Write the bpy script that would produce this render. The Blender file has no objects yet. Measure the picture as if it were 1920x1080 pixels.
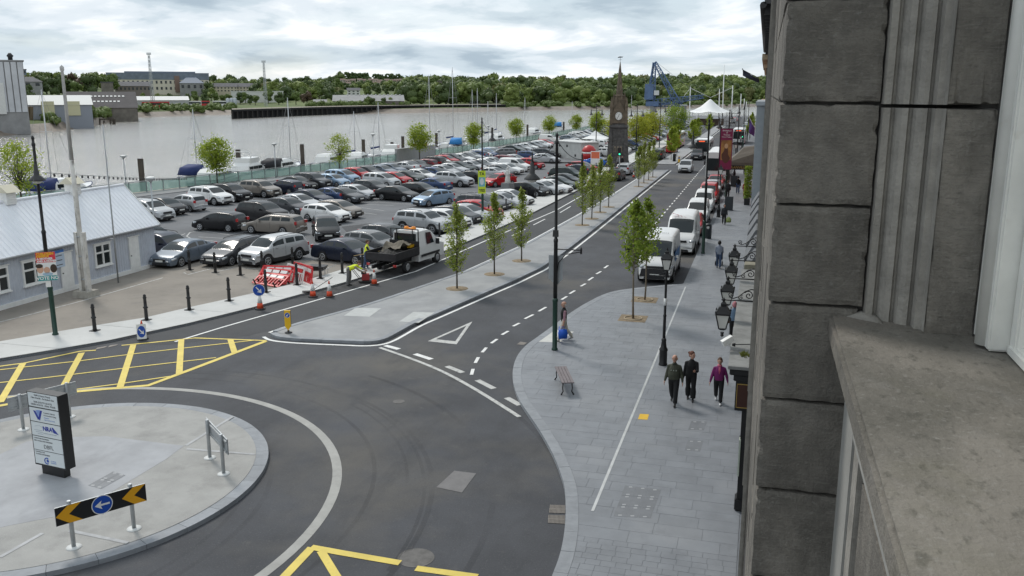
import bpy, bmesh, math, random
from mathutils import Vector, Matrix
R = math.radians
sc = bpy.context.scene
COL = sc.collection
# ------------------------------------------------------------------ camera
CAM_H, FPX, VPX, VPY = 10.3, 1650.0, 1437.0, 174.0      # eye height; focal length and street vanishing point on a 1920 x 1080 frame
PITCH = math.atan((540 - VPY) / FPX)
YAW = math.atan((VPX - 960) * math.cos(PITCH) / FPX)
cd = bpy.data.cameras.new('camera'); cam = bpy.data.objects.new('camera', cd); COL.objects.link(cam)
cd.sensor_width = 36; cd.lens = 36 * FPX / 1920; cd.clip_start = .05; cd.clip_end = 12000
cam.location = (0, 0, CAM_H); cam.rotation_euler = (math.pi / 2 - PITCH, 0, YAW)
sc.camera = cam
# ------------------------------------------------------------------ sky, sun, exposure
SUN_EL, SUN_AZ = R(48), R(-50)                          # azimuth from +Y (down the street), negative = over the river
w = bpy.data.worlds.new('World'); sc.world = w; w.use_nodes = True
nt = w.node_tree; N = nt.nodes; L = nt.links; N.clear()
out = N.new('ShaderNodeOutputWorld'); mix = N.new('ShaderNodeMixShader')
sky = N.new('ShaderNodeTexSky'); sky.sky_type = 'NISHITA'; sky.sun_disc = False
sky.sun_elevation = SUN_EL; sky.sun_rotation = SUN_AZ
b1 = N.new('ShaderNodeBackground'); b1.inputs[1].default_value = .11; L.new(sky.outputs[0], b1.inputs[0])
b2 = N.new('ShaderNodeBackground'); b2.inputs[1].default_value = 1.0
tc = N.new('ShaderNodeTexCoord'); sep = N.new('ShaderNodeSeparateXYZ'); L.new(tc.outputs['Generated'], sep.inputs[0])
def wm(op, a, b=None):
    n = N.new('ShaderNodeMath'); n.operation = op
    for i, v in enumerate((a, b)):
        if v is None: continue
        if isinstance(v, (int, float)): n.inputs[i].default_value = v
        else: L.new(v, n.inputs[i])
    return n.outputs[0]
zz = wm('ADD', wm('MAXIMUM', sep.outputs[2], 0.0), .17)  # a cloud deck seen in perspective
cmb = N.new('ShaderNodeCombineXYZ')
L.new(wm('DIVIDE', sep.outputs[0], zz), cmb.inputs[0]); L.new(wm('DIVIDE', sep.outputs[1], zz), cmb.inputs[1])
def wnoise(scale, det, rough, off):
    mp = N.new('ShaderNodeMapping'); mp.inputs['Location'].default_value = off; mp.inputs['Rotation'].default_value = (0, 0, R(25))
    mp.inputs['Scale'].default_value = (1, 1.0, 1)
    L.new(cmb.outputs[0], mp.inputs[0])
    n = N.new('ShaderNodeTexNoise'); n.inputs['Scale'].default_value = scale; n.inputs['Detail'].default_value = det
    n.inputs['Roughness'].default_value = rough; n.inputs['Distortion'].default_value = .3
    L.new(mp.outputs[0], n.inputs[0]); return n.outputs[0]
def wramp(src, stops):
    r = N.new('ShaderNodeValToRGB'); e = r.color_ramp.elements
    while len(e) < len(stops): e.new(.5)
    for el, (p, c) in zip(e, stops): el.position = p; el.color = (*c, 1)
    r.color_ramp.interpolation = 'EASE'; L.new(src, r.inputs[0]); return r.outputs[0]
n1 = wnoise(1.6, 8, .54, (3.1, 1.7, 0)); n2 = wnoise(.5, 4, .5, (7.3, -2.2, 4))
L.new(wramp(n1, [(.32, (.35, .43, .50)), (.44, (.50, .58, .64)), (.52, (.63, .69, .74)), (.61, (.79, .82, .84)), (.74, (.92, .93, .93))]), b2.inputs[0])
cov = wramp(n2, [(.30, (.72, .72, .72)), (.50, (1, 1, 1))])
L.new(cov, mix.inputs[0]); L.new(b1.outputs[0], mix.inputs[1]); L.new(b2.outputs[0], mix.inputs[2]); L.new(mix.outputs[0], out.inputs[0])
sd = bpy.data.lights.new('sun', 'SUN'); sd.energy = 1.5; sd.angle = R(12); sd.color = (1, .95, .88)
sun = bpy.data.objects.new('sun', sd); COL.objects.link(sun)
sdir = Vector((math.sin(SUN_AZ) * math.cos(SUN_EL), math.cos(SUN_AZ) * math.cos(SUN_EL), math.sin(SUN_EL)))
sun.rotation_euler = sdir.to_track_quat('Z', 'Y').to_euler(); sun.location = (0, 0, 60)
vs = sc.view_settings; vs.view_transform = 'Standard'; vs.look = 'None'; vs.exposure = .36; vs.gamma = 1
sc.cycles.max_bounces = 6; sc.cycles.transparent_max_bounces = 12
# ------------------------------------------------------------------ surveying helpers (ground point under a photo position)
_f = Vector((-math.sin(YAW) * math.cos(PITCH), math.cos(YAW) * math.cos(PITCH), -math.sin(PITCH)))
_r = Vector((math.cos(YAW), math.sin(YAW), 0)); _u = _r.cross(_f)
def ray(x, y): return _f * FPX + _r * (x - 960) - _u * (y - 540)
def G(x, y, z=0.0):
    d = ray(x, y); t = (z - CAM_H) / d.z
    return Vector((d.x * t, d.y * t, z))
def AX(x, y, X):
    d = ray(x, y); t = X / d.x; return Vector((X, d.y * t, CAM_H + d.z * t))
def AY(x, y, Y):
    d = ray(x, y); t = Y / d.y; return Vector((d.x * t, Y, CAM_H + d.z * t))
# ------------------------------------------------------------------ mesh helpers
class MB:
    def __init__(s): s.v = []; s.f = []; s.m = []; s.s = []
    def add(s, vs, fs, m=0, sm=False):
        o = len(s.v); s.v += [tuple(v) for v in vs]
        for f in fs: s.f.append([i + o for i in f]); s.m.append(m); s.s.append(sm)
        return s
    def box(s, c, d, rz=0, m=0, rx=0, ry=0, top=1.0):
        M_ = Matrix.Translation(c) @ Matrix.Rotation(rz, 4, 'Z') @ Matrix.Rotation(ry, 4, 'Y') @ Matrix.Rotation(rx, 4, 'X')
        vs = []
        for z in (-.5, .5):
            k = top if z > 0 else 1
            for x, y in ((-.5, -.5), (.5, -.5), (.5, .5), (-.5, .5)): vs.append(M_ @ Vector((x * d[0] * k, y * d[1] * k, z * d[2])))
        return s.add(vs, [(3, 2, 1, 0), (4, 5, 6, 7), (0, 1, 5, 4), (1, 2, 6, 5), (2, 3, 7, 6), (3, 0, 4, 7)], m)
    def bar(s, p, q, w, h, m=0):
        p = Vector(p); q = Vector(q); d = q - p; l = d.length
        if l < 1e-6: return s
        d /= l; sd_ = d.cross(Vector((0, 0, 1)))
        if sd_.length < 1e-3: sd_ = Vector((1, 0, 0))
        sd_.normalize(); up_ = sd_.cross(d)
        vs = [b + sd_ * x * w / 2 + up_ * z * h / 2 for b in (p, q) for x, z in ((-1, -1), (1, -1), (1, 1), (-1, 1))]
        return s.add(vs, [(0, 1, 2, 3), (7, 6, 5, 4), (0, 4, 5, 1), (1, 5, 6, 2), (2, 6, 7, 3), (3, 7, 4, 0)], m)
    def tube(s, pts, r, n=8, m=0, sm=True, cap=True):
        pts = [Vector(p) for p in pts]; k = len(pts)
        if not isinstance(r, (list, tuple)): r = [r] * k
        vs = []; ref = None
        for i, p in enumerate(pts):
            t = (pts[min(i + 1, k - 1)] - pts[max(i - 1, 0)])
            if t.length < 1e-9: t = Vector((0, 0, 1))
            t.normalize()
            if ref is None:
                ref = t.cross(Vector((0, 0, 1)))
                if ref.length < .05: ref = t.cross(Vector((0, 1, 0)))
            a = (ref - t * ref.dot(t)).normalized(); ref = a; b = t.cross(a)
            for j in range(n):
                an = 2 * math.pi * j / n; vs.append(p + (a * math.cos(an) + b * math.sin(an)) * r[i])
        fs = [(i * n + j, i * n + (j + 1) % n, (i + 1) * n + (j + 1) % n, (i + 1) * n + j) for i in range(k - 1) for j in range(n)]
        s.add(vs, fs, m, sm)
        if cap:
            o = len(s.v) - len(vs)
            s.f.append([o + j for j in range(n)][::-1]); s.m.append(m); s.s.append(False)
            s.f.append([o + (k - 1) * n + j for j in range(n)]); s.m.append(m); s.s.append(False)
        return s
    def lathe(s, prof, n=16, m=0, c=(0, 0, 0), sm=True, axis='z'):
        vs = []
        for r_, z in prof:
            for j in range(n):
                a = 2 * math.pi * j / n; x, y = r_ * math.cos(a), r_ * math.sin(a)
                vs.append((c[0] + x, c[1] + y, c[2] + z) if axis == 'z' else ((c[0] + x, c[1] + z, c[2] + y) if axis == 'y' else (c[0] + z, c[1] + x, c[2] + y)))
        k = len(prof)
        fs = [(i * n + j, i * n + (j + 1) % n, (i + 1) * n + (j + 1) % n, (i + 1) * n + j) for i in range(k - 1) for j in range(n)]
        if axis == 'y': fs = [f[::-1] for f in fs]
        s.add(vs, fs, m, sm)
        o = len(s.v) - len(vs)
        a_ = [o + j for j in range(n)][::-1]; b_ = [o + (k - 1) * n + j for j in range(n)]
        if axis == 'y': a_ = a_[::-1]; b_ = b_[::-1]
        if prof[0][0] > 1e-4: s.f.append(a_); s.m.append(m); s.s.append(False)
        if prof[-1][0] > 1e-4: s.f.append(b_); s.m.append(m); s.s.append(False)
        return s
    def prism(s, poly, z0, z1, m=0, sides=True, bottom=False):
        n = len(poly)
        ar = sum(poly[i][0] * poly[(i + 1) % n][1] - poly[(i + 1) % n][0] * poly[i][1] for i in range(n))
        if ar < 0: poly = poly[::-1]
        vs = [(p[0], p[1], z1) for p in poly] + ([(p[0], p[1], z0) for p in poly] if sides or bottom else [])
        fs = [tuple(range(n))]
        if sides: fs += [(n + i, n + (i + 1) % n, (i + 1) % n, i) for i in range(n)]
        if bottom: fs += [tuple(range(2 * n - 1, n - 1, -1))]
        return s.add(vs, fs, m)
    def strip(s, pts, w_, z, m=0):
        """flat band of width w_ along a ground polyline"""
        pts = [Vector((p[0], p[1], 0)) for p in pts]; k = len(pts); vs = []
        for i, p in enumerate(pts):
            t = pts[min(i + 1, k - 1)] - pts[max(i - 1, 0)]; t.normalize(); nn = Vector((-t.y, t.x, 0))
            vs += [(p.x + nn.x * w_ / 2, p.y + nn.y * w_ / 2, z), (p.x - nn.x * w_ / 2, p.y - nn.y * w_ / 2, z)]
        return s.add(vs, [(2 * i, 2 * i + 1, 2 * i + 3, 2 * i + 2) for i in range(k - 1)], m)
    def loft(s, rings, m=0, sm=True, caps=True):
        n = len(rings[0]); vs = [p for r_ in rings for p in r_]
        fs = [(i * n + j, i * n + (j + 1) % n, (i + 1) * n + (j + 1) % n, (i + 1) * n + j) for i in range(len(rings) - 1) for j in range(n)]
        if caps: fs += [tuple(range(n))[::-1], tuple(range((len(rings) - 1) * n, len(rings) * n))]
        return s.add(vs, fs, m, sm)
    def mesh(s, name, mats=()):
        me = bpy.data.meshes.new(name); me.from_pydata(s.v, [], s.f)
        for m in mats: me.materials.append(m)
        me.polygons.foreach_set('material_index', s.m); me.polygons.foreach_set('use_smooth', s.s); me.update()
        return me
    def build(s, name, mats, parent=None, loc=(0, 0, 0), rz=0.0):
        if not isinstance(mats, (list, tuple)): mats = [mats]
        return obj(name, s.mesh(name, mats), parent, loc, rz)
def obj(name, me, parent=None, loc=(0, 0, 0), rz=0.0):
    o = bpy.data.objects.new(name, me); COL.objects.link(o); o.parent = parent; o.location = loc; o.rotation_euler = (0, 0, rz); return o
def tag(o, label=None, cat=None, group=None, kind=None):
    for k, v in (('label', label), ('category', cat), ('group', group), ('kind', kind)):
        if v: o[k] = v
    return o
def struct(o): o['kind'] = 'structure'; return o
def thing(name, label, cat, loc=(0, 0, 0), rz=0.0, group=None):
    return tag(obj(name, None, None, loc, rz), label, cat, group)
KIDS = {}
def kids(o): return [c for c in o.children]
def copy_tree(o, label=None, loc=None, rz=None, parent=None, tree=None):
    """a copy of a thing with copies of its parts and sub-parts; tree = cached (object, [(child, [grandchildren])])"""
    c = o.copy(); COL.objects.link(c); c.parent = parent
    if label: c['label'] = label
    if loc is not None: c.location = loc
    if rz is not None: c.rotation_euler = (0, 0, rz)
    for ch, gs in tree:
        d = ch.copy(); COL.objects.link(d); d.parent = c
        for g in gs:
            e = g.copy(); COL.objects.link(e); e.parent = d
    return c
def tree_of(o): return [(c, list(c.children)) for c in o.children]
# ------------------------------------------------------------------ materials
MATS = {}
def mat(name, col, rough=.6, metal=0.0, var=0.0, scale=3.0, bump=0.0, bscale=30.0, coat=0.0, coord='Object', col2=None, rand=0.0, trans=0.0, stretch=(1, 1, 1), det=6, emit=0.0, spec=.5, lo=.35, hi=.65, isl=0.0, layers=()):
    if name in MATS: return MATS[name]
    m = bpy.data.materials.new(name); MATS[name] = m; m.use_nodes = True
    t = m.node_tree; b = t.nodes['Principled BSDF']; ln = t.links
    b.inputs['Roughness'].default_value = rough; b.inputs['Metallic'].default_value = metal
    b.inputs['Coat Weight'].default_value = coat; b.inputs['Coat Roughness'].default_value = .08; b.inputs['Specular IOR Level'].default_value = spec
    b.inputs['Base Color'].default_value = (*col, 1)
    m.diffuse_color = (*col, 1)
    if emit: b.inputs['Emission Color'].default_value = (*col, 1); b.inputs['Emission Strength'].default_value = emit
    cur = None
    if coord == 'World': src = t.nodes.new('ShaderNodeNewGeometry').outputs['Position']
    else: src = t.nodes.new('ShaderNodeTexCoord').outputs[coord]
    def noise(sc_, d_, st=(1, 1, 1)):
        mp = t.nodes.new('ShaderNodeMapping'); mp.inputs['Scale'].default_value = st; ln.new(src, mp.inputs[0])
        n = t.nodes.new('ShaderNodeTexNoise'); n.inputs['Scale'].default_value = sc_; n.inputs['Detail'].default_value = d_; n.inputs['Roughness'].default_value = .62
        ln.new(mp.outputs[0], n.inputs[0]); return n.outputs[0]
    def rmp(fac, a, c_, lo_, hi_):
        r_ = t.nodes.new('ShaderNodeValToRGB'); e = r_.color_ramp.elements
        e[0].position = lo_; e[1].position = hi_; e[0].color = (*a, 1); e[1].color = (*c_, 1); ln.new(fac, r_.inputs[0]); return r_.outputs[0]
    if var or col2:
        c2 = col2 or tuple(min(1, c * (1 + var)) for c in col); c1 = col if col2 else tuple(c * (1 - var) for c in col)
        cur = rmp(noise(scale, det, stretch), c1, c2, lo, hi)
    for (lcol, lsc, llo, lhi, lamt, lst) in layers:          # stains: colour, noise scale, ramp, strength, stretch
        f = rmp(noise(lsc, 5, lst), (0, 0, 0), (lamt,) * 3, llo, lhi)
        mx = t.nodes.new('ShaderNodeMix'); mx.data_type = 'RGBA'
        ln.new(f, mx.inputs[0])
        if cur is None: mx.inputs[6].default_value = (*col, 1)
        else: ln.new(cur, mx.inputs[6])
        mx.inputs[7].default_value = (*lcol, 1); cur = mx.outputs[2]
    if rand or isl:
        fac = t.nodes.new('ShaderNodeObjectInfo').outputs['Random'] if rand else t.nodes.new('ShaderNodeNewGeometry').outputs['Random Per Island']
        k = rand or isl
        r_ = rmp(fac, (1 - k,) * 3, (1 + k,) * 3, 0, 1)
        mx = t.nodes.new('ShaderNodeMix'); mx.data_type = 'RGBA'; mx.blend_type = 'MULTIPLY'; mx.inputs[0].default_value = 1
        if cur is None: mx.inputs[6].default_value = (*col, 1)
        else: ln.new(cur, mx.inputs[6])
        ln.new(r_, mx.inputs[7]); cur = mx.outputs[2]
    if cur is not None: ln.new(cur, b.inputs['Base Color'])
    if bump:
        bp = t.nodes.new('ShaderNodeBump'); bp.inputs['Strength'].default_value = bump; bp.inputs['Distance'].default_value = .02
        ln.new(noise(bscale, 4), bp.inputs['Height']); ln.new(bp.outputs[0], b.inputs['Normal'])
    if trans:
        tr = t.nodes.new('ShaderNodeBsdfTranslucent'); ms = t.nodes.new('ShaderNodeMixShader'); ms.inputs[0].default_value = trans
        if cur is not None: ln.new(cur, tr.inputs[0])
        else: tr.inputs[0].default_value = (*col, 1)
        o_ = t.nodes['Material Output']; ln.new(b.outputs[0], ms.inputs[1]); ln.new(tr.outputs[0], ms.inputs[2]); ln.new(ms.outputs[0], o_.inputs[0])
    return m
def glass(name, col, alpha, rough=.05):
    if name in MATS: return MATS[name]
    m = mat(name, col, rough); t = m.node_tree; b = t.nodes['Principled BSDF']
    tr = t.nodes.new('ShaderNodeBsdfTransparent'); tr.inputs[0].default_value = (.85, .93, .9, 1); ms = t.nodes.new('ShaderNodeMixShader'); ms.inputs[0].default_value = alpha
    t.links.new(tr.outputs[0], ms.inputs[1]); t.links.new(b.outputs[0], ms.inputs[2]); t.links.new(ms.outputs[0], t.nodes['Material Output'].inputs[0]); return m
def text(s, size, m, parent, loc, rot=(0, 0, 0), align='CENTER', name='lettering', bold=0.0, sx=1.0, ext=.002):
    cu = bpy.data.curves.new('t', 'FONT'); cu.body = s; cu.size = size; cu.align_x = align; cu.align_y = 'CENTER'; cu.extrude = ext; cu.offset = bold; cu.resolution_u = 2
    o = bpy.data.objects.new('t', cu); me = bpy.data.meshes.new_from_object(o); bpy.data.objects.remove(o); bpy.data.curves.remove(cu)
    me.materials.clear(); me.materials.append(m)
    o = obj(name, me, parent, loc); o.rotation_euler = rot; o.scale = (sx, 1, 1); return o
_tmp = bpy.data.scenes.new('workbench')
def evaluated(me, mods):
    """mesh after modifiers, evaluated in a scratch scene"""
    o = bpy.data.objects.new('tmp', me); _tmp.collection.objects.link(o)
    for ty, kw in mods:
        md = o.modifiers.new(ty, ty)
        for k, v in kw.items(): setattr(md, k, v)
    vl = _tmp.view_layers[0]; vl.update(); dg = vl.depsgraph
    r_ = bpy.data.meshes.new_from_object(o.evaluated_get(dg), depsgraph=dg)
    bpy.data.objects.remove(o); return r_
rnd = random.Random(7)
# ================================================================== SETTING
A_road = mat('asphalt_road', (.057, .060, .068), .85, var=.20, scale=.35, bump=.25, bscale=60, coord='World', layers=[((.112, .104, .092), .12, .50, .68, .85, (1, 1, 1)), ((.034, .036, .040), .9, .52, .75, .6, (1, .3, 1)), ((.115, .113, .108), 3.2, .60, .72, .35, (1, 1, 1)), ((.125, .125, .128), 26, .56, .70, .65, (1, 1, 1)), ((.028, .028, .031), 17, .58, .70, .6, (1, 1, 1))])
A_park = mat('asphalt_car_park', (.138, .143, .152), .88, var=.14, scale=.22, bump=.2, bscale=50, coord='World', layers=[((.085, .088, .094), .5, .54, .70, .6, (1, 1, 1)), ((.19, .188, .18), 14, .60, .72, .4, (1, 1, 1))])
A_new = mat('asphalt_fresh', (.05, .052, .056), .85, var=.12, scale=.5, bump=.25, bscale=60, coord='World', layers=[((.085, .085, .088), 20, .62, .72, .5, (1, 1, 1)), ((.075, .073, .07), .3, .5, .8, .5, (1, .3, 1))])
M_conc = mat('footpath_concrete', (.53, .53, .515), .85, var=.06, scale=.6, bump=.12, bscale=40, coord='World', layers=[((.43, .425, .40), .7, .55, .8, .5, (1, 1, 1)), ((.38, .37, .34), 2.5, .60, .74, .4, (1, 1, 1))])
M_yard = mat('yard_concrete', (.25, .225, .195), .9, var=.16, scale=.45, bump=.2, bscale=25, coord='World', layers=[((.17, .155, .14), .9, .52, .7, .6, (1, 1, 1)), ((.33, .31, .28), 3.5, .6, .75, .45, (1, 1, 1))])
M_median = mat('median_concrete', (.30, .305, .31), .9, var=.10, scale=.7, bump=.25, bscale=50, coord='World', layers=[((.37, .37, .365), .35, .5, .75, .6, (1, 1, 1)), ((.22, .22, .22), 12, .58, .72, .35, (1, 1, 1))])
M_kerb = mat('kerb_granite', (.25, .265, .285), .7, var=.10, scale=4, bump=.1, bscale=60, coord='World', rand=.10)
M_slab = mat('paving_slab', (.20, .213, .232), .55, var=.10, scale=1.3, bump=.08, bscale=50, coord='World', rand=.055, layers=[((.26, .27, .285), .35, .5, .72, .7, (1, 1, 1)), ((.15, .157, .168), 2.2, .56, .75, .45, (1, 1, 1))])
M_slabi = mat('paving_slab_far', (.20, .213, .232), .55, var=.10, scale=1.3, bump=.08, bscale=50, coord='World', isl=.05, layers=[((.26, .27, .285), .35, .5, .72, .7, (1, 1, 1)), ((.15, .157, .168), 2.2, .56, .75, .45, (1, 1, 1))])
M_joint = mat('paving_joint', (.175, .187, .204), .9, coord='World', var=.1)
M_white = mat('road_paint_white', (.74, .74, .72), .6, coord='World', var=.08, scale=3, layers=[((.25, .25, .25), 9, .58, .72, .6, (1, 1, 1))])
M_wornw = mat('road_paint_worn', (.50, .50, .48), .7, coord='World', var=.12, scale=3, layers=[((.16, .16, .16), 5, .52, .70, .75, (1, 1, 1))])
M_yel = mat('road_paint_yellow', (.68, .53, .10), .6, coord='World', var=.1, scale=2, layers=[((.33, .27, .12), 4, .55, .75, .6, (1, 1, 1))])
M_ring = mat('concrete_channel', (.36, .355, .335), .85, coord='World', var=.12, scale=1.5, layers=[((.25, .25, .24), 4, .55, .75, .5, (1, 1, 1))])
M_setts = mat('island_setts', (.34, .348, .365), .75, coord='World', var=.09, scale=1.2, bump=.3, bscale=25, layers=[((.21, .215, .23), .8, .55, .75, .6, (1, .5, 1)), ((.38, .385, .40), 3, .6, .75, .4, (1, 1, 1))])
M_aggr = mat('exposed_aggregate', (.355, .35, .335), .95, coord='World', var=.10, scale=.9, bump=.5, bscale=70, layers=[((.24, .235, .225), 1.2, .52, .72, .6, (1, 1, 1)), ((.46, .455, .44), 40, .55, .68, .6, (1, 1, 1))])
M_black = mat('black_paint', (.012, .012, .013), .45)
M_iron = mat('cast_iron', (.035, .035, .036), .6, var=.2, scale=8)
M_green = mat('dark_green_paint', (.012, .045, .032), .4, var=.15, scale=5)
M_steel = mat('galvanised_steel', (.42, .44, .45), .45, metal=.6, var=.1, scale=6)
M_whitep = mat('white_paint', (.78, .78, .76), .5, var=.05, scale=4)
M_tact = mat('tactile_buff', (.50, .42, .25), .85, coord='World', var=.08, scale=3)
M_sand = mat('tree_pit_sand', (.24, .185, .12), .95, coord='World', var=.25, scale=6, bump=.4, bscale=30)
# near bank: one block with the quay wall as its river side
QUAY = [(-77, -40), (-71.5, 40), (-64.5, 72), (-57.5, 101), (-51.6, 145), (-48.5, 200), (-47.5, 262), (-46, 400)]
def quay_x(y):
    for (x0, y0), (x1, y1) in zip(QUAY, QUAY[1:]):
        if y <= y1: return x0 + (x1 - x0) * (y - y0) / (y1 - y0)
    return QUAY[-1][0]
gp = QUAY + [(-46, 420), (150, 470), (400, 480), (400, -200), (-77, -200)]
struct(MB().prism(gp, -7, -.008).build('ground', A_park))
# the road sheet lies on it
KN = [(-29.6, 22), (-28.4, 26.45), (-27.3, 28.0), (-26.1, 29.8), (-24.6, 33.2), (-23.45, 36.65), (-22.55, 40.2), (-21.75, 43.2), (-20.8, 48), (-19.9, 53.4), (-19.4, 61.8), (-19.0, 73.6), (-18.9, 91), (-18.7, 124), (-18.4, 182), (-18, 400)]
struct(MB().prism([(p[0] - .05, p[1]) for p in KN] + [(0, 400), (0, -60), (-60, -60), (-36, 10)], 0, 0, sides=False).build('road', A_road))
# fresh blacktop of the northern carriageway
sheet = MB().prism([(p[0] - .02, p[1]) for p in KN[3:14]] + [(-12.9, 124), (-13.1, 100), (-14.9, 73.3), (-16.4, 48.4), (-18.2, 40.5), (-19.9, 35), (-21.0, 32.4), (-23.5, 30.2)], 0, .004, sides=False)
struct(sheet.build('road_resurfacing', A_new))
# the north footpath with concrete bays
PB = [(-31.6, 24.5), (-30.36, 28.4), (-28.65, 31.27), (-27.15, 33.46), (-26.45, 35.68), (-25.62, 37.9), (-24.82, 40.16), (-24.18, 42.41), (-23.6, 45.7), (-23.1, 50), (-22.3, 59.2), (-21.9, 70), (-21.5, 84), (-21.4, 99), (-21.6, 124), (-21.4, 182), (-21, 400)]
fp = struct(obj('footpath', MB().prism(KN + PB[::-1], -.02, .10).mesh('footpath', [M_joint])))
def along(poly, y):
    for (x0, y0), (x1, y1) in zip(poly, poly[1:]):
        if y <= y1: return x0 + (x1 - x0) * (y - y0) / (y1 - y0)
    return poly[-1][0]
y = 24.6
while y < 210:
    st = 3.6 if y < 60 else 6
    y2 = y + st - .03
    ys = [y] + [p[1] for p in KN[1:] if y < p[1] < y2] + [y2]; yb = [y] + [p[1] for p in PB if y < p[1] < y2] + [y2]
    MB().prism([(along(KN, a), a) for a in ys] + [(along(PB, a), a) for a in yb[::-1]], .05, .116).build('concrete_bay', M_conc, fp)
    y += st
# the brown concrete yard before the shed
YD = [(-60, 10), (-31.75, 24.2)] + [(p[0] - .01, p[1]) for p in PB[1:10]] + [(-24.2, 49.6), (-29, 48.2), (-35.2, 47.0), (-46, 45)]
struct(MB().prism(YD, 0, .03, sides=True).build('yard', M_yard))
# patch of dug-up asphalt beside the kerb
struct(MB().prism([G(*p)[:2] for p in ((552, 560), (585, 549), (660, 528), (735, 506), (790, 492), (800, 499), (700, 533), (630, 552))], 0, .009, sides=False).build('dug_up_strip', mat('broken_asphalt', (.045, .045, .047), .95, coord='World', var=.4, scale=2.5, bump=1, bscale=9, layers=[((.16, .15, .14), 4, .58, .72, .6, (1, 1, 1))])))
# median island
ML = [(-20.2, 33.0), (-19.98, 34.3), (-19.25, 36.3), (-18.4, 38.8), (-17.95, 40.6), (-16.3, 48.3), (-15.4, 58), (-14.85, 73.3), (-14.5, 90), (-14.4, 121)]
MRt = [(-20.1, 32.6), (-19.6, 32.2), (-18.6, 32.15), (-17.3, 32.3), (-16.3, 32.45), (-15.7, 32.5), (-15.2, 32.7), (-14.95, 33.1), (-14.85, 34.0), (-14.75, 36.0), (-14.45, 37.5), (-13.7, 41.7), (-12.9, 46), (-12.35, 50), (-12.15, 55), (-12.1, 63.4), (-12.1, 121)]
def inset(poly, d):
    n = len(poly); o = []
    ar = sum(poly[i][0] * poly[(i + 1) % n][1] - poly[(i + 1) % n][0] * poly[i][1] for i in range(n)); sg = 1 if ar > 0 else -1
    for i in range(n):
        a, b, c = Vector(poly[i - 1][:2]), Vector(poly[i][:2]), Vector(poly[(i + 1) % n][:2])
        t = ((b - a).normalized() + (c - b).normalized()).normalized(); o.append((b.x - t.y * d * sg, b.y + t.x * d * sg))
    return o
def resample(pts, st, closed=False):
    pts = [Vector(p[:2]) for p in pts]
    if closed: pts = pts + [pts[0]]
    o = [pts[0]]; acc = 0
    for a, b in zip(pts, pts[1:]):
        l = (b - a).length; d = st - acc
        while d <= l: o.append(a + (b - a) * d / l); d += st
        acc = (acc + l) % st if l >= st - acc else acc + l
    if (o[-1] - pts[-1]).length > .1: o.append(pts[-1])
    return o
def smooth(pts, it=2, closed=False):
    pts = [tuple(p[:2]) for p in pts]
    for _ in range(it):
        q = [] if closed else [pts[0]]
        for a, b in (zip(pts, pts[1:] + [pts[0]]) if closed else zip(pts, pts[1:])):
            q += [(a[0] * .75 + b[0] * .25, a[1] * .75 + b[1] * .25), (a[0] * .25 + b[0] * .75, a[1] * .25 + b[1] * .75)]
        pts = q if closed else q + [pts[-1]]
    return pts
def kerb_run(parent, pts, side, wd=.3, z1=.125, st=.92, fine=3):
    """separate kerb stones along a polyline; side = +1 when the stones lie to its left"""
    P = resample(pts, st / fine); i = 0
    while i + 1 < len(P):
        seg = P[i:i + fine + 1]
        if len(seg) < 2: break
        out_, in_ = [], []
        for k, p in enumerate(seg):
            j = i + k; t = (P[min(j + 1, len(P) - 1)] - P[max(j - 1, 0)]).normalized(); n_ = Vector((-t.y, t.x)) * side
            sh = t * (.005 if k == 0 else (-.005 if k == len(seg) - 1 else 0))
            out_.append(p + sh); in_.append(p + n_ * wd + sh)
        MB().prism([tuple(p) for p in out_ + in_[::-1]], -.02, z1 + rnd.uniform(-.003, .003)).build('kerb_stone', M_kerb, parent)
        i += fine
med_pts = smooth(MRt[:12], 2) + MRt[12:]
med_l = smooth(ML[:5], 1) + ML[5:]
md = struct(MB().prism(inset(med_l[::-1] + med_pts, .27), -.02, .118, sides=True).build('median', M_median))
kerb_run(md, med_pts, 1, .28); kerb_run(md, med_l, -1, .24)
for q in (((645, 592), (693, 594), (715, 578), (667, 577)), ((748, 603), (785, 605), (815, 586), (775, 585))):
    MB().prism([G(*p, .12)[:2] for p in q], .1, .124).build('tactile_panel', mat('tactile_grey', (.46, .47, .46), .85, coord='World', var=.08, scale=4), md)
for i, (x, yv) in enumerate([(-15.25, 43.25), (-14.44, 47.44), (-14.01, 51.83), (-13.36, 67.72), (-13.31, 71.49), (-13.36, 75.63), (-13.27, 79.48), (-13.06, 98.19), (-13.04, 102.33), (-12.95, 106.0), (-12.92, 109.91)]):
    MB().lathe([(.62, .10), (.60, .126), (.0, .131)], 14, c=(x, yv, 0)).build('tree_pit', M_sand, md)
# second median beyond the crossing
md2 = struct(MB().prism([(-15.0, 131), (-12.3, 131), (-12.2, 300), (-14.6, 300)], -.02, .12).build('median_far', M_median))
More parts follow.
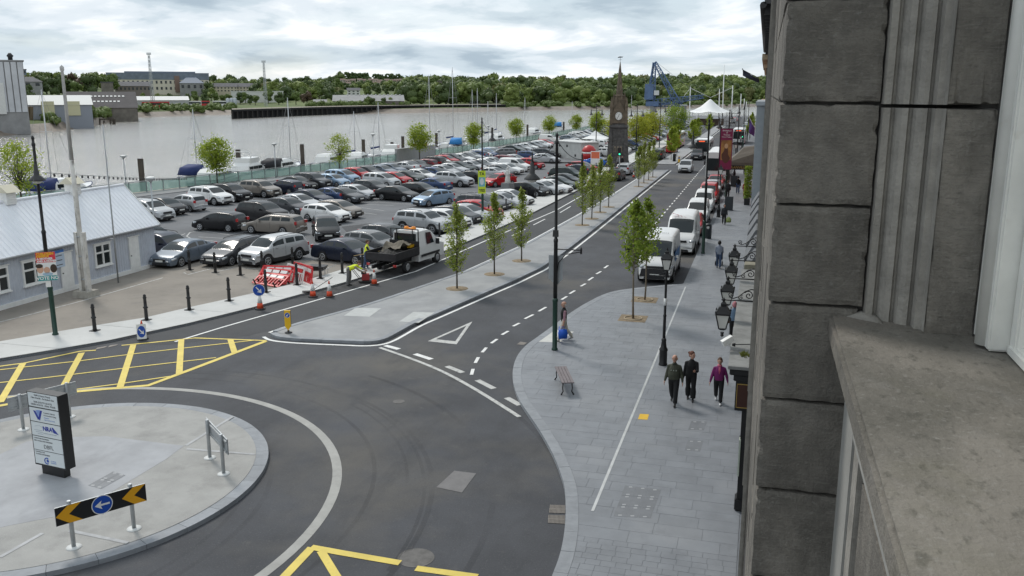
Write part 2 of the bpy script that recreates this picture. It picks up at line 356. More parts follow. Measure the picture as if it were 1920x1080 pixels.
# south pavement
KR = [(-3.6, 5), (-3.75, 12), (-3.84, 16.8), (-3.87, 17.8), (-4.05, 19.1), (-4.4, 20.73), (-4.65, 21.56), (-5.22, 23.0), (-6.05, 24.74), (-6.85, 26.19), (-7.59, 27.58), (-8.22, 29.2), (-8.64, 30.7), (-8.93, 32.4), (-8.95, 33.9), (-8.78, 35.3), (-8.6, 37.0), (-8.33, 39.8), (-7.98, 42.0), (-7.5, 44.1), (-6.95, 45.15), (-6.3, 45.8), (-5.5, 46.5), (-4.6, 47.2), (-3.75, 47.7), (-3.72, 64), (-3.72, 160), (-3.7, 400)]
krs = smooth(KR[:24], 2) + KR[24:]
pv = struct(MB().prism(inset(krs + [(.3, 400), (.3, 5)], .02), -.02, .108, sides=False).build('pavement', M_joint))
kerb_run(pv, [p for p in krs if p[1] < 120], -1, .32)
def inpoly(x, y, P):
    c = False; j = len(P) - 1
    for i in range(len(P)):
        if (P[i][1] > y) != (P[j][1] > y) and x < (P[j][0] - P[i][0]) * (y - P[i][1]) / (P[j][1] - P[i][1]) + P[i][0]: c = not c
        j = i
    return c
inner = inset(krs + [(.6, 400), (.6, 5)], .325)
unit = MB().box((0, 0, 0), (1, 1, 1)).mesh('slab', [M_slab])
slabs = []; cuts = []; y = 14.6
edge = [(p[1], p[0]) for p in inner[:len(krs)]]
def edge_x(yy):
    for (y0, x0), (y1, x1) in zip(edge, edge[1:]):
        if y0 <= yy <= y1 and y1 > y0: return x0 + (x1 - x0) * (yy - y0) / (y1 - y0)
    return -3.4
while y < 125:
    dep = rnd.choice((.42, .48, .55)) if y > 18.5 else .24
    e0, em, e1 = edge_x(y + .004), edge_x(y + dep / 2), edge_x(y + dep - .004); lim = max(e0, em, e1)
    x = -9.4 + rnd.uniform(0, .5); first = True
    while x < -.02:
        l = rnd.choice((.62, .8, .95, 1.15)) if y > 18.5 else .34
        a, b = x, min(x + l, -.02); x += l
        if -.02 - x < .15: x = b = -.02
        if b < lim + .12: continue
        if first: cuts.append(((e0, y + .003), (b - .003, y + .003), (b - .003, y + dep - .003), (e1, y + dep - .003), (em, y + dep / 2))); first = False
        else: slabs.append(((a + b) / 2, y + dep / 2, b - a - .006, dep - .006))
    y += dep
slabs.sort(key=lambda s: -(s[2] * s[3]) / (s[1] ** 3 + 1e-6) if 16.5 < s[1] else 1)
far = MB()
for i, (cx, cy, lx, ly) in enumerate(slabs):
    zt = .1195 + rnd.uniform(-.0015, .002)
    if i < 300:
        o = obj('paving_slab', unit, pv, (cx, cy, zt - .02)); o.scale = (lx, ly, .04)
    else: far.box((cx, cy, zt - .02), (lx, ly, .04))
for i, c5 in enumerate(cuts):
    if i < 120: MB().prism(list(c5), .08, .1195 + rnd.uniform(-.0015, .002)).build('cut_slab', M_slab, pv)
    else: far.prism(list(c5), .08, .1195)
tag(far.build('paving_slabs', M_slabi, pv), kind='stuff')
# inlaid drain line, service covers, tree pits, tactile patch
MB().strip([(-3.56, 20.0), (-3.57, 47.0)], .075, .1245).build('drain_channel', mat('steel_drain', (.55, .55, .54), .4, .5, var=.1), pv)
cov = mat('service_cover', (.165, .174, .188), .6, coord='World', var=.1, scale=3); lug = mat('cover_lug', (.36, .37, .38), .5)
def cover(quad, nx, ny, parent, z=.1225):
    q = [G(*p, .12) for p in quad]
    for i in range(nx):
        for j in range(ny):
            def bl(u, v): return (q[0] * (1 - u) + q[1] * u) * (1 - v) + (q[3] * (1 - u) + q[2] * u) * v
            e = .012
            c4 = [bl((i + a) / nx, (j + b) / ny) for a, b in ((e, e), (1 - e, e), (1 - e, 1 - e), (e, 1 - e))]
            o = MB().prism([p[:2] for p in c4], .1, z).build('service_cover', cov, parent)
            k = MB()
            for v in (0, 1):
                for u in (.5,):
                    p = bl((i + u) / nx, (j + (.12 if v == 0 else .88)) / ny); k.box((p.x, p.y, z + .0015), (.09, .06, .003), rz=.3)
            k.build('lifting_lug', lug, o)
cover(((1150, 968), (1220, 972), (1240, 918), (1172, 910)), 3, 3, pv)
cover(((1283, 845), (1313, 847), (1319, 826), (1290, 825)), 2, 1, pv)
cover(((1290, 806), (1320, 807), (1326, 790), (1296, 789)), 2, 1, pv)
MB().prism([G(*p, .12)[:2] for p in ((1196, 786), (1214, 787), (1217, 777), (1200, 776))], .1, .1235).build('yellow_cover', mat('yellow_cover_paint', (.72, .44, .02), .6, coord='World', var=.1), pv)
for p in ((1187, 597), (1209, 562)):
    g = G(*p, .12); MB().box((g.x, g.y, .11), (1.25, 1.25, .03)).build('tree_pit', M_sand, pv)
    MB().tube([(g.x + .4 * math.cos(a_ * .393), g.y + .4 * math.sin(a_ * .393), .128) for a_ in range(17)], .04, 6, cap=False).build('pit_ring', mat('pit_ring_stone', (.33, .27, .19), .9, var=.2), pv)
MB().prism([G(*p, .12)[:2] for p in ((1010, 641), (1050, 642), (1076, 622), (1038, 618))], .1, .1235).build('tactile_patch', mat('tactile_pale', (.56, .56, .53), .85, coord='World', var=.06, scale=5), pv)
# roundabout island
IC, IR = (-18.12, 18.21), 5.62
cir = lambda r_, n=96, c=IC: [(c[0] + r_ * math.cos(2 * math.pi * i / n), c[1] + r_ * math.sin(2 * math.pi * i / n)) for i in range(n)]
isl = struct(MB().prism(cir(IR - .35), -.02, .13).build('roundabout', M_aggr))
kerb_run(isl, cir(IR) + [cir(IR)[0]], 1, .38, .12, 1.05, 4)
def on_isl(px): return [G(*p, .13)[:2] for p in px]
MB().prism([p for p in on_isl([(-120, 900), (0, 852), (50, 828), (110, 820), (200, 818), (345, 836), (310, 862), (205, 925), (150, 960), (20, 985), (-120, 1015)])], .1, .134).build('sett_band', M_setts, isl)
for a, b in (((437, 781), (348, 836)), ((350, 842), (478, 852)), ((0, 1045), (80, 1000)), ((130, 995), (240, 1018))):
    pa, pb = G(*a, .13), G(*b, .13); MB().strip([pa, pb], .11, .138).build('stone_strip', mat('stone_strip_pale', (.40, .405, .41), .8, coord='World', var=.15), isl)
cover(((165, 911), (190, 918), (236, 892), (212, 885)), 2, 2, isl, .139)
# ------------------------------------------------------------------ road markings (children of the road)
road = bpy.data.objects['road']
def mark(name, px, width, m=None, z=.010, closed=False, sm=0):
    pts = [G(*p) for p in px]
    if sm: pts = smooth(pts, sm)
    MB().strip(pts, width, z).build(name, m or M_white, road)
ringc, ringr = (-18.75, 16.59), 8.85
ring = [(ringc[0] + ringr * math.cos(a), ringc[1] + ringr * math.sin(a)) for a in [R(-50 + 3 * i) for i in range(70)]]
for i in range(0, 69, 6): MB().strip(ring[i:i + 7], .26, .006).build('channel_stone', M_ring, road)
mark('give_way_arc', [(712, 652), (770, 672), (830, 696), (890, 729), (935, 757), (974, 782)], .16, M_wornw, sm=2)
for a, b in (((778, 664), (809, 674)), ((838, 687), (868, 699)), ((895, 713), (926, 729)), ((950, 746), (975, 760)), ((722, 648), (748, 655))):
    mark('give_way_dash', [a, b], .24, M_white if a[0] < 800 else M_wornw)
for a, b in (((884, 703), (887, 692)), ((891, 681), (897, 670)), ((904, 661), (912, 652)), ((921, 644), (932, 636)), ((941, 628), (953, 621)), ((962, 612), (974, 606)), ((984, 598), (1000, 590)), ((1010, 584), (1024, 576)), ((1053, 562), (1063, 556)), ((1068, 551), (1078, 545)), ((1089, 537), (1098, 532)), ((1103, 526), (1112, 520)), ((1118, 514), (1127, 509)), ((1133, 503), (1140, 498))):
    mark('lane_dash', [a, b], .13)
yy = 62
while yy < 250:
    MB().strip([(-8.0, yy), (-8.0, yy + 1.0)], .12, .010).build('lane_dash', M_white, road); yy += 2.2
for yy in (50, 51.3, 52.6, 53.9, 55.2, 57.8, 60.4, 63, 65.6, 68.2, 70.8, 73.4, 76): MB().strip([(-6.35, yy), (-6.35, yy + .6)], .14, .010).build('bay_dash', M_white, road)
# triangle
tri = [G(*p) for p in ((886, 603), (802, 640), (856, 646))]
for a, b, w_ in ((0, 1, .22), (1, 2, .34), (2, 0, .26)):
    A, B = tri[a], tri[b]; c = (tri[0] + tri[1] + tri[2]) / 3
    off = lambda p, d: p + (c - p) * d
    MB().add([(*A[:2], .010), (*B[:2], .010), (*off(B, .32)[:2], .010), (*off(A, .32)[:2], .010)], [(0, 1, 2, 3)]).build('triangle_bar', M_wornw, road)
# lines round the median
def offs(pts, d):
    P = [Vector(p[:2]) for p in pts]; o = []
    for i, p in enumerate(P):
        t = (P[min(i + 1, len(P) - 1)] - P[max(i - 1, 0)]).normalized(); o.append(p + Vector((t.y, -t.x)) * d)
    return o
MB().strip([p for p in offs(med_pts, .30)], .15, .011).build('edge_line', M_white, road)
MB().strip([p for p in offs(med_l, -.22)], .15, .012).build('edge_line', M_white, road)
MB().strip([(-12.0, 131), (-11.9, 300)], .14, .011).build('edge_line', M_white, road)
mark('lane_line', [(328, 641), (420, 613), (570, 570), (680, 538), (780, 509), (905, 454), (1040, 396), (1130, 345), (1215, 297)], .12)
for a, b in (((960, 442), (985, 430)), ((1000, 422), (1022, 411)), ((1050, 399), (1070, 387))): mark('lane_dash', [a, b], .11)
# yellow boxes
Y = M_yel
mark('box_edge', [(-20, 693), (0, 687), (46, 681), (150, 659), (180, 657)], .13, Y); mark('box_edge', [(228, 648), (300, 641), (365, 634), (500, 639)], .13, Y, .0115)
mark('box_edge', [(-20, 764), (0, 761), (70, 748), (136, 735), (278, 723), (345, 698), (498, 640)], .22, Y)
for px in ([(-20, 696), (150, 677), (250, 664), (345, 653), (480, 638)], [(-20, 720), (90, 708), (240, 690), (405, 671)], [(-20, 749), (100, 736), (225, 720), (320, 706)]): mark('box_line', px, .10, Y, .013)
for a, b in (((43, 682), (0, 755)), ((153, 662), (112, 738)), ((250, 647), (225, 727)), ((340, 637), (336, 702)), ((432, 637), (440, 662))): mark('box_bar', [a, b], .24, Y, .014)
mark('box_edge', [(530, 1085), (585, 1027)], .22, Y); mark('box_edge', [(583, 1026.5), (640, 1037), (750, 1056)], .22, Y, .0115); mark('box_edge', [(780, 1066), (895, 1082)], .22, Y); mark('box_bar', [(602, 1034), (633, 1085)], .2, Y, .014)
# covers and gullies
for q in (((818, 914), (866, 924), (893, 888), (852, 883)),):
    MB().prism([G(*p)[:2] for p in q], 0, .008, sides=False).build('access_cover', mat('cover_concrete', (.17, .165, .165), .8, coord='World', var=.1, scale=4), road)
for c in ((780, 1046, .42), (748, 753, .2), (1208, 0, 0)):
    if c[2]: g = G(c[0], c[1]); MB().lathe([(c[2], 0), (c[2], .0065), (c[2] * .86, .0066), (c[2] * .84, .0095), (0, .0096)], 24, c=(g.x, g.y, 0), sm=False).build('manhole_cover', mat('manhole_iron', (.11, .105, .10), .7, var=.2, coord='World', scale=5), road)
def gully(c4):
    q = [G(*p) for p in c4]; o = MB().prism([p[:2] for p in q], 0, .006, sides=False).build('gully_grate', mat('gully_dark', (.012, .012, .012), .9), road)
    b = MB()
    for k in range(13):
        u = (k + .5) / 13; b.bar((q[0] * (1 - u) + q[1] * u) + Vector((0, 0, .009)), (q[3] * (1 - u) + q[2] * u) + Vector((0, 0, .009)), .022, .006)
    b.bar((q[0] + q[3]) / 2 + Vector((0, 0, .010)), (q[1] + q[2]) / 2 + Vector((0, 0, .010)), .03, .006)
    b.build('grate_bars', mat('grate_iron', (.20, .18, .16), .6, .3, var=.15), o)
gully(((1029, 962), (1060, 963), (1060, 948), (1031, 947))); gully(((1027, 981), (1059, 983), (1059, 967), (1028, 966)))
gully(((178, 656), (197, 652), (202, 649), (183, 652))); gully(((202, 652), (218, 648), (222, 646), (206, 648))); gully(((969, 646), (982, 647), (988, 643), (976, 641)))
# yard and car-park paint (children of the ground)
grd = bpy.data.objects['ground']
def pmark(px, w_=.10, m=None, z=.035): MB().strip([G(*p) for p in px], w_, z).build('bay_line', m or M_wornw, grd)
for px in ([(0, 605), (60, 590), (155, 565), (305, 522)], [(345, 512), (352, 516), (395, 505)], [(396, 701 - 188), (440, 503), (480, 505)]): pmark(px, .09)
for px in ([(350, 443), (356, 436), (372, 432), (430, 440)], [(350, 443), (362, 449), (400, 452)], [(372, 444), (420, 447)], [(330, 445), (347, 438)], [(560, 498), (575, 488), (640, 497)], [(380, 390), (428, 391)], [(370, 396), (395, 396)], [(348, 402), (360, 402)],
           [(648, 382), (692, 375)], [(668, 388), (720, 395)], [(676, 383), (738, 385)], [(690, 378), (770, 383)], [(655, 396), (706, 402)], [(840, 355), (860, 356)], [(836, 361), (850, 362)], [(888, 360), (912, 366)]): pmark(px, .09, z=.0)
MB().prism([G(*p)[:2] for p in ((640, 425), (700, 418), (775, 425), (800, 440), (740, 452), (660, 445))], 0, -.003, sides=False).build('asphalt_patch', A_new, grd)
# promenade strip along the river wall
pr = [(quay_x(v) + .25, v) for v in (40, 72, 101, 145, 200, 262)]; MB().prism(pr + [(p[0] + 3.0, p[1]) for p in pr[::-1]], -.02, .06).build('promenade', mat('promenade_grey', (.21, .215, .22), .85, coord='World', var=.1), grd)
MB().prism([(-49, 176), (-40, 176), (-30, 205), (-30, 240), (-46, 262)], -.02, .02).build('promenade_paving', mat('promenade_buff', (.30, .25, .19), .9, coord='World', var=.15), grd)
# ------------------------------------------------------------------ river and far bank
WZ = -1.3
wm_ = mat('river_water', (.30, .285, .26), .14, coord='World', var=.10, scale=.03, spec=.5, stretch=(1, .25, 1), layers=[((.36, .35, .33), .012, .5, .62, .6, (1, .2, 1))])
_t = wm_.node_tree; _b = _t.nodes['Principled BSDF']; _g = _t.nodes.new('ShaderNodeNewGeometry'); _mp = _t.nodes.new('ShaderNodeMapping'); _mp.inputs['Scale'].default_value = (.5, 1.2, 1)
_n = _t.nodes.new('ShaderNodeTexNoise'); _n.inputs['Scale'].default_value = .55; _n.inputs['Detail'].default_value = 8; _n.inputs['Roughness'].default_value = .68
_bp = _t.nodes.new('ShaderNodeBump'); _bp.inputs['Strength'].default_value = .8; _bp.inputs['Distance'].default_value = .5
for a, b in ((_g.outputs['Position'], _mp.inputs[0]), (_mp.outputs[0], _n.inputs[0]), (_n.outputs[0], _bp.inputs['Height']), (_bp.outputs[0], _b.inputs['Normal'])): _t.links.new(a, b)
struct(MB().add([(-4000, -1500, WZ), (3000, -1500, WZ), (3000, 5000, WZ), (-4000, 5000, WZ)], [(0, 1, 2, 3)]).build('river', wm_))
SH = [(-700, 285), (-300, 270), (-60, 262), (0, 256), (60, 250), (110, 246), (180, 235), (250, 221), (350, 217), (435, 215), (560, 215), (700, 213), (830, 211), (945, 209), (1000, 207), (1100, 206), (1200, 205), (1300, 203), (1420, 200), (1500, 199), (1700, 197)]
shore = [G(*p, WZ) for p in SH]
PROF = [(-30, -9), (0, WZ - .05), (8, -.7), (13, 1.0), (40, 2.2), (90, 2.8), (150, 5), (240, 9.5), (380, 14), (600, 19), (900, 24), (1500, 33), (2600, 44), (4200, 50)]
def far_h(d):
    for (a, z0), (b, z1) in zip(PROF, PROF[1:]):
        if d <= b: return z0 + (z1 - z0) * (d - a) / (b - a)
    return PROF[-1][1]
def hsc(x): return 1.0 if x > 450 else .95
tm = MB(); vs = []; n_ = len(PROF)
fine_sh = []
for a, b in zip(SH, SH[1:]):
    for k in range(4): fine_sh.append((a[0] + (b[0] - a[0]) * k / 4, a[1] + (b[1] - a[1]) * k / 4))
fine_sh.append(SH[-1])
def far_point(px, d, jit=0.0):
    """a point d metres inland of the far shore, along the line of sight through column px"""
    for a, b in zip(SH, SH[1:]):
        if px <= b[0]: py = a[1] + (b[1] - a[1]) * (px - a[0]) / (b[0] - a[0]); break
    else: py = SH[-1][1]
    g = G(px, py, WZ); u = Vector((g.x, g.y, 0)).normalized()
    p = Vector((g.x, g.y, 0)) + u * d; return Vector((p.x, p.y, far_h(d)))
for px, py in fine_sh:
    for d, z in PROF:
        p = far_point(px, d); vs.append((p.x, p.y, z + (math.sin(px * .013 + d * .01) * .06 * max(0, z) if d > 200 else 0)))
fs = [(i * n_ + j, (i + 1) * n_ + j, (i + 1) * n_ + j + 1, i * n_ + j + 1) for i in range(len(fine_sh) - 1) for j in range(n_ - 1)]
tm.add(vs, [f[::-1] for f in fs], 0, True)
for k, f in enumerate(fs): tm.m[k] = 1 if k % (n_ - 1) < 3 else 0
bank_g = mat('far_bank_grass', (.085, .115, .035), .95, coord='World', var=.3, scale=.02, layers=[((.16, .20, .07), .006, .5, .6, .8, (1, 1, 1)), ((.12, .10, .06), .05, .55, .7, .6, (1, 1, 1))])
mud = mat('river_mud', (.19, .155, .125), .6, coord='World', var=.2, scale=.3, layers=[((.07, .06, .05), .9, .55, .7, .6, (1, 1, 1))])
struct(tm.build('far_bank', [bank_g, mud]))
# tyre marks round the roundabout: faint rubber on the asphalt
tmk = bpy.data.materials.new('tyre_rubber_marks'); tmk.use_nodes = True; _t = tmk.node_tree; _b = _t.nodes['Principled BSDF']; _b.inputs['Base Color'].default_value = (.03, .031, .034, 1); _b.inputs['Roughness'].default_value = .8
_n = _t.nodes.new('ShaderNodeTexNoise'); _n.inputs['Scale'].default_value = .22; _g = _t.nodes.new('ShaderNodeNewGeometry'); _r2 = _t.nodes.new('ShaderNodeValToRGB'); _r2.color_ramp.elements[0].position = .38; _r2.color_ramp.elements[1].position = .72; _r2.color_ramp.elements[1].color = (.24, .24, .24, 1)
_tr = _t.nodes.new('ShaderNodeBsdfTransparent'); _ms = _t.nodes.new('ShaderNodeMixShader')
for a, b in ((_g.outputs['Position'], _n.inputs[0]), (_n.outputs[0], _r2.inputs[0]), (_r2.outputs[0], _ms.inputs[0]), (_tr.outputs[0], _ms.inputs[1]), (_b.outputs[0], _ms.inputs[2]), (_ms.outputs[0], _t.nodes['Material Output'].inputs[0])): _t.links.new(a, b)
for k, (r_, w_, a0, a1) in enumerate(((9.7, .22, -30, 100), (11.2, .26, -20, 95), (11.6, .18, 0, 80), (13.0, .3, -5, 70), (14.6, .3, 10, 60), (7.4, .25, -40, 90), (6.6, .2, -30, 70), (10.4, .16, 20, 110))):
    c_ = (ringc[0] + .3 * math.sin(k * 2.1), ringc[1] + .4 * math.cos(k * 1.7)); MB().strip([(c_[0] + r_ * math.cos(R(a)), c_[1] + r_ * math.sin(R(a))) for a in range(a0, a1, 3)], w_ * .55, .0075 + .0004 * k).build('tyre_mark', tmk, road)
# ================================================================== VEHICLES
M_tyre = mat('tyre_rubber', (.02, .02, .021), .85); M_rim = mat('alloy_rim', (.5, .51, .53), .35, .8); M_under = mat('underbody', (.012, .012, .013), .9)
M_cg = mat('car_glass', (.02, .026, .028), .08, spec=.45); M_head = mat('headlamp_lens', (.62, .65, .68), .12, .3, coat=1); M_tail = mat('tail_lamp_red', (.45, .015, .015), .2, coat=1)
M_trim = mat('black_plastic', (.02, .02, .022), .6); M_plate = mat('number_plate', (.74, .74, .70), .4); M_amber = mat('amber_lens', (.9, .30, .02), .3)
M_seat = mat('car_interior', (.04, .04, .042), .8)
PAINT = {'black': (.010, .010, .012), 'dark grey': (.055, .058, .065), 'grey': (.17, .175, .18), 'silver': (.46, .47, .48), 'white': (.74, .74, .73), 'navy': (.016, .022, .042), 'blue': (.035, .065, .15), 'light blue': (.24, .34, .46), 'red': (.42, .012, .018), 'taupe': (.23, .205, .18), 'blue grey': (.15, .18, .22), 'dark red': (.12, .012, .02), 'dark green': (.018, .03, .026), 'bright blue': (.02, .12, .45)}
def paint(c): return mat('paint_' + c.replace(' ', '_'), PAINT[c], .32, .25 if c not in ('white', 'red', 'black') else .05, coat=.22, spec=.35)
# side profile: (x, z) of the roof line from nose to tail
CARS = {
 'hatchback': dict(L=4.15, W=1.74, wb=2.55, fo=.80, r=.31, top=[(.0, .50), (.07, .70), (.30, .80), (.98, .97), (1.72, 1.40), (2.30, 1.47), (3.30, 1.42), (3.78, 1.30), (4.02, .98), (4.11, .72), (4.15, .50)], belt=(.93, 1.02), ws=(.98, 1.72), rw=(3.78, 4.02), pill=[2.42, 3.32], side_end=3.72),
 'saloon': dict(L=4.62, W=1.78, wb=2.66, fo=.90, r=.32, top=[(.0, .48), (.07, .66), (.32, .77), (1.18, .95), (1.98, 1.39), (2.50, 1.45), (3.25, 1.39), (3.95, 1.06), (4.45, 1.03), (4.58, .80), (4.62, .5)], belt=(.92, .99), ws=(1.18, 1.98), rw=(3.25, 3.95), pill=[2.60, 3.36], side_end=3.58),
 'estate': dict(L=4.75, W=1.80, wb=2.70, fo=.92, r=.32, top=[(.0, .48), (.07, .67), (.32, .78), (1.15, .96), (1.95, 1.40), (2.50, 1.48), (3.85, 1.46), (4.35, 1.38), (4.62, 1.02), (4.71, .75), (4.75, .5)], belt=(.93, 1.00), ws=(1.15, 1.95), rw=(4.35, 4.62), pill=[2.58, 3.45], side_end=4.28),
 'sport utility': dict(L=4.55, W=1.84, wb=2.65, fo=.88, r=.36, top=[(.0, .58), (.07, .84), (.32, .96), (1.10, 1.12), (1.72, 1.60), (2.30, 1.70), (3.65, 1.67), (4.18, 1.56), (4.42, 1.16), (4.51, .86), (4.55, .56)], belt=(1.07, 1.14), ws=(1.10, 1.72), rw=(4.18, 4.42), pill=[2.40, 3.30], side_end=4.08, clad=True),
 'people carrier': dict(L=4.40, W=1.80, wb=2.70, fo=.84, r=.32, top=[(.0, .52), (.07, .74), (.28, .86), (.82, 1.04), (1.72, 1.54), (2.30, 1.62), (3.55, 1.58), (4.05, 1.46), (4.28, 1.04), (4.36, .76), (4.40, .5)], belt=(.98, 1.06), ws=(.82, 1.72), rw=(4.05, 4.28), pill=[2.35, 3.25], side_end=3.98),
 'small hatchback': dict(L=3.75, W=1.68, wb=2.45, fo=.70, r=.30, top=[(.0, .52), (.06, .72), (.26, .83), (.80, 1.00), (1.50, 1.44), (2.05, 1.51), (3.05, 1.46), (3.45, 1.34), (3.66, .99), (3.72, .74), (3.75, .5)], belt=(.95, 1.05), ws=(.80, 1.50), rw=(3.45, 3.66), pill=[2.16, 2.98], side_end=3.36),
 'small van': dict(L=4.35, W=1.80, wb=2.70, fo=.84, r=.32, top=[(.0, .52), (.07, .76), (.28, .90), (.92, 1.10), (1.62, 1.68), (2.10, 1.80), (3.70, 1.80), (4.18, 1.77), (4.29, 1.15), (4.33, .76), (4.35, .5)], belt=(1.05, 1.10), ws=(.92, 1.62), rw=None, pill=[2.42], side_end=2.40),
 'panel van': dict(L=5.55, W=2.00, wb=3.68, fo=.85, r=.34, top=[(.0, .55), (.06, .95), (.28, 1.16), (.72, 1.38), (1.40, 2.22), (1.85, 2.42), (3.5, 2.46), (5.38, 2.44), (5.50, 1.35), (5.53, .8), (5.55, .52)], belt=(1.30, 1.34), ws=(.72, 1.40), rw=None, pill=[2.02], side_end=2.00, clad=True),
}
def lerp(P, x):
    for (a, z0), (b, z1) in zip(P, P[1:]):
        if x <= b: return z0 + (z1 - z0) * (x - a) / (b - a) if b > a else z1
    return P[-1][1]
def car_parts(k):
    """meshes of one body style: {(part name, kind): [mesh...]} in car coordinates, nose towards +x, origin on the ground at the centre"""
    c = CARS[k]; Lc, W, r = c['L'], c['W'], c['r']; wf = c['fo'] + .02; wr = wf + c['wb']; ar = r + .045
    st = set(x for x, z in c['top'])
    for wc in (wf, wr):
        for q in (-1, -.86, -.5, 0, .5, .86, 1): st.add(wc + ar * q)
    st |= {c['ws'][0] + (c['ws'][1] - c['ws'][0]) * .5}
    for p in c['pill']: st |= {p - .04, p + .04}
    st.add(c['side_end'])
    st = sorted(st); xs = [st[0]]
    for x in st[1:]:
        if x - xs[-1] > .022: xs.append(x)
    cab0, cab1 = c['ws'][0], (c['rw'][1] if c['rw'] else c['side_end'] + .001)
    roof0 = c['ws'][1]; hw = W / 2; rings = []
    tall = c['top'][5][1]; wroof = hw * (.74 if tall < 1.6 else (.80 if tall < 1.9 else .86))
    for x in xs:
        t = lerp(c['top'], x)
        u = x / Lc; f = 1 - .16 * max(0, (.22 - u) / .22) ** 2.2 - .10 * max(0, (u - .84) / .16) ** 2.2
        zs = .22
        for wc in (wf, wr):
            dx = abs(x - wc)
            if dx < ar: zs = max(zs, r + math.sqrt(max(0, ar * ar - dx * dx)) - .02)
        if x < .05 or x > Lc - .03: zs = .26
        b = c['belt'][0] + (c['belt'][1] - c['belt'][0]) * u
        rear = c['rw'][1] if c['rw'] else Lc - .06
        cabin = cab0 + .02 < x < rear - .01
        b = min(b, t - .035)
        w1 = hw * f; z1 = zs + (b - zs) * .25; z2 = zs + (b - zs) * .68
        half = [(w1 * .955, zs), (w1 * .995, z1), (w1, z2), (w1 * .965, b)]
        if cabin:
            g = min(1, max(0, (t - b - .05) / .35)); wt = w1 * .95 + (wroof * f ** .5 - w1 * .95) * g
            half += [(w1 * .945, b + min(.03, (t - b) * .3)), (wt + .015 * g, b + (t - b) * .82), (wt * .97, b + (t - b) * .93), (wt * .55, t - .008), (0, t)]
        else: half += [(w1 * .93, t - .028), (w1 * .86, t - .016), (w1 * .74, t - .009), (w1 * .42, t - .002), (0, t)]
        X = Lc / 2 - x
        rings.append([(X, y_, z_) for y_, z_ in half] + [(X, -y_, z_) for y_, z_ in half[-2::-1]])
    n = len(rings[0]); mb = MB(); vs = [p for r_ in rings for p in r_]
    names = ['body', 'windscreen', 'rear_window'] + ['side_window'] * 8 + ['cladding']
    fs, ms = [], []
    segs = [cab0] + c['pill'] + [99]
    for i in range(len(xs) - 1):
        xm = (xs[i] + xs[i + 1]) / 2
        for j in range(n - 1):
            jj = min(j, n - 2 - j); m = 0
            if c['ws'][0] <= xm <= c['ws'][1] and jj in (6, 7): m = 1
            if c['rw'] and c['rw'][0] <= xm <= c['rw'][1] and jj in (6, 7): m = 2
            if jj == 4 and c['ws'][0] + (c['ws'][1] - c['ws'][0]) * .42 < xm < c['side_end'] and all(abs(xm - p) > .05 for p in c['pill']):
                sg = sum(1 for p in c['pill'] if xm > p); m = 3 + sg * 2 + (0 if j < n / 2 else 1)
            if c.get('clad') and jj == 0: m = 11
            fs.append((i * n + j, i * n + j + 1, (i + 1) * n + j + 1, (i + 1) * n + j)); ms.append(m)
    # noses closed with strips between the two sides
    for base, fl in ((0, False), ((len(xs) - 1) * n, True)):
        for j in range(n // 2):
            a = (base + j, base + n - 1 - j, base + n - 2 - j, base + j + 1)
            if j == n // 2 - 1: a = (base + j, base + n - 1 - j, base + j + 1)
            fs.append(a if fl else a[::-1]); ms.append(0)
    mb.add(vs, fs, 0, True); mb.m = ms
    me = mb.mesh('car', [M_cg] * 12)
    sub = evaluated(me, [('SUBSURF', dict(levels=1, render_levels=1))])
    parts = []
    for idx in range(12):
        pol = [p for p in sub.polygons if p.material_index == idx]
        if not pol: continue
        mp = {}; v2 = []; f2 = []
        for p in pol:
            ff = []
            for vi in p.vertices:
                if vi not in mp: mp[vi] = len(v2); v2.append(sub.vertices[vi].co[:])
                ff.append(mp[vi])
            f2.append(ff)
        q = MB(); q.add(v2, f2, 0, True)
        parts.append((names[idx], q, 'paint' if idx == 0 else (M_trim if idx == 11 else M_cg), None))
    wl = []
    def P(name, q, m, par=None): parts.append((name, q, m, par))
    P('underbody', MB().box((0, 0, .30), (Lc - .35, W * .80, .26)).box((Lc / 2 - (wf + wr) / 2, 0, .44), (c['wb'] - 2 * ar, W * .86, .34)).box((Lc * .1, 0, .55), (Lc * .45, W * .7, .3)), M_under)
    for wc in (wf, wr):
        for s in (1, -1):
            X, yv = Lc / 2 - wc, s * (hw - .105)
            ty = MB().lathe([(r * .62, -.10), (r * .93, -.10), (r, -.07), (r, .07), (r * .93, .10), (r * .62, .10)], 22, c=(X, yv, r), axis='y')
            rm = MB(); yo = yv + s * .094
            rm.lathe([(r * .67, -.006), (r * .67, .006), (r * .56, .012), (r * .56, -.006)] if s > 0 else [(r * .56, .006), (r * .56, -.012), (r * .67, -.006), (r * .67, .006)], 18, c=(X, yo, r), axis='y')
            rm.lathe([(.055, -.02), (.05, .016)], 10, c=(X, yo, r), axis='y')
            for q in range(5):
                a = q * 2 * math.pi / 5 + .3; rm.bar((X, yo, r), (X + math.cos(a) * r * .60, yo, r + math.sin(a) * r * .60), .016, .055)
            bk = MB().lathe([(r * .64, -.002), (r * .64, .002)], 16, c=(X, yo - s * .028, r), axis='y')
            P('wheel', ty, M_tyre); P('rim', rm, M_rim, 'wheel'); P('brake_disc', bk, M_under, 'wheel')
    zn = lerp(c['top'], .2); f0 = hw * .80
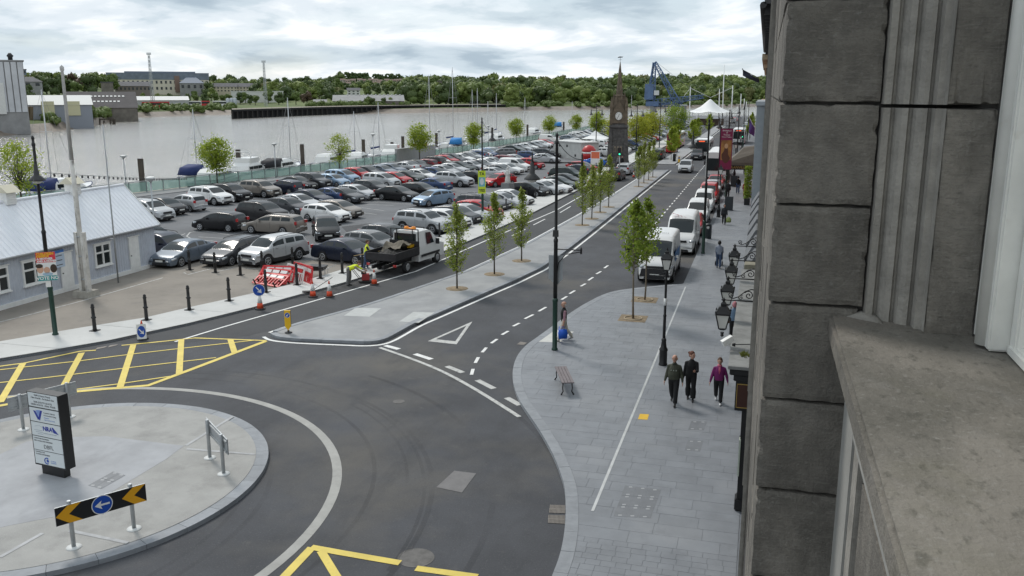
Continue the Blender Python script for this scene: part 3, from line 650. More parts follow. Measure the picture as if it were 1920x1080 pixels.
    for s in (1, -1):
        zl = zn - .13
        q = MB()
        rg = []
        for (dx, y0, y1, z0, z1) in ((.055, .62, .80, zl - .09, zl + .02), (.22, .70, .93, zl - .08, zl + .06), (.50, .90, .975, zl - .02, zl + .09)):
            X = Lc / 2 - dx; rg.append([(X, s * y0 * hw, z0), (X - .01, s * y1 * hw + s * .004, z0), (X - .03, s * y1 * hw + s * .004, z1), (X - .01, s * y0 * hw, z1 + .005)])
        if s < 0: rg = [r_[::-1] for r_ in rg]
        q.loft(rg, 0, True); P('headlight', q, M_head)
        zt = min(.98, lerp(c['top'], Lc - .2) - .10)
        P('tail_light', MB().box((-Lc / 2 + .075, s * hw * .78, zt - .05), (.16, hw * .24, .22), rz=s * .35), M_tail)
        xm = cab0 + .32
        P('mirror', MB().box((Lc / 2 - xm - .25, s * (hw + .07), c['belt'][0] + .06), (.10, .19, .13), top=.8).bar((Lc / 2 - xm - .25, s * hw * .93, c['belt'][0] + .02), (Lc / 2 - xm - .25, s * (hw + .02), c['belt'][0] + .03), .05, .03), 'paint')
    zg = zn - .22
    P('grille', MB().box((Lc / 2 - .02, 0, zg + .06), (.07, hw * .95, .13), top=.94), M_trim)
    P('bumper_intake', MB().box((Lc / 2 - .012, 0, .34), (.06, hw * 1.2, .14), top=.9), M_trim)
    P('number_plate', MB().box((Lc / 2 + .022, 0, .50), (.012, .52, .11)), M_plate)
    P('number_plate', MB().box((-Lc / 2 - .008, 0, .62 if tall < 1.6 else .7), (.02, .52, .11)), M_plate)
    sm = MB(); hd = MB()
    for s in (1, -1):
        for x in [c['ws'][0] + .30] + c['pill']:
            X = Lc / 2 - x; b = c['belt'][0] + .02
            sm.bar((X, s * (hw * .985), .42), (X, s * (hw * 1.001), .70), .008, .012).bar((X, s * hw * 1.001, .70), (X, s * hw * .972, b), .008, .012)
        for x in c['pill']: hd.box((Lc / 2 - x + .17, s * (hw * .995), c['belt'][0] - .10), (.17, .022, .028))
    P('door_seam', sm, M_trim); P('door_handle', hd, 'paint')
    if k in ('estate', 'sport utility'):
        for s in (1, -1):
            x0, x1 = roof0 + .15, c['side_end'] - .1
            P('roof_rail', MB().tube([(Lc / 2 - x, s * wroof * .93, lerp(c['top'], x) + .02 + (.03 if x not in (x0, x1) else -.03)) for x in (x0, x0 + .15, (x0 + x1) / 2, x1 - .15, x1)], .018, 6), M_trim)
    return parts
STYLE = {}
def car_style(k):
    if k in STYLE: return STYLE[k]
    parts = car_parts(k); allm = MB(); mats = [None]
    near = []
    for name, q, m, par in parts:
        mm = m
        me = q.mesh(name, [paint('silver') if m == 'paint' else m])
        near.append((name, me, m == 'paint', par))
        if m == 'paint': mi = 0
        else:
            if m not in mats: mats.append(m)
            mi = mats.index(m)
        o = len(allm.v); allm.v += q.v; allm.f += [[i + o for i in f] for f in q.f]; allm.m += [mi] * len(q.f); allm.s += q.s
    mats[0] = paint('silver'); whole = allm.mesh(k.replace(' ', '_'), mats)
    STYLE[k] = (near, whole); return STYLE[k]
def car(k, colour, x, y, hd, label, group=None, detail=True, z=0.0):
    near, whole = car_style(k); pm = paint(colour)
    nm = {'sport utility': 'sport_utility_car', 'people carrier': 'people_carrier', 'small van': 'small_van', 'panel van': 'panel_van'}.get(k, k.replace(' ', '_') + '_car')
    cat = 'van' if 'van' in k else 'car'
    if not detail:
        o = tag(obj(nm, whole, None, (x, y, z), R(hd)), label, cat, group); o.material_slots[0].link = 'OBJECT'; o.material_slots[0].material = pm; return o
    t = thing(nm, label, cat, (x, y, z), R(hd), group); wh = None
    for name, me, pt, par in near:
        o = obj(name, me, wh if par else t)
        if name in ('door_seam', 'door_handle'): o['kind'] = 'stuff'
        if name == 'wheel': wh = o
        if pt: o.material_slots[0].link = 'OBJECT'; o.material_slots[0].material = pm
    return t
# ------------------------------------------------------------------ cars in the car park: (style, colour, photo x, photo y of the near side on the ground, heading or None, own label or None)
def ordn(n): return '%d%s' % (n, 'th' if 10 <= n % 100 <= 20 else {1: 'st', 2: 'nd', 3: 'rd'}.get(n % 10, 'th'))
def lot_heading(y): return -13 if y < 112 else (-13 + (y - 112) * .2 if y < 145 else -5)
def put(k, colour, px, py, hd, label, group, ref='m', detail=None):
    g = G(px, py); h = lot_heading(g.y) if hd is None else (lot_heading(g.y) + 180 if hd == 'away' else hd)
    a = R(h); d = Vector((math.cos(a), math.sin(a), 0)); n_ = Vector((-d.y, d.x, 0))
    if n_.dot(g) < 0: n_ = -n_
    c = g + n_ * (CARS[k]['W'] / 2 - .08)
    if ref == 'f': c -= d * (CARS[k]['wb'] / 2)
    if detail is None: detail = g.y < 100
    return car(k, colour, c.x, c.y, h, label, group, detail)
H, S, E, U, P_, T, V = 'hatchback', 'saloon', 'estate', 'sport utility', 'people carrier', 'small hatchback', 'small van'
yd = 'cars parked by the shed'
put(S, 'blue grey', 341, 501, -92, 'blue grey saloon parked nose out beside the corner of the corrugated shed', yd, 'f')
put(E, 'dark grey', 436, 499, -95, 'dark grey estate car with roof rails between the blue grey saloon and silver off-roader', yd, 'f')
put(U, 'silver', 503, 500, -105, 'silver off-roader parked nose out behind the heap of red barriers', yd, 'f')
put(U, 'navy', 292, 489, -13, 'navy off-roader half hidden by the shed and the blue grey saloon', yd)
put(S, 'grey', 262, 463, -13, 'grey saloon just behind the shed corner, only its nose showing', yd)
put(S, 'navy', 635, 494, -15, 'navy saloon parked side on behind the two roadworkers', yd)
put(H, 'grey', 684, 477, -15, 'grey hatchback just behind the navy saloon near the tipper truck', yd)
put(H, 'dark grey', 715, 462, -14, 'charcoal hatchback behind the cab of the tipper truck', yd)
ms = 'cars in the middle of the car park'
put(H, 'black', 402, 434, 178, 'black hatchback with red tail lights on the hatched bay marking', ms)
put(E, 'taupe', 503, 440, 178, 'taupe estate car driving away behind the black hatchback', ms)
put(P_, 'black', 590, 447, -58, 'black people carrier driving out towards the camera', ms)
put(U, 'black', 480, 418, None, 'large black off-roader behind the taupe estate car', ms)
put(H, 'white', 600, 417, None, 'white hatchback with black grille behind the black people carrier', ms)
put(H, 'taupe', 625, 409, None, 'grey brown hatchback right behind the white hatchback, beside empty bays', ms)
put(H, 'light blue', 823, 386, -118, 'light blue hatchback driving towards the camera in the open lane', ms)
put(H, 'red', 944, 350, -122, 'red hatchback facing the camera beside the white statue plinth', ms)
rows = {
 'river': ('the glass river wall row', [(U, 'silver', 265, 414, None), (H, 'black', 297, 403, None), (T, 'silver', 338, 396, 'away'), (U, 'white', 383, 384, None), (U, 'black', 420, 378, None), (U, 'taupe', 477, 370, None), (H, 'navy', 525, 364, 'away'), (S, 'black', 549, 356, None), (U, 'dark grey', 577, 353, None), (H, 'light blue', 615, 351, None), (P_, 'light blue', 633, 344, None), (T, 'red', 662, 338, None), (S, 'dark grey', 682, 333, None), (S, 'blue grey', 708, 331, None), (H, 'blue grey', 727, 328, None), (S, 'silver', 750, 324, 'away'), (S, 'navy', 764, 322, None), (S, 'black', 777, 320, None), (H, 'dark red', 789, 318, 'away'), (U, 'black', 801, 316, 'away'), (H, 'white', 818, 313, None), (H, 'red', 831, 310, None), (E, 'dark grey', 843, 307, None), (S, 'white', 859, 306, None), (S, 'black', 869, 304, None), (S, 'silver', 878, 302, None), (H, 'blue', 887, 300, 'away'), (T, 'white', 897, 298, None), (S, 'blue', 905, 296, None), (H, 'light blue', 913, 294, None), (H, 'silver', 922, 292.5, None)]),
 'second': ('the second row from the river wall', [(H, 'dark grey', 529, 403, None), (S, 'silver', 549, 395, None), (S, 'navy', 572, 385, None), (S, 'blue', 604, 380, 'away'), (S, 'dark grey', 633, 381, None), (H, 'silver', 659, 375, None), (H, 'dark grey', 688, 364, None), (P_, 'silver', 707, 351, None), (H, 'red', 733, 347, None), (S, 'dark green', 755, 344, None), (S, 'white', 780, 340, None), (S, 'blue', 808, 336, None), (S, 'silver', 824, 331, None), (S, 'silver', 841, 327, None), (E, 'dark green', 855, 324, None), (S, 'silver', 878, 322, None), (S, 'dark grey', 893, 320, None), (S, 'white', 905, 317, None), (S, 'silver', 919, 314, None), (P_, 'dark red', 933, 312, 'away'), (S, 'silver', 960, 308, None)]),
 'third': ('the row behind the light blue hatchback', [(S, 'black', 736, 377, None), (H, 'black', 779, 370, None), (S, 'blue', 800, 359, 'away'), (U, 'silver', 844, 350, None), (S, 'black', 884, 344, None), (S, 'silver', 912, 336, 'away'), (S, 'grey', 931, 330, None), (S, 'white', 944, 327, None), (V, 'white', 960, 322, None), (T, 'red', 991, 317, None), (S, 'silver', 1018, 306, None), (H, 'blue', 990, 301, None), (E, 'dark grey', 1020, 296, None)]),
 'road': ('the row facing the footpath bollards', [(U, 'silver', 782, 437, None), (H, 'white', 825, 429, None), (H, 'dark grey', 846, 421, None), (S, 'silver', 866, 417, None), (H, 'red', 888, 409, None), (E, 'dark grey', 893, 397, None), (H, 'grey', 910, 394, None), (S, 'silver', 932, 391, None), (S, 'white', 948, 385, None), (H, 'black', 985, 369, None), (S, 'silver', 1008, 366, None), (S, 'white', 1026, 363, None), (S, 'dark green', 1040, 356, None), (S, 'black', 1054, 350, None), (U, 'dark green', 1059, 341, None), (H, 'navy', 1074, 330, 'away'), (H, 'red', 1087, 324, None)]),
 'upper': ('the row behind the pay booth', [(S, 'dark green', 958, 288, None), (S, 'silver', 972, 285.5, None), (S, 'white', 984, 283, None), (S, 'grey', 995, 281, None), (S, 'silver', 1005, 279, None), (H, 'white', 1013, 277.5, None), (H, 'red', 1020, 276, None), (H, 'dark red', 1026, 275, None)]),
}
for rn, (where, lst) in rows.items():
    for i, (k, c, px, py, hd) in enumerate(lst): put(k, c, px, py, hd, '%s %s, %s in %s' % (c, k, ordn(i + 1), where), 'cars in ' + where)
put(E, 'grey', 942, 295, -160, 'grey estate car crossing the lane near the concrete river wall', ms)
put(V, 'white', 1028, 268, -4, 'white small van by the glass wall behind the pay booth', ms); put(H, 'blue grey', 1064, 266, -20, 'blue grey hatchback parked alone behind the pay booth', ms)
put(S, 'bright blue', 1120, 314, -8, 'bright blue car in front of the clock tower', ms, detail=False)
# the far car park beyond the clock tower
def far_row(x0, y0, x1, y1, n, hd, where):
    for i in range(n):
        t = i / (n - 1); k = rnd.choice((H, S, H, U, T, E, P_)); c = rnd.choice(('silver', 'silver', 'white', 'black', 'dark grey', 'grey', 'navy', 'white', 'silver', 'dark grey', 'blue grey', 'black', 'grey', 'red', 'white', 'blue'))
        car(k, c, x0 + (x1 - x0) * t, y0 + (y1 - y0) * t, hd + rnd.uniform(-2, 2), '%s %s, %s along %s' % (c, k, ordn(i + 1), where), 'cars in ' + where, False)
far_row(-24.5, 146, -24.0, 200, 16, 0, 'the road side row past the yellow trees')
far_row(-31, 168, -30, 212, 14, 180, 'the second row past the yellow trees')
far_row(-36, 172, -35, 226, 16, 0, 'the third row past the yellow trees')
far_row(-24.5, 212, -24, 292, 24, 0, 'the row running up to the white tent')
far_row(-31.5, 232, -31, 294, 18, 180, 'the row short of the white tent')
far_row(-41, 196, -40.5, 262, 18, 0, 'the river side row by the crane')
far_row(-10.6, 318, -10.6, 388, 9, -90, 'the distant traffic queue past the tent')
far_row(-5.2, 262, -5.1, 330, 9, 90, 'the distant kerb beyond the buses')
# ------------------------------------------------------------------ traffic and parked vans on the street
st_ = 'vehicles on the street'
car(H, 'black', -16.9, 106.5, 88, 'black hatchback driving away beside the median trees', st_)
car(E, 'silver', -17.0, 114.5, 88, 'silver estate car driving away ahead of the black hatchback', st_)
car(U, 'dark green', -15.9, 142, 88, 'dark off-roader on the road just past the clock tower', st_, False)
car(H, 'red', -15.4, 158, 88, 'red hatchback following the red bus', st_, False)
car(S, 'dark grey', -17.3, 97, 88, 'dark grey car behind the median trees, nearly hidden by leaves', st_)
g = G(1283, 325); car(P_, 'silver', g.x, g.y + 2.2, -90, 'silver car driving towards the camera on the near carriageway', st_)
g = G(1305, 301); car(U, 'dark grey', g.x, g.y + 2.2, -90, 'dark off-roader behind the silver oncoming car', st_, False)
car(P_, 'dark grey', -7.55, 59.2, -90, 'dark grey people carrier driving past the parked white van', st_)
# panel vans in the bays; the livery lettering is a part of its van
M_red_l = mat('livery_red', (.40, .02, .04), .5); M_bl_l = mat('livery_blue', (.02, .16, .42), .5)
v = car('panel van', 'white', -4.85, 59.75, -90, 'white high roof van with red lettering above its windscreen', st_)
text('PATCH', .34, M_red_l, v, (1.10, 0, 2.345), (0, R(14), R(90)), bold=.008, sx=1.25); text('PATCH', .26, M_red_l, v, (2.33, 0, 1.215), (0, R(22), R(90)), bold=.004, sx=1.2, name='bonnet_lettering')
v = car('panel van', 'white', -5.35, 50.6, -90, 'white and black van behind the two pavement trees', st_)
MB().box((.3, -1.005, 1.35), (2.6, .01, .5)).box((.3, 1.005, 1.35), (2.6, .01, .5)).build('blue_stripe', M_bl_l, v)
MB().box((2.5, 0, .62), (.62, 1.62, .42), top=.9).build('dark_bonnet_band', M_trim, v)
text('PATCH', .3, M_trim, v, (.3, 0, 2.475), (0, 0, R(90)), name='roof_lettering')
lane = [(T, 'red', 66.8, 'small red hatchback squeezed behind the white lettered van'), (V, 'white', 73, 'white and blue small van, second van from the litter bin'), (V, 'white', 80.5, 'white small van in front of the red van in the kerb bays'), (V, 'red', 87.0, 'red small van parked in the kerb bays'), (H, 'silver', 94, 'silver hatchback in the kerb bays behind the red van'), (H, 'red', 100, 'red hatchback parked right before the white coach')]
for k, c, y, lb in lane:
    v = car(k, c, -4.8, y, -90, lb, st_)
    if 'blue' in lb: MB().box((1.55, 0, .80), (1.0, 1.6, .16), top=.94, ry=R(8)).build('blue_bonnet', paint('bright blue'), v)
# ------------------------------------------------------------------ buses
def bus(label, x, y, hd, Lb, Hb, low, up, roof, dest=None, rearview=False, wrap=None):
    t = thing('bus', label, 'bus', (x, y, 0), R(hd), 'buses on the street'); W = 2.5; hw = W / 2
    def ring(X, k, f=1.0):
        return [(X, -hw * f, .35), (X, -hw * f, 1.25), (X, -hw * f, Hb - .35), (X, -hw * .93 * f, Hb - .1), (X, -hw * .7 * f, Hb), (X, hw * .7 * f, Hb), (X, hw * .93 * f, Hb - .1), (X, hw * f, Hb - .35), (X, hw * f, 1.25), (X, hw * f, .35)]
    b = MB(); b.loft([ring(Lb / 2, 0, .95), ring(Lb / 2 - .12, 0), ring(-Lb / 2 + .1, 0), ring(-Lb / 2, 0, .96)], 0, False)
    for i in range(len(b.f)):
        zc = sum(b.v[j][2] for j in b.f[i]) / len(b.f[i]); b.m[i] = 0 if zc < 1.0 else (2 if zc > Hb - .25 else 1)
    b.build('body', [low, up, roof], t)
    MB().box((Lb / 2 + .01, 0, 1.85 + (Hb - 3) * .4), (.06, W * .86, 1.45), top=.96).build('windscreen', M_cg, t)
    MB().box((-Lb / 2 - .004, 0, 2.0 + (Hb - 3) * .3), (.03, W * .82, 1.0)).build('rear_window', M_cg, t)
    n = 6
    for s in (1, -1):
        for i in range(n):
            x0 = Lb / 2 - .5 - (Lb - 1.0) * (i + .5) / n; MB().box((x0, s * (hw + .004), 2.0 + (Hb - 3) * .35), ((Lb - 1) / n - .09, .02, 1.05)).build('side_window', M_cg, t)
        for X in (Lb / 2 - 2.4, -Lb / 2 + 3.0):
            wv = MB().lathe([(.28, -.14), (.46, -.14), (.5, -.1), (.5, .1), (.46, .14), (.28, .14)], 18, c=(X, s * (hw - .13), .5), axis='y').build('wheel', M_tyre, t)
            MB().lathe([(.28, -.01), (.28, .01)], 14, c=(X, s * (hw + .005), .5), axis='y').build('rim', M_rim, wv)
        MB().box((Lb / 2 + .02, s * hw * .74, .82), (.06, .42, .2)).build('headlight', M_head, t); MB().box((-Lb / 2 - .02, s * hw * .86, 1.0), (.05, .2, .4)).build('tail_light', M_tail, t)
        MB().box((Lb / 2 + .22, s * (hw + .12), 2.2), (.12, .2, .42)).bar((Lb / 2, s * hw * .95, 2.45), (Lb / 2 + .22, s * (hw + .12), 2.4), .05, .05).build('mirror', M_trim, t)
    MB().box((Lb / 2 + .02, 0, .42), (.05, W * .8, .24)).build('bumper', M_trim, t)
    if dest:
        MB().box((Lb / 2 + .02, 0, Hb - .28), (.05, W * .62, .30)).build('destination_box', M_trim, t)
        for k in range(6): MB().box((Lb / 2 + .05, -.4 + .16 * k, Hb - .28), (.01, .11, .13 if k % 2 else .16)).build('led_segment', mat('led_orange', (1, .12, .03), .5, emit=1.2), t)
    if wrap: MB().box((-Lb / 2 - .012, 0, 1.9), (.02, W * .92, 1.9)).build('rear_advert', wrap, t)
    return t
wht, rdp = paint('white'), mat('bus_red', (.50, .02, .02), .35, coat=.5)
bus('white coach with dark windscreen parked at the kerb', -5.15, 113, -90, 11.5, 3.45, wht, wht, wht)
bus('white and red bus coming towards the camera', -9.4, 150, -90, 11, 3.05, rdp, wht, wht, '617')
bus('distant white and red bus near the pavement lamp posts', -4.9, 192, -90, 11, 3.1, rdp, wht, wht, '611')
b_ = bus('red bus driving away past the yellow green trees', -16.4, 176, 90, 11, 3.0, rdp, rdp, wht, wrap=mat('advert_maroon', (.10, .015, .02), .5))
# ------------------------------------------------------------------ tipper truck
a, b = G(762, 512), G(820, 492); hd = math.atan2(b.y - a.y, b.x - a.x); d = Vector((math.cos(hd), math.sin(hd), 0)); n_ = Vector((-d.y, d.x, 0)); c = (a + b) / 2 + n_ * .92
t = thing('tipper_truck', 'white cab tipper truck with black open bed loaded with rubble', 'truck', (c.x, c.y, 0), hd)
wb = 3.5; cab = MB(); rg = []
for X, zt, f, zb in ((2.75, 1.05, .90, .5), (2.66, 1.22, .95, .42), (2.05, 1.42, 1, .42), (1.30, 2.12, .96, .42), (.95, 2.24, .94, .42), (-.35, 2.26, .94, .42), (-.38, 2.2, .94, .42)):
    h_ = .98 * f; zm = min(1.30, zt - .05); rg.append([(X, -h_, zb), (X, -h_, zm), (X, -h_ * .86, zt - .06), (X, -h_ * .6, zt), (X, h_ * .6, zt), (X, h_ * .86, zt - .06), (X, h_, zm), (X, h_, zb)])
cab.loft(rg, 0, False)
cb = cab.build('cab', paint('white'), t)
MB().box((1.68, 0, 1.79), (.03, 1.56, .98), ry=R(-47)).build('windscreen', M_cg, t)
for s in (1, -1):
    MB().add([(1.42, s * .935, 1.36), (.55, s * .95, 1.36), (.55, s * .86, 2.06), (1.12, s * .86, 2.02)], [(0, 1, 2, 3) if s < 0 else (3, 2, 1, 0)]).add([(1.42, s * .945, 1.36), (.55, s * .962, 1.36), (.55, s * .875, 2.06), (1.12, s * .875, 2.02)], [(0, 1, 2, 3) if s > 0 else (3, 2, 1, 0)]).build('side_window', M_cg, t)
    MB().box((.93, s * .985, .74), (2.2, .02, .14)).build('side_trim', M_trim, t); MB().box((1.55, s * 1.12, 1.42), (.12, .2, .34)).build('mirror', M_trim, t)
    MB().box((2.50, s * .80, 1.02), (.34, .16, .24)).build('headlight', M_head, t); MB().box((-3.02, s * .9, .62), (.05, .2, .14)).build('tail_light', M_tail, t)
    for X in (wb / 2, -wb / 2):
        wv = MB().lathe([(.21, -.12), (.32, -.12), (.35, -.08), (.35, .08), (.32, .12), (.21, .12)], 20, c=(X, s * .87, .35), axis='y').build('wheel', M_tyre, t)
        MB().lathe([(.22, -.01), (.20, .012), (.09, .03), (.07, .01)] if s > 0 else [(.07, -.01), (.09, -.03), (.20, -.012), (.22, .01)], 16, c=(X, s * .985, .35), axis='y').build('rim', M_rim, wv)
MB().box((-.395, 0, 1.78), (.02, 1.5, .62)).build('rear_window', M_cg, t)
MB().box((-1.5, .35, .55), (3.9, .12, .2)).box((-1.5, -.35, .55), (3.9, .12, .2)).box((2.74, 0, .52), (.1, 1.7, .26)).build('chassis', M_trim, t)
bed = MB().box((-1.78, 0, .90), (2.6, 2.05, .07)).build('bed', M_under, t)
dk = mat('tipper_black', (.016, .016, .018), .55, var=.3, scale=4)
for c_, d_ in (((-1.78, 1.02, 1.14), (2.6, .05, .44)), ((-1.78, -1.02, 1.14), (2.6, .05, .44)), ((-3.07, 0, 1.10), (.05, 2.05, .42)), ((-.50, 0, 1.30), (.05, 2.05, .75))): MB().box(c_, d_).build('side_board', dk, t)
fr = MB()
for s in (1, -1): fr.bar((-.45, s * .95, 1.0), (-.45, s * .95, 2.36), .05, .05).bar((-.45, s * .55, 1.6), (-.45, s * .55, 2.36), .04, .04).bar((.5, s * .80, 2.26), (.5, s * .80, 2.40), .04, .04)
fr.bar((-.45, -.97, 2.36), (-.45, .97, 2.36), .05, .05).bar((.5, -.8, 2.38), (.5, .8, 2.38), .04, .04).build('ladder_rack', M_trim, t)
MB().lathe([(.12, 0), (.14, .04), (.12, .15), (.0, .17)], 12, c=(.2, .25, 2.27)).box((.2, 0, 2.31), (.18, .75, .07)).lathe([(.12, 0), (.14, .04), (.12, .15), (.0, .17)], 12, c=(.2, -.25, 2.27)).build('beacon_bar', M_amber, t)
rb = MB(); r2 = random.Random(3); gx, gy = 14, 11
vs = [(-2.95 + 2.35 * i / gx, -.92 + 1.84 * j / gy, .97 + .42 * math.sin(math.pi * i / gx) * math.sin(math.pi * j / gy) + r2.uniform(-.07, .07)) for i in range(gx + 1) for j in range(gy + 1)]
rb.add(vs, [(i * (gy + 1) + j, (i + 1) * (gy + 1) + j, (i + 1) * (gy + 1) + j + 1, i * (gy + 1) + j + 1) for i in range(gx) for j in range(gy)])
o = rb.build('rubble_load', mat('rubble_dark', (.05, .048, .045), .95, var=.5, scale=5, bump=.6, bscale=12)); o.matrix_world = Matrix.Translation((c.x, c.y, 0)) @ Matrix.Rotation(hd, 4, 'Z'); tag(o, 'dark heap of rubble lying in the bed of the tipper truck', 'rubble')
cl = MB(); gx, gy = 12, 8; vs = []
for i in range(gx + 1):
    for j in range(gy + 1): u, v_ = i / gx, j / gy; vs.append((-2.1 + 1.7 * u, -.7 + 1.3 * v_, 1.36 + .30 * math.sin(3.1 * (1 - u)) + .13 * math.sin(9 * u + 5 * v_) + .10 * math.cos(11 * v_ + 3 * u) - .25 * u * v_))
cl.add(vs, [(i * (gy + 1) + j, (i + 1) * (gy + 1) + j, (i + 1) * (gy + 1) + j + 1, i * (gy + 1) + j + 1) for i in range(gx) for j in range(gy)], 0, True)
o = cl.build('tarpaulin', mat('tarpaulin_brown', (.16, .14, .11), .9, var=.35, scale=4)); o.matrix_world = Matrix.Translation((c.x, c.y, 0)) @ Matrix.Rotation(hd, 4, 'Z'); tag(o, 'crumpled brown tarpaulin thrown over the rubble in the truck bed', 'tarpaulin')
o = MB().box((0, 0, 0), (.5, .2, .16)).lathe([(.03, .08), (.03, .14)], 8).build('tool_box', mat('yellow_plastic', (.75, .42, .02), .5)); o.matrix_world = Matrix.Translation((c.x, c.y, 0)) @ Matrix.Rotation(hd, 4, 'Z') @ Matrix.Translation((-.75, -.6, 1.42)); tag(o, 'yellow tool box at the front of the truck bed', 'tool box')
# ================================================================== STREET FURNITURE
M_glob = mat('lamp_glass', (.62, .62, .58), .15, spec=.5)
def tall_lamp(label, x, y, arms, h=8.5, lower='green', z0=.1, lean=0):
    """dark quay lighting column; arms = [(direction deg, length, has lamp)]"""
    t = thing('lamp_column', label, 'lamp post', (x, y, z0), 0, 'tall dark lamp columns along the quay')
    lo = M_green if lower == 'green' else M_black
    MB().lathe([(.13, 0), (.13, .06), (.10, .10), (.10, 2.0), (.115, 2.04), (.115, 2.1), (.085, 2.16)], 14).build('base_section', lo, t)
    MB().lathe([(.085, 2.16), (.08, 4.4), (.092, 4.45), (.092, 4.52), (.062, 4.58), (.056, h - .35), (.075, h - .33), (.075, h - .22), (.05, h - .2), (.045, h - .08), (.07, h - .03), (.05, h + .05), (.0, h + .1)], 14).build('column', M_black, t)
    za = h - 1.05
    for dg, ln_, lamp in arms:
        d = Vector((math.cos(R(dg)), math.sin(R(dg)), 0)); e = d * ln_ + Vector((0, 0, za))
        a = MB().tube([Vector((0, 0, za)), e], .028, 8); a.lathe([(.03, -.12), (.045, -.06), (.045, .1), (.03, .14), (.03, .3), (.0, .42)], 10, c=tuple(e))
        ar = a.build('cross_arm', M_black, t)
        s_ = [];
        for k in range(9): u = k / 8; p = d * (.08 + (ln_ - .1) * u); s_.append((p.x, p.y, h - .3 - (.62) * (1 - (1 - u) ** 2.2)))
        MB().tube(s_, .014, 6).build('stay_chain', M_black, ar)
        if lamp:
            sh = MB().lathe([(.03, 0), (.075, -.05), (.085, -.30), (.11, -.32), (.11, -.46), (.13, -.48), (.315, -.66), (.32, -.70), (.30, -.69), (.12, -.50)], 18, c=(e.x, e.y, e.z + .02)).build('lamp_shade', M_iron, t)
            MB().lathe([(.20, -.66), (.21, -.72), (.15, -.80), (.0, -.83)], 14, c=(e.x, e.y, e.z + .02)).build('lamp_bowl', M_glob, sh)
    return t
t1 = tall_lamp('green and black lamp column with a vote poster in front of the shed', -28.9, 29.9, [(-48, .34, True)], 8.4)
gp_ = tall_lamp('tall green lamp column on the pavement beside the man with blue bags', *G(1040, 656, .12)[:2], [(180, .98, True), (0, 1.0, False)], 8.6, z0=.12)
MB().tube([(0, -.02, 4.15), (1.02, .0, 4.15)], .022, 8).tube([(.05, -.03, 3.1), (.12, 0, 3.6), (.4, 0, 3.95), (1.0, 0, 4.08)], .02, 6).lathe([(.04, 0), (.04, .2), (0, .28)], 8, c=(1.02, 0, 4.0)).build('banner_arm', M_black, gp_)
pl = MB().box((-.02, .13, 3.38), (.58, .02, .98)).build('sign_plate', mat('sign_back_grey', (.36, .38, .39), .5, .3, var=.06), gp_); MB().add([(-.24, .12, 2.88), (.24, .12, 2.88), (0, .12, 2.62)], [(0, 1, 2)]).add([(-.24, .14, 2.88), (0, .14, 2.62), (.24, .14, 2.88)], [(0, 1, 2)]).build('sign_gusset', M_steel, pl)
MB().box((0, -.04, 4.78), (.22, .12, .26), top=.9).build('cabinet', M_iron, gp_)
t3 = tall_lamp('lamp column with a yellow green vote poster beside the tipper truck lane', *G(905, 416)[:2], [(0, .85, True)], 8.2)
# posters: built flat, as they are
def poster(parent, loc, rot, w_, h_, base, name='poster'):
    o = obj(name, MB().box((0, 0, 0), (w_, h_, .006)).mesh(name, [base]), parent, loc); o.rotation_euler = rot; return o
pw = mat('poster_white', (.80, .79, .77), .5); pr_ = mat('poster_red', (.70, .04, .06), .5); pt = mat('poster_teal', (.03, .30, .30), .5); py_ = mat('poster_yellow', (.85, .48, .02), .5)
po = poster(t1, (.10, -.16, 3.05), (R(90), 0, R(38)), .74, 1.22, pw)
obj('red_field', MB().box((0, .39, .004), (.74, .44, .004)).mesh('red_field', [pr_]), po); obj('teal_field', MB().box((0, -.505, .004), (.74, .21, .004)).mesh('teal_field', [pt]), po)
for s, m_, yy, sz in (('CHILDREN', py_, .535, .135), ('DESERVE', py_, .43, .12), ('A MOTHER', pw, .325, .12), ('AND A FATHER', pw, .225, .105)): text(s, sz, m_, po, (-.34, yy, .009), align='LEFT', bold=.006)
text('VOTE NO', .19, pw, po, (0, -.505, .009), bold=.006)
sk = mat('print_skin', (.62, .36, .25), .6); hr = mat('print_hair', (.05, .03, .02), .6)
for cx, cy, rx, ry, m_, nm in ((-.25, -.10, .13, .18, sk, 'printed_face'), (.0, -.16, .12, .14, sk, 'printed_face'), (.26, -.10, .13, .18, hr, 'printed_hair'), (.24, -.17, .09, .12, sk, 'printed_face'), (-.27, .03, .14, .09, hr, 'printed_hair'), (.02, -.33, .2, .07, mat('print_blue', (.35, .5, .62), .6), 'printed_shirt')):
    obj(nm, MB().add([(cx + rx * math.cos(a * .393), cy + ry * math.sin(a * .393), .006 + .0006 * (nm == 'printed_hair')) for a in range(16)], [tuple(range(16))]).mesh(nm, [m_]), po)
text('2', .001, pw, po, (0, 0, 0)) if False else None
pl2 = poster(t1, (.06, -.13, 2.30), (R(90), 0, R(38)), .2, .3, pw, 'notice')
pn = poster(t3, (.0, -.14, 3.15), (R(90), 0, R(15)), .62, 1.85, mat('poster_lime', (.55, .66, .03), .5))
obj('blue_field', MB().box((0, .02, .004), (.50, .75, .004)).mesh('blue_field', [mat('poster_sky', (.16, .42, .50), .5)]), pn)
obj('printed_figure', MB().add([(.16 * math.cos(a * .393), .05 + .28 * math.sin(a * .393), .0075) for a in range(16)], [tuple(range(16))]).mesh('printed_figure', [mat('print_pale', (.6, .65, .66), .6)]), pn)
text('TÁ', .32, M_black, pn, (0, .66, .008), bold=.01); text('YES', .30, M_black, pn, (0, -.68, .008), bold=.01)
for i, (px, py, lb) in enumerate([(1117, 293, 'lamp column just before the clock tower'), (1192, 300, 'lamp column just behind the clock tower'), (1236, 278, 'lamp column beside the yellow green trees')]):
    tall_lamp('distant dark ' + lb, *G(px, py)[:2], [(180, .9, True), (0, .9, True)], 8.4)
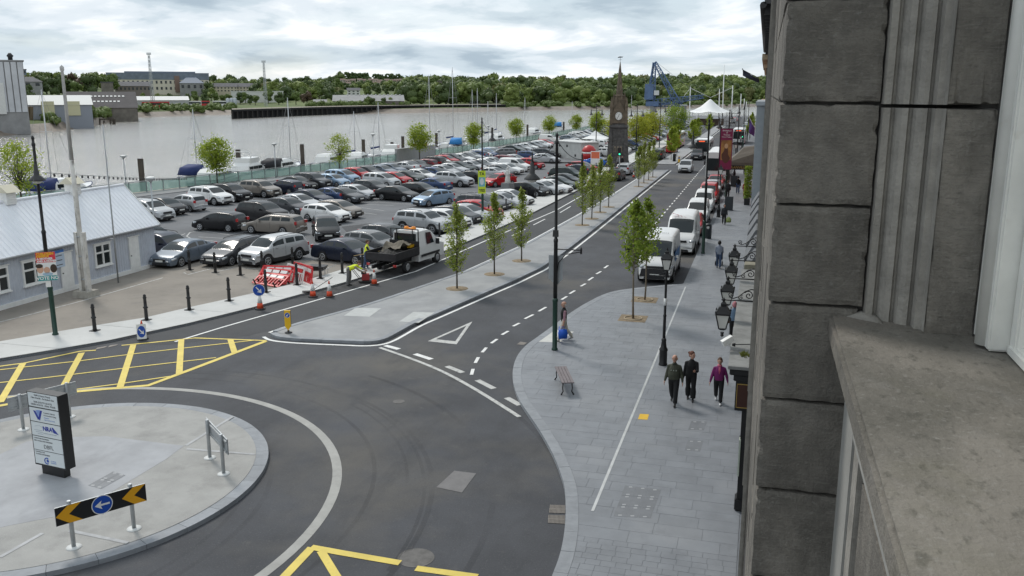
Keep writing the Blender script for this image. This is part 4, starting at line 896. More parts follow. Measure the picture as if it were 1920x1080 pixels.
for y, a_ in ((57.5, 'near the litter bin and the lettered van'), (91, 'beside the hotel canopy'), (124, 'behind the white coach'), (158, 'past the hotel canopy'), (195, 'beside the distant bus')):
    tall_lamp('tall dark lamp column on the pavement ' + a_, -3.35, y, [(180, .95, True)], 8.5, z0=.12)
# heritage lantern posts
def lantern(mb_iron, mb_glass, c, s=1.0):
    x, y, z = c
    def ring(r_, zz): return [(x + r_ * sx * s, y + r_ * sy * s, z + zz * s) for sx, sy in ((-1, -1), (1, -1), (1, 1), (-1, 1))]
    mb_glass.loft([ring(.085, .05), ring(.165, .42)], 0, False)
    for sx, sy in ((-1, -1), (1, -1), (1, 1), (-1, 1)): mb_iron.bar((x + .088 * sx * s, y + .088 * sy * s, z + .04 * s), (x + .172 * sx * s, y + .172 * sy * s, z + .43 * s), .022 * s, .022 * s); mb_iron.lathe([(.014 * s, 0), (.022 * s, .03 * s), (.0, .09 * s)], 6, c=(x + .18 * sx * s, y + .18 * sy * s, z + .46 * s))
    mb_iron.loft([ring(.19, .42), ring(.195, .46), ring(.165, .50), ring(.10, .62), ring(.065, .64), ring(.07, .70), ring(.02, .76)], 0, False)
    mb_iron.lathe([(.03 * s, .74 * s), (.035 * s, .80 * s), (.0, .88 * s)], 8, c=c); mb_iron.loft([ring(.055, 0), ring(.10, .04), ring(.09, .06)], 0, False)
    for zz in (.2,): mb_iron.box((x, y, z + .28 * s), (.02 * s, .02 * s, .22 * s))
def lantern_post(label, x, y, h=4.55, banner=False):
    t = thing('lantern_post', label, 'lamp post', (x, y, .12), 0, 'black lantern posts on the pavement')
    MB().lathe([(.17, 0), (.17, .05), (.15, .09), (.15, .55), (.165, .58), (.165, .63), (.12, .70), (.085, .95), (.10, .98), (.085, 1.03), (.06, 1.08)], 14).build('base', M_black, t)
    MB().lathe([(.06, 1.08), (.055, 1.9), (.065, 1.93), (.065, 1.97), (.048, 2.0), (.042, h - .98), (.07, h - .94), (.05, h - .88)], 12).tube([(-.28, 0, h - 1.08), (.28, 0, h - 1.08)], .016, 6).tube([(0, 0, h - 1.0), (.14, 0, h - .97), (.17, 0, h - .88)], .012, 6).tube([(0, 0, h - 1.0), (-.14, 0, h - .97), (-.17, 0, h - .88)], .012, 6).build('column', M_black, t)
    MB().lathe([(.061, 2.35), (.061, 2.62)], 12).build('white_band', M_whitep, t)
    a, b = MB(), MB(); lantern(a, b, (0, 0, h - .88), 1.05)
    ln = a.build('lantern_frame', M_black, t); b.build('lantern_glass', M_glob, ln); return t
lantern_post('black lantern post beside the man in the green jumper', *G(1243, 684, .12)[:2])
lantern_post('black lantern post between the parked vans and the nearer sandwich board', *G(1347, 407, .12)[:2], h=4.4)
lantern_post('black lantern post under the hotel canopy edge', -3.2, 112, h=4.4); lantern_post('black lantern post beyond the hotel canopy', -3.2, 134, h=4.4)
bn = thing('banner_post', 'tall maroon banner with a portrait hanging over the parked vans', 'banner', (-4.05, 88.5, .12))
MB().lathe([(.05, 0), (.045, 7.2), (.0, 7.3)], 10).build('post', M_black, bn)
bc = MB().box((.62, 0, 4.85), (1.15, .03, 3.9)).build('banner_cloth', mat('banner_maroon', (.20, .012, .06), .7, var=.1), bn)
MB().box((.62, -.02, 4.75), (1.0, .008, 1.9)).build('banner_field', mat('banner_ochre', (.42, .20, .05), .7, var=.35, scale=1.5, col2=(.18, .07, .03)), bc)
MB().add([(.62 + .42 * math.cos(a * .393) * (1 if math.sin(a * .393) < 0 else .5), -.027, 4.35 + .85 * math.sin(a * .393)) for a in range(16)], [tuple(range(16))]).build('portrait_bust', mat('banner_coat', (.10, .035, .02), .7), bc)
MB().add([(.62 + .17 * math.cos(a * .393), -.030, 5.15 + .24 * math.sin(a * .393)) for a in range(16)], [tuple(range(16))]).build('portrait_head', mat('banner_skin', (.55, .33, .18), .7), bc)
for s, zz in (('Birthplace', 6.62), ('of', 6.42), ('Thomas', 6.22), ('Francis Meagher', 6.02)): text(s, .2 if len(s) < 12 else .14, pw, bc, (.62, -.03, zz), (R(90), 0, 0), name='banner_lettering')
MB().bar((0, 0, 6.82), (1.2, 0, 6.82), .04, .04).bar((0, 0, 2.88), (1.2, 0, 2.88), .04, .04).build('banner_rail', M_black, bn)
# bollards
def bollard(label, x, y, z=.116, s=1.0, proto={}):
    if 'o' not in proto:
        t = thing('bollard', label, 'bollard', (x, y, z), 0, 'black cast iron bollards along the footpath')
        MB().box((0, 0, .015), (.34, .34, .03)).build('base_plate', M_black, t)
        MB().lathe([(.095, .03), (.085, .08), (.078, .55), (.10, .57), (.10, .62), (.074, .64), (.068, 1.02), (.085, 1.04), (.085, 1.08), (.06, 1.10), (.07, 1.14), (.05, 1.20), (.0, 1.22)], 14).build('post', M_black, t)
        MB().box((.105, 0, .6), (.05, .03, .04)).box((-.105, 0, .6), (.05, .03, .04)).build('chain_lug', M_black, t)
        proto['o'] = t; proto['t'] = tree_of(t)
    else: t = copy_tree(proto['o'], label, (x, y, z), 0, None, proto['t'])
    t.scale = (s, s, s); return t
bl = [(178, 620, 'bollard nearest the poster column, first of the footpath row'), (275, 600, 'second bollard from the poster column'), (355, 581, 'third bollard from the poster column'), (430, 564, 'fourth bollard from the poster column'), (499, 548, 'bollard in front of the red barriers near the blue arrow sign'), (557, 534, 'bollard at the right end of the red barriers'), (601, 522, 'bollard just right of the wheelbarrow'), (642, 512, 'bollard behind the stooping worker'), (680, 501, 'bollard behind the standing worker')]
for px, py, lb in bl: bollard('black ' + lb, *G(px, py, .116)[:2])
for px, py, lb in ((356, 506, 'in front of the blue grey saloon'), (404, 511, 'in front of the dark grey estate car'), (451, 516, 'in front of the silver off-roader'), (492, 508, 'hidden behind the heap of red barriers'), (549, 500, 'behind the red barriers beside the silver off-roader')): bollard('black bollard ' + lb, *G(px, py, .03)[:2], .03)
y = 57.5; i = 0
while y < 118:
    if not 66.5 < y < 69.5: i += 1; bollard('black bollard, %s beyond the truck along the footpath' % ordn(i), along(PB, y) + .12, y, s=.86)
    y += 1.75 if i % 2 else 3.0
# cones and temporary signs
M_or = mat('cone_orange', (.72, .085, .03), .6, var=.15, scale=8); M_rw = mat('cone_white', (.74, .74, .72), .5); M_blue = mat('sign_blue', (.01, .07, .38), .4)
def cone(label, px, py, s=1.0, z=.01):
    t = thing('traffic_cone', label, 'traffic cone', (*G(px, py)[:2], z), rnd.uniform(-.5, .5), 'orange and white traffic cones')
    MB().prism([(.30 * math.cos(R(22.5 + 45 * k)), .30 * math.sin(R(22.5 + 45 * k))) for k in range(8)], 0, .07).build('base', mat('cone_rubber', (.05, .05, .05), .9), t)
    f = lambda z_: .20 - .165 * z_ / 1.0
    MB().lathe([(f(.07), .07), (f(.38), .38)], 16).lathe([(f(.82), .80), (f(1), .95), (.02, .99), (0, 1.0)], 16).build('body', M_or, t)
    MB().lathe([(f(.38) + .004, .375), (f(.82) + .004, .805)], 16).build('reflective_sleeve', M_rw, t); t.scale = (s,) * 3; return t
cone('orange and white cone left of the dug up strip', 587, 557, .86); cone('orange and white cone right of the leaning shovel', 618, 557, .86); cone('orange and white cone beside the plate compactor', 702, 534, .86)
cone('orange and white cone on the road near the clock tower', 1188, 333, .8)
def arrow(mb, c, ang, s, y_):
    """white arrow in the x-z plane"""
    def rot(x, z): return (c[0] + (x * math.cos(ang) - z * math.sin(ang)) * s, y_, c[1] + (x * math.sin(ang) + z * math.cos(ang)) * s)
    mb.add([rot(*p) for p in ((-.5, -.07), (.12, -.07), (.12, .07), (-.5, .07))], [(0, 1, 2, 3)]); mb.add([rot(*p) for p in ((.02, -.32), (.5, 0), (.02, .32), (.12, 0))], [(0, 1, 2, 3)])
def disc(r_, c, y_, n=28): return MB().add([(c[0] + r_ * math.cos(2 * math.pi * k / n), y_, c[1] + r_ * math.sin(2 * math.pi * k / n)) for k in range(n)], [tuple(range(n))])
t = cone('orange cone carrying a round blue keep right arrow sign', 488, 580, .86); t['category'] = 'traffic sign'
t.rotation_euler[2] = R(22)
o = MB().lathe([(.34, -.012), (.34, .012)], 26, c=(0, -.06, 1.12), axis='y').build('sign_disc', M_blue, t); a = disc(.345, (0, 1.12), -.0735); a.build('white_rim', M_rw, o); disc(.325, (0, 1.12), -.0745).build('blue_face', M_blue, o)
a = MB(); arrow(a, (0, 1.12), R(-50), .46, -.0765); a.build('white_arrow', M_rw, o)
t = cone('orange cone with a blue and white arrow board leaning on it by the yellow box', 268, 636, .82); t.rotation_euler[2] = R(35); t['category'] = 'traffic sign'
o = MB().box((-.02, -.23, .46), (.46, .02, .78), rx=R(-9)).build('sign_board', M_rw, t)
q = MB(); q.add([(x, yv - .012, z) for x, yv, z in [(-.02 + .2 * math.cos(k * .2618), -.231 - (.46 + .30 * math.sin(k * .2618) - .46) * -.158, .46 + .30 * math.sin(k * .2618)) for k in range(24)]], [tuple(range(24))]); q.build('blue_oval', M_blue, o)
q = MB(); arrow(q, (-.02, .46), R(-50), .36, 0)
q.v = [(x, -.247 + (z - .46) * .158, z) for x, _, z in q.v]; q.build('white_arrow', M_rw, o)
# keep-left post on the median nose
g = G(541, 624, .12); t = thing('keep_left_post', 'yellow keep left post with blue arrow disc on the median nose', 'traffic sign', (g.x, g.y, .12), R(18))
MB().lathe([(.17, 0), (.16, .03), (.06, .05), (.04, .12)], 12).build('base', M_black, t)
bd = MB().add([(-.13, -.05, .30), (0, -.05, .12), (.13, -.05, .30), (.13, -.05, 1.0), (-.13, -.05, 1.0), (-.13, .05, .30), (0, .05, .12), (.13, .05, .30), (.13, .05, 1.0), (-.13, .05, 1.0)], [(0, 1, 2, 3, 4), (9, 8, 7, 6, 5), (0, 5, 6, 1), (1, 6, 7, 2), (2, 7, 8, 3), (3, 8, 9, 4), (4, 9, 5, 0)]).build('post_body', mat('sign_yellow', (.78, .46, .01), .45), t)
o = disc(.115, (0, .80), -.053).build('white_rim', M_rw, bd); disc(.103, (0, .80), -.0545).build('blue_face', M_blue, bd); q = MB(); arrow(q, (0, .80), R(225), .16, -.056); q.build('white_arrow', M_rw, bd)
MB().add([(.131, -.05, .30), (.131, .05, .30), (.131, .05, 1.0), (.131, -.05, 1.0)], [(0, 1, 2, 3)]).build('side_band', M_trim, bd)
g = G(1273, 306); t = thing('keep_left_post', 'small distant yellow keep left post at the far crossing', 'traffic sign', (g.x, g.y, .02)); MB().box((0, 0, .55), (.3, .12, .9), top=.8).build('post_body', MATS['sign_yellow'], t); disc(.12, (0, .75), -.07).build('blue_face', M_blue, t); MB().lathe([(.12, 0), (.1, .12)], 10).build('base', M_black, t)
g = G(1264, 304); t = thing('litter_bin', 'black slim bin at the far crossing island', 'bin', (g.x, g.y, .02)); MB().lathe([(.24, 0), (.24, 1.0), (.26, 1.02), (.26, 1.2), (.1, 1.3)], 12).build('drum', M_black, t); MB().box((0, -.25, 1.1), (.24, .03, .1)).build('mouth', M_trim, t)
# traffic lights
for px, py, lb, dr in ((1161, 333, 'traffic light with a green lamp in front of the clock tower', 1), (1390, 288, 'distant traffic light with a green lamp by the hotel canopy', 1)):
    g = G(px, py); t = thing('traffic_light', lb, 'traffic light', (g.x, g.y, .1)); MB().lathe([(.06, 0), (.055, 3.0)], 10).build('pole', M_steel if px < 1200 else M_black, t)
    MB().box((0, -.1, 3.1), (.34, .2, .98)).build('head', M_black, t)
    for k, m_ in enumerate((mat('lens_off', (.03, .01, .01), .3), MATS['lens_off'], mat('lens_green', (.05, .9, .45), .4, emit=1.5))): MB().lathe([(.10, -.02), (.10, .02), (.0, .04)], 12, c=(0, -.21, 3.4 - .3 * k), axis='y').build('lens', m_, t)
# bench
g0, g1 = G(1043, 715, .12), G(1060, 734, .12); c = (g0 + g1) / 2; hd = math.atan2(G(1062, 716, .5).y - G(1050, 690, .5).y, G(1062, 716, .5).x - G(1050, 690, .5).x)
c = (G(1045, 690, .57) + G(1066, 716, .57)) / 2 + Vector((.05, 0, 0))
t = thing('bench', 'backless slatted bench with black legs near the pavement edge', 'bench', (c.x, c.y, .12), hd)
wd = mat('bench_timber', (.17, .145, .15), .6, var=.15, scale=3, stretch=(1, 8, 8))
for k in range(4): MB().box((0, -.165 + .11 * k, .46), (1.85, .095, .035)).build('slat', wd, t)
for s in (1, -1):
    for q in (1, -1): MB().tube([(s * .78, q * .15, .44), (s * .80, q * .17, .25), (s * .80, q * .15, .12), (s * .82, q * .22, .0)], [.022, .02, .02, .028], 8).build('leg', M_black, t)
    MB().bar((s * .78, -.19, .43), (s * .78, .19, .43), .04, .03).build('cross_bar', M_black, t)
# litter bin, notice boards
g = G(1327, 447, .12); t = thing('litter_bin', 'dark litter bin with a round white emblem beside the white van', 'bin', (g.x, g.y, .12))
MB().lathe([(.24, 0), (.25, .05), (.25, .85), (.24, .98), (.18, 1.06), (.0, 1.1)], 18).build('drum', mat('bin_dark', (.022, .03, .035), .5), t); MB().lathe([(.10, -.01), (.10, .01)], 14, c=(0, -.25, .82), axis='y').build('emblem', M_rw, t); MB().box((0, -.235, .96), (.26, .05, .1)).build('mouth', M_black, t)
for px, py, lb in ((1366, 394, 'dark sandwich board on the pavement behind the woman with the green bag'), (1376, 350, 'dark sandwich board in front of the walking couple')):
    g = G(px, py, .12); t = thing('sandwich_board', lb, 'notice board', (g.x, g.y, .12)); 
    for s in (1, -1): MB().box((0, s * .14, .62), (.72, .03, 1.2), rx=R(s * 11)).build('panel', mat('chalkboard', (.03, .034, .038), .7), t)
    for s in (1, -1): MB().bar((s * .34, -.24, 0), (s * .34, -.02, 1.24), .03, .03).bar((s * .34, .24, 0), (s * .34, .02, 1.24), .03, .03).build('frame', M_black, t)
# bus shelter far right lane side
g = G(1372, 318, .12)
# heap of red barriers: separate plastic panels lying on each other
M_bar = mat('barrier_red', (.62, .03, .035), .45, var=.12, scale=4); M_barw = mat('barrier_white', (.74, .72, .70), .5)
def barrier(label, M_, mm, second=None):
    t = tag(obj('barrier', None), label, 'barrier', 'heap of plastic barriers'); t.matrix_world = M_
    f = MB()
    for z in (.06, .95): f.box((0, 0, z), (1.9, .05, .09))
    for x in (-.93, .93): f.box((x, 0, .5), (.08, .05, .95))
    f.build('frame', mm, t)
    for k in range(8): MB().box((-.74 + .21 * k, 0, .36), (.05, .04, .55)).build('upright', mm, t)
    MB().box((0, 0, .64), (1.8, .045, .06)).build('mid_rail', mm, t)
    for k in range(3): MB().box((-.5 + .5 * k, 0, .79), (.40, .052, .2)).build('reflective_panel', second or M_barw, t)
    for x in (-.7, .7): MB().box((x, 0, .015), (.10, .6, .03)).build('foot', M_trim, t)
    return t
def TM(x, y, z, rz, rx=0, ry=0): return Matrix.Translation((x, y, z)) @ Matrix.Rotation(R(rz), 4, 'Z') @ Matrix.Rotation(R(rx), 4, 'X') @ Matrix.Rotation(R(ry), 4, 'Y')
b0 = G(520, 535, .03); 
barrier('red barrier lying at the bottom front of the heap', TM(b0.x - .55, b0.y - .35, .08, -8, -62, 4), M_bar)
barrier('red barrier leaning on the bottom one of the heap', TM(b0.x - .45, b0.y + .05, .12, -2, -48, 2), M_bar); barrier('red barrier leaning in the middle of the heap', TM(b0.x - .3, b0.y + .40, .10, 6, -34), M_bar)
barrier('white barrier standing behind the red heap', TM(b0.x + .55, b0.y + .75, .03, -32, -14), M_barw, M_bar); barrier('red barrier standing at the right end of the heap', TM(b0.x + 1.15, b0.y + .95, .03, -40, -8), M_bar); barrier('red barrier standing at the back of the heap', TM(b0.x + .85, b0.y + 1.25, .03, -30, -5), M_bar)
# wheelbarrow, shovel, compactor
g = G(597, 517, .03); t = thing('wheelbarrow', 'black wheelbarrow parked behind the right end of the barriers', 'wheelbarrow', (g.x, g.y, .03), R(4))
MB().loft([[(-.25, -.2, .32), (.35, -.24, .32), (.35, .24, .32), (-.25, .2, .32)], [(-.5, -.32, .62), (.5, -.36, .60), (.5, .36, .60), (-.5, .32, .62)]], 0, False).build('tray', mat('barrow_black', (.02, .02, .022), .5, var=.4, scale=5), t)
MB().lathe([(.10, -.05), (.19, -.05), (.2, 0), (.19, .05), (.10, .05)], 16, c=(-.62, 0, .2), axis='y').build('wheel', M_tyre, t)
for s in (1, -1): MB().tube([(-.62, s * .07, .2), (-.2, s * .2, .31), (.4, s * .26, .36), (1.0, s * .28, .66)], .016, 6).build('handle', M_steel, t); MB().tube([(.3, s * .24, .33), (.36, s * .24, .02), (.46, s * .24, .02), (.5, s * .25, .36)], .014, 6).build('leg', M_steel, t)
a, b = G(578, 551), G(605, 553); t = thing('shovel', 'long handled shovel lying against the left cone', 'shovel', (a.x, a.y, .12)); MB().tube([(.2, 0, .05), (1.15, .55, .72)], .016, 6).build('shaft', M_trim, t); MB().box((-.05, -.1, .04), (.42, .26, .03), rz=.5).build('blade', M_iron, t)
# roundabout signs
def chevron(label, p0, p1, front):
    c = (p0 + p1) / 2; d = p1 - p0; hd = math.atan2(d.y, d.x); l = d.length
    t = thing('chevron_sign', label, 'traffic sign', (c.x, c.y, .13), hd, 'chevron boards on the roundabout'); W_ = l + .65
    for s in (-1, 1):
        o = MB().lathe([(.05, 0), (.05, 1.14), (.04, 1.16)], 12, c=(s * l / 2, .05, 0)).build('post', M_steel, t); MB().lathe([(.17, 0), (.165, .02), (.06, .035)], 16, c=(s * l / 2, .05, 0)).build('base_flange', mat('flange_white', (.62, .63, .62), .5), o)
    bo = MB().box((0, -.02, .88), (W_, .03, .44)).build('board', M_steel, t)
    for s in (-1, 1): MB().box((0, .005, .88 + s * .13), (W_ - .06, .03, .05)).build('back_rail', M_steel, bo)
    if not front: return t
    MB().box((0, -.037, .88), (W_ - .006, .004, .434)).build('black_face', M_black, bo)
    hw, hh = W_ / 2 - .005, .215
    for s, x0 in ((-1, -hw), (1, hw - .55)):
        MB().add([(x0, -.041, .88), (x0 + .27, -.041, .88 + hh), (x0 + .55, -.041, .88 + hh), (x0 + .28, -.041, .88), (x0 + .55, -.041, .88 - hh), (x0 + .27, -.041, .88 - hh)], [(5, 4, 3, 0), (0, 3, 2, 1)]).build('yellow_chevron', mat('chevron_yellow', (.75, .36, .01), .45), bo)
    disc(.235, (0, .88), -.043).build('white_rim', M_rw, bo); disc(.215, (0, .88), -.045).build('blue_face', M_blue, bo); q = MB(); arrow(q, (0, .88), R(180), .33, -.048); q.build('white_arrow', M_rw, bo)
    return t
chevron('black and yellow chevron board with blue arrow disc at the front of the roundabout', G(140, 1028, .13), G(253, 993, .13), True)
chevron('grey back of a low board at the right side of the roundabout', G(423, 888, .13), G(397, 858, .13), True)
chevron('grey back of a low board behind the black information pylon', G(130, 781, .13), G(43, 805, .13), True)
a, b = G(72, 888, .13), G(133, 897, .13); c = (a + b) / 2; hd = math.atan2(b.y - a.y, b.x - a.x)
t = thing('information_pylon', 'black pylon with five white project sign panels on the roundabout', 'sign', (c.x - .02, c.y + .1, .13), R(-7))
MB().box((0, 0, .14), (.82, .20, .30)).build('foot', M_black, t); MB().box((0, 0, 1.32), (1.16, .30, 2.1)).build('case', M_black, t)
ink = mat('sign_ink', (.10, .10, .11), .6); lb_ = mat('logo_blue', (.02, .04, .30), .5); lb2 = mat('logo_pale_blue', (.22, .32, .62), .5); pw2 = mat('sign_panel_white', (.66, .70, .71), .4); lg = mat('sign_ink_pale', (.42, .46, .50), .6)
zs = [2.16, 1.74, 1.33, .92, .515]
for i, z in enumerate(zs):
    o = MB().box((0, -.155, z), (1.08, .012, .385)).build('panel', pw2, t)
    def tx(s, sz, x, dz, m_=ink, al='CENTER', nm='lettering', bd=0.0): return text(s, sz, m_, o, (x, -.163, z + dz), (R(90), 0, 0), al, nm, bd)
    if i == 0: tx('R680 (Céanna Theas)', .068, 0, .135); tx('Céim Deiridh - An Bealach Glas', .066, 0, .06); tx('R680 (SOUTH QUAYS)', .068, 0, -.055); tx('GREEN ROUTE - FINAL PHASE', .068, 0, -.13)
    if i == 1:
        MB().add([(-.40, -.163, z + .11), (-.32, -.163, z + .11), (-.22, -.163, z - .06), (-.25, -.163, z - .15)], [(3, 2, 1, 0)]).add([(-.14, -.163, z + .14), (-.06, -.163, z + .14), (-.18, -.163, z - .15), (-.25, -.163, z - .12)], [(3, 2, 1, 0)]).build('logo_mark', lb_, o)
        MB().add([(-.31, -.1625, z + .13), (-.14, -.1625, z + .15), (-.23, -.1625, z - .05)], [(2, 1, 0)]).build('logo_fan', lb2, o)
        for k, s in enumerate(('Comhairle Cathrach', '& Contae Phort Láirge')): tx(s, .05, -.02, .09 - .07 * k, ink, 'LEFT')
        for k, s in enumerate(('Waterford', 'City & County Council')): tx(s, .042, -.02, -.05 - .06 * k, lb2, 'LEFT')
    if i == 2:
        tx('NRA', .17, .06, .04, lb_, bd=.006); MB().add([(.22, -.163, z + .12), (.27, -.163, z + .12), (.46, -.163, z - .06), (.27, -.163, z - .03)], [(3, 2, 1, 0)]).build('logo_mark', lb_, o); tx('NATIONAL ROADS AUTHORITY', .035, .14, -.09, lg)
        MB().tube([(-.42 + .06 * k, -.164, z + .06 + .05 * math.sin(k * .6)) for k in range(6)], .004, 4).build('logo_arc', lg, o)
        for k in range(3): MB().box((-.29 + .03 * k, -.1625, z - .03 - .05 * k), (.30 - .05 * k, .003, .016)).build('small_print', lg, o)
    if i == 3:
        tx('CONSULTING ENGINEERS', .048, -.50, .14, ink, 'LEFT'); tx('DBFL CONSULTING ENGINEERS', .048, -.50, .07, ink, 'LEFT'); tx('DBFL', .16, .02, -.08, ink)
    if i == 4:
        tx('CONTRACTOR', .05, -.50, .15, ink, 'LEFT'); tx('CLONMEL ENTERPRISES', .05, -.50, .085, ink, 'LEFT')
        MB().tube([(-.10 + .085 * math.cos(R(a_)), -.164, z - .075 + .085 * math.sin(R(a_))) for a_ in range(50, 320, 15)], .014, 6).build('logo_ring', M_blue, o); disc(.045, (-.075, z - .075), -.164).build('logo_dot', M_blue, o); tx('CLONMEL', .045, .14, -.06, lb2); tx('ENTERPRISES', .035, .14, -.11, lb2)
# statue on plinth, pay booth, buoy, parasol, advert
g = G(952, 371); t = thing('statue', 'white figure statue on a grey stone plinth among the parked cars', 'statue', (g.x, g.y, 0), R(-20)); gs = mat('plinth_grey', (.20, .205, .21), .7, var=.1)
MB().box((0, 0, .75), (1.0, .9, 1.5)).box((0, 0, .06), (1.15, 1.05, .12)).build('plinth', gs, t)
MB().lathe([(.26, 1.5), (.30, 1.56), (.24, 2.0), (.19, 2.35), (.24, 2.62), (.20, 2.74), (.08, 2.80), (.07, 2.84), (.115, 2.93), (.11, 3.02), (.06, 3.1), (0, 3.12)], 14).tube([(.2, 0, 2.65), (.30, -.08, 2.4), (.12, -.22, 2.35)], [.07, .06, .05], 8).tube([(-.2, 0, 2.65), (-.30, -.08, 2.4), (-.12, -.22, 2.3)], [.07, .06, .05], 8).build('figure', mat('statue_white', (.62, .61, .58), .7, var=.15, scale=5), t)
a = G(1047, 295); b = G(1103, 301); c = (a + b) / 2; hd = math.atan2(b.y - a.y, b.x - a.x); l = (b - a).length
t = thing('pay_booth', 'low white flat roofed booth in the car park beside the red buoy', 'booth', (c.x, c.y + 2, 0), hd); bw = mat('booth_render', (.50, .50, .48), .8, var=.08, scale=1)
MB().box((0, 0, 1.3), (l * .95, 3.4, 2.6)).build('wall', bw, t); MB().box((0, 0, 2.66), (l, 3.7, .14)).build('roof', mat('booth_roof', (.58, .58, .57), .8), t)
for x in (-.25, .0, .28): MB().box((x * l, -1.71, 2.0 if x < .2 else .6), (.4, .03, .36)).build('vent_window', M_trim, t)
g = G(1104, 303); t = thing('buoy', 'large red buoy with a white band beside the pay booth', 'buoy', (g.x, g.y, 0)); MB().lathe([(.3, 0), (.85, .3), (1.1, .9), (1.1, 1.25)], 18).lathe([(1.1, 1.5), (1.05, 1.8), (.7, 2.3), (.2, 2.5), (0, 2.52)], 18).build('shell', mat('buoy_red', (.45, .02, .02), .4), t); MB().lathe([(1.1, 1.25), (1.12, 1.27), (1.12, 1.48), (1.1, 1.5)], 18).build('band', M_whitep, t)
g = G(1116, 284); t = thing('market_tent', 'small white pyramid tent left of the clock tower', 'tent', (g.x, g.y, 0)); q = MB().loft([[(-2.2, -2.2, 2.3), (2.2, -2.2, 2.3), (2.2, 2.2, 2.3), (-2.2, 2.2, 2.3)], [(-1, -1, 2.8), (1, -1, 2.8), (1, 1, 2.8), (-1, 1, 2.8)], [(-.05, -.05, 3.7), (.05, -.05, 3.7), (.05, .05, 3.7), (-.05, .05, 3.7)]], 0, False); q.build('canopy', mat('tent_white', (.78, .78, .77), .7), t)
for sx in (1, -1):
    for sy in (1, -1): MB().lathe([(.04, 0), (.04, 2.3)], 8, c=(sx * 2.1, sy * 2.1, 0)).build('leg', M_steel, t)
g = G(1116, 316); t = thing('advert_panel', 'small orange and white advertising panel before the clock tower', 'sign', (g.x, g.y, .1)); MB().box((0, 0, 1.35), (1.3, .14, 1.9)).build('panel', pw, t); MB().box((0, -.075, 1.75), (1.15, .01, .9)).build('orange_field', mat('advert_orange', (.72, .17, .08), .5), t); MB().box((0, 0, .2), (.3, .12, .5)).build('post', M_steel, t)
# string of bulbs over the quay
t = thing('festoon_lights', 'string of small dark bulbs hanging across the quay above the shed', 'string lights', (0, 0, 0)); A_, B_ = AY(86, 324, 33.5), AY(352, 334, 84); wpts = []
for k in range(41): u = k / 40; p = A_.lerp(B_, u); p.z -= .5 * u * (1 - u); wpts.append(p)
MB().tube(wpts, .012, 5).build('wire', M_trim, t)
for p in wpts[1:-1]: MB().lathe([(.03, -.16), (.05, -.12), (.045, -.04), (.02, 0)], 8, c=tuple(p)).build('bulb', M_trim, t)
# white dish lamps along the promenade
def dish_lamp(label, x, y, h=4.4):
    t = thing('dish_lamp', label, 'lamp post', (x, y, 0), 0, 'white dish lamps along the river wall'); MB().lathe([(.07, 0), (.06, 1.2), (.05, h - .3)], 10).build('pole', M_steel, t); hd_ = MB().lathe([(.05, h - .32), (.10, h - .22), (.34, h - .02), (.35, h + .02)], 16).build('dish', mat('dish_grey', (.45, .46, .46), .5), t); MB().lathe([(.34, h + .02), (.22, h + .11), (.0, h + .14)], 16).build('cap', M_whitep, hd_)
dish_lamp('white dish lamp beside the parked cars at the shed corner', *G(292, 450)[:2], 4.4)
for px, top, lb in ((231, 293, 'above the shed roof end'), (514, 270, 'left of the lone river tree'), (699, 252, 'between the river trees'), (823, 245, 'right of the second river tree'), (916, 236, 'by the concrete river wall')):
    y = 60
    while y < 250 and (AY(px, 300, y).x - quay_x(y)) < 1.2: y += .5
    # first point along this sight line that stands just inside the river wall
    best = min((v * .5 for v in range(120, 500)), key=lambda v: abs(AY(px, 300, v).x - quay_x(v) - .9)); p = AY(px, top, best)
    dish_lamp('white dish lamp ' + lb, p.x, p.y, p.z)
# ================================================================== THE NEAR STONE BUILDING (the window the view is taken from)
M_st = mat('limestone_dark', (.185, .170, .147), .9, coord='World', var=.26, scale=9, bump=.45, bscale=110, rand=.12, layers=[((.080, .075, .067), 3.2, .44, .66, .75, (1.4, 1.4, .55)), ((.23, .215, .19), 5.5, .54, .74, .6, (1, 1, 1)), ((.27, .255, .225), 14, .54, .68, .38, (1, 1, 9)), ((.08, .074, .065), 13, .56, .70, .4, (1, 1, 10)), ((.06, .057, .05), 1.7, .55, .72, .6, (2.5, 2.5, .35)), ((.24, .23, .21), 60, .57, .72, .55, (1, 1, 1)), ((.075, .07, .064), 45, .56, .70, .5, (1, 1, 3)), ((.15, .14, .12), 5, .55, .75, .5, (1, 1, 2.5))])
M_stm = mat('limestone_moulding', (.27, .255, .228), .88, coord='World', var=.18, scale=10, bump=.35, bscale=60, layers=[((.10, .095, .085), 4, .52, .72, .55, (2, 2, .25)), ((.28, .27, .245), 30, .6, .72, .4, (1, 1, 1))])
M_sill = mat('sill_weathered', (.178, .163, .140), .88, coord='World', var=.12, scale=3.5, bump=.4, bscale=60, layers=[((.085, .080, .066), 2.0, .46, .66, .75, (1.3, .8, 1)), ((.05, .048, .038), 38, .55, .68, .55, (1, .5, 1)), ((.10, .096, .048), 1.6, .54, .72, .45, (1, 1, 1)), ((.27, .26, .24), 55, .57, .72, .45, (1, 1, 1)), ((.13, .10, .078), 1.1, .56, .74, .45, (1, 1, 1)), ((.21, .20, .185), 7, .58, .74, .4, (1, .6, 1))])
M_mort = mat('mortar_dark', (.05, .047, .043), .95, coord='World', var=.3, scale=20)
M_render = mat('render_pale', (.30, .295, .275), .9, coord='World', var=.12, scale=4, bump=.2, bscale=50, layers=[((.2, .195, .18), 2, .5, .75, .5, (2, 2, .3))])
M_frame = mat('window_paint', (.70, .70, .66), .5, coord='World', var=.06, scale=8, layers=[((.42, .38, .30), 6, .60, .72, .5, (1, 1, 1))])
sb = thing('stone_building', 'dark limestone facade with moulded window surround and weathered sill beside the camera', 'building', (0, 0, 0))
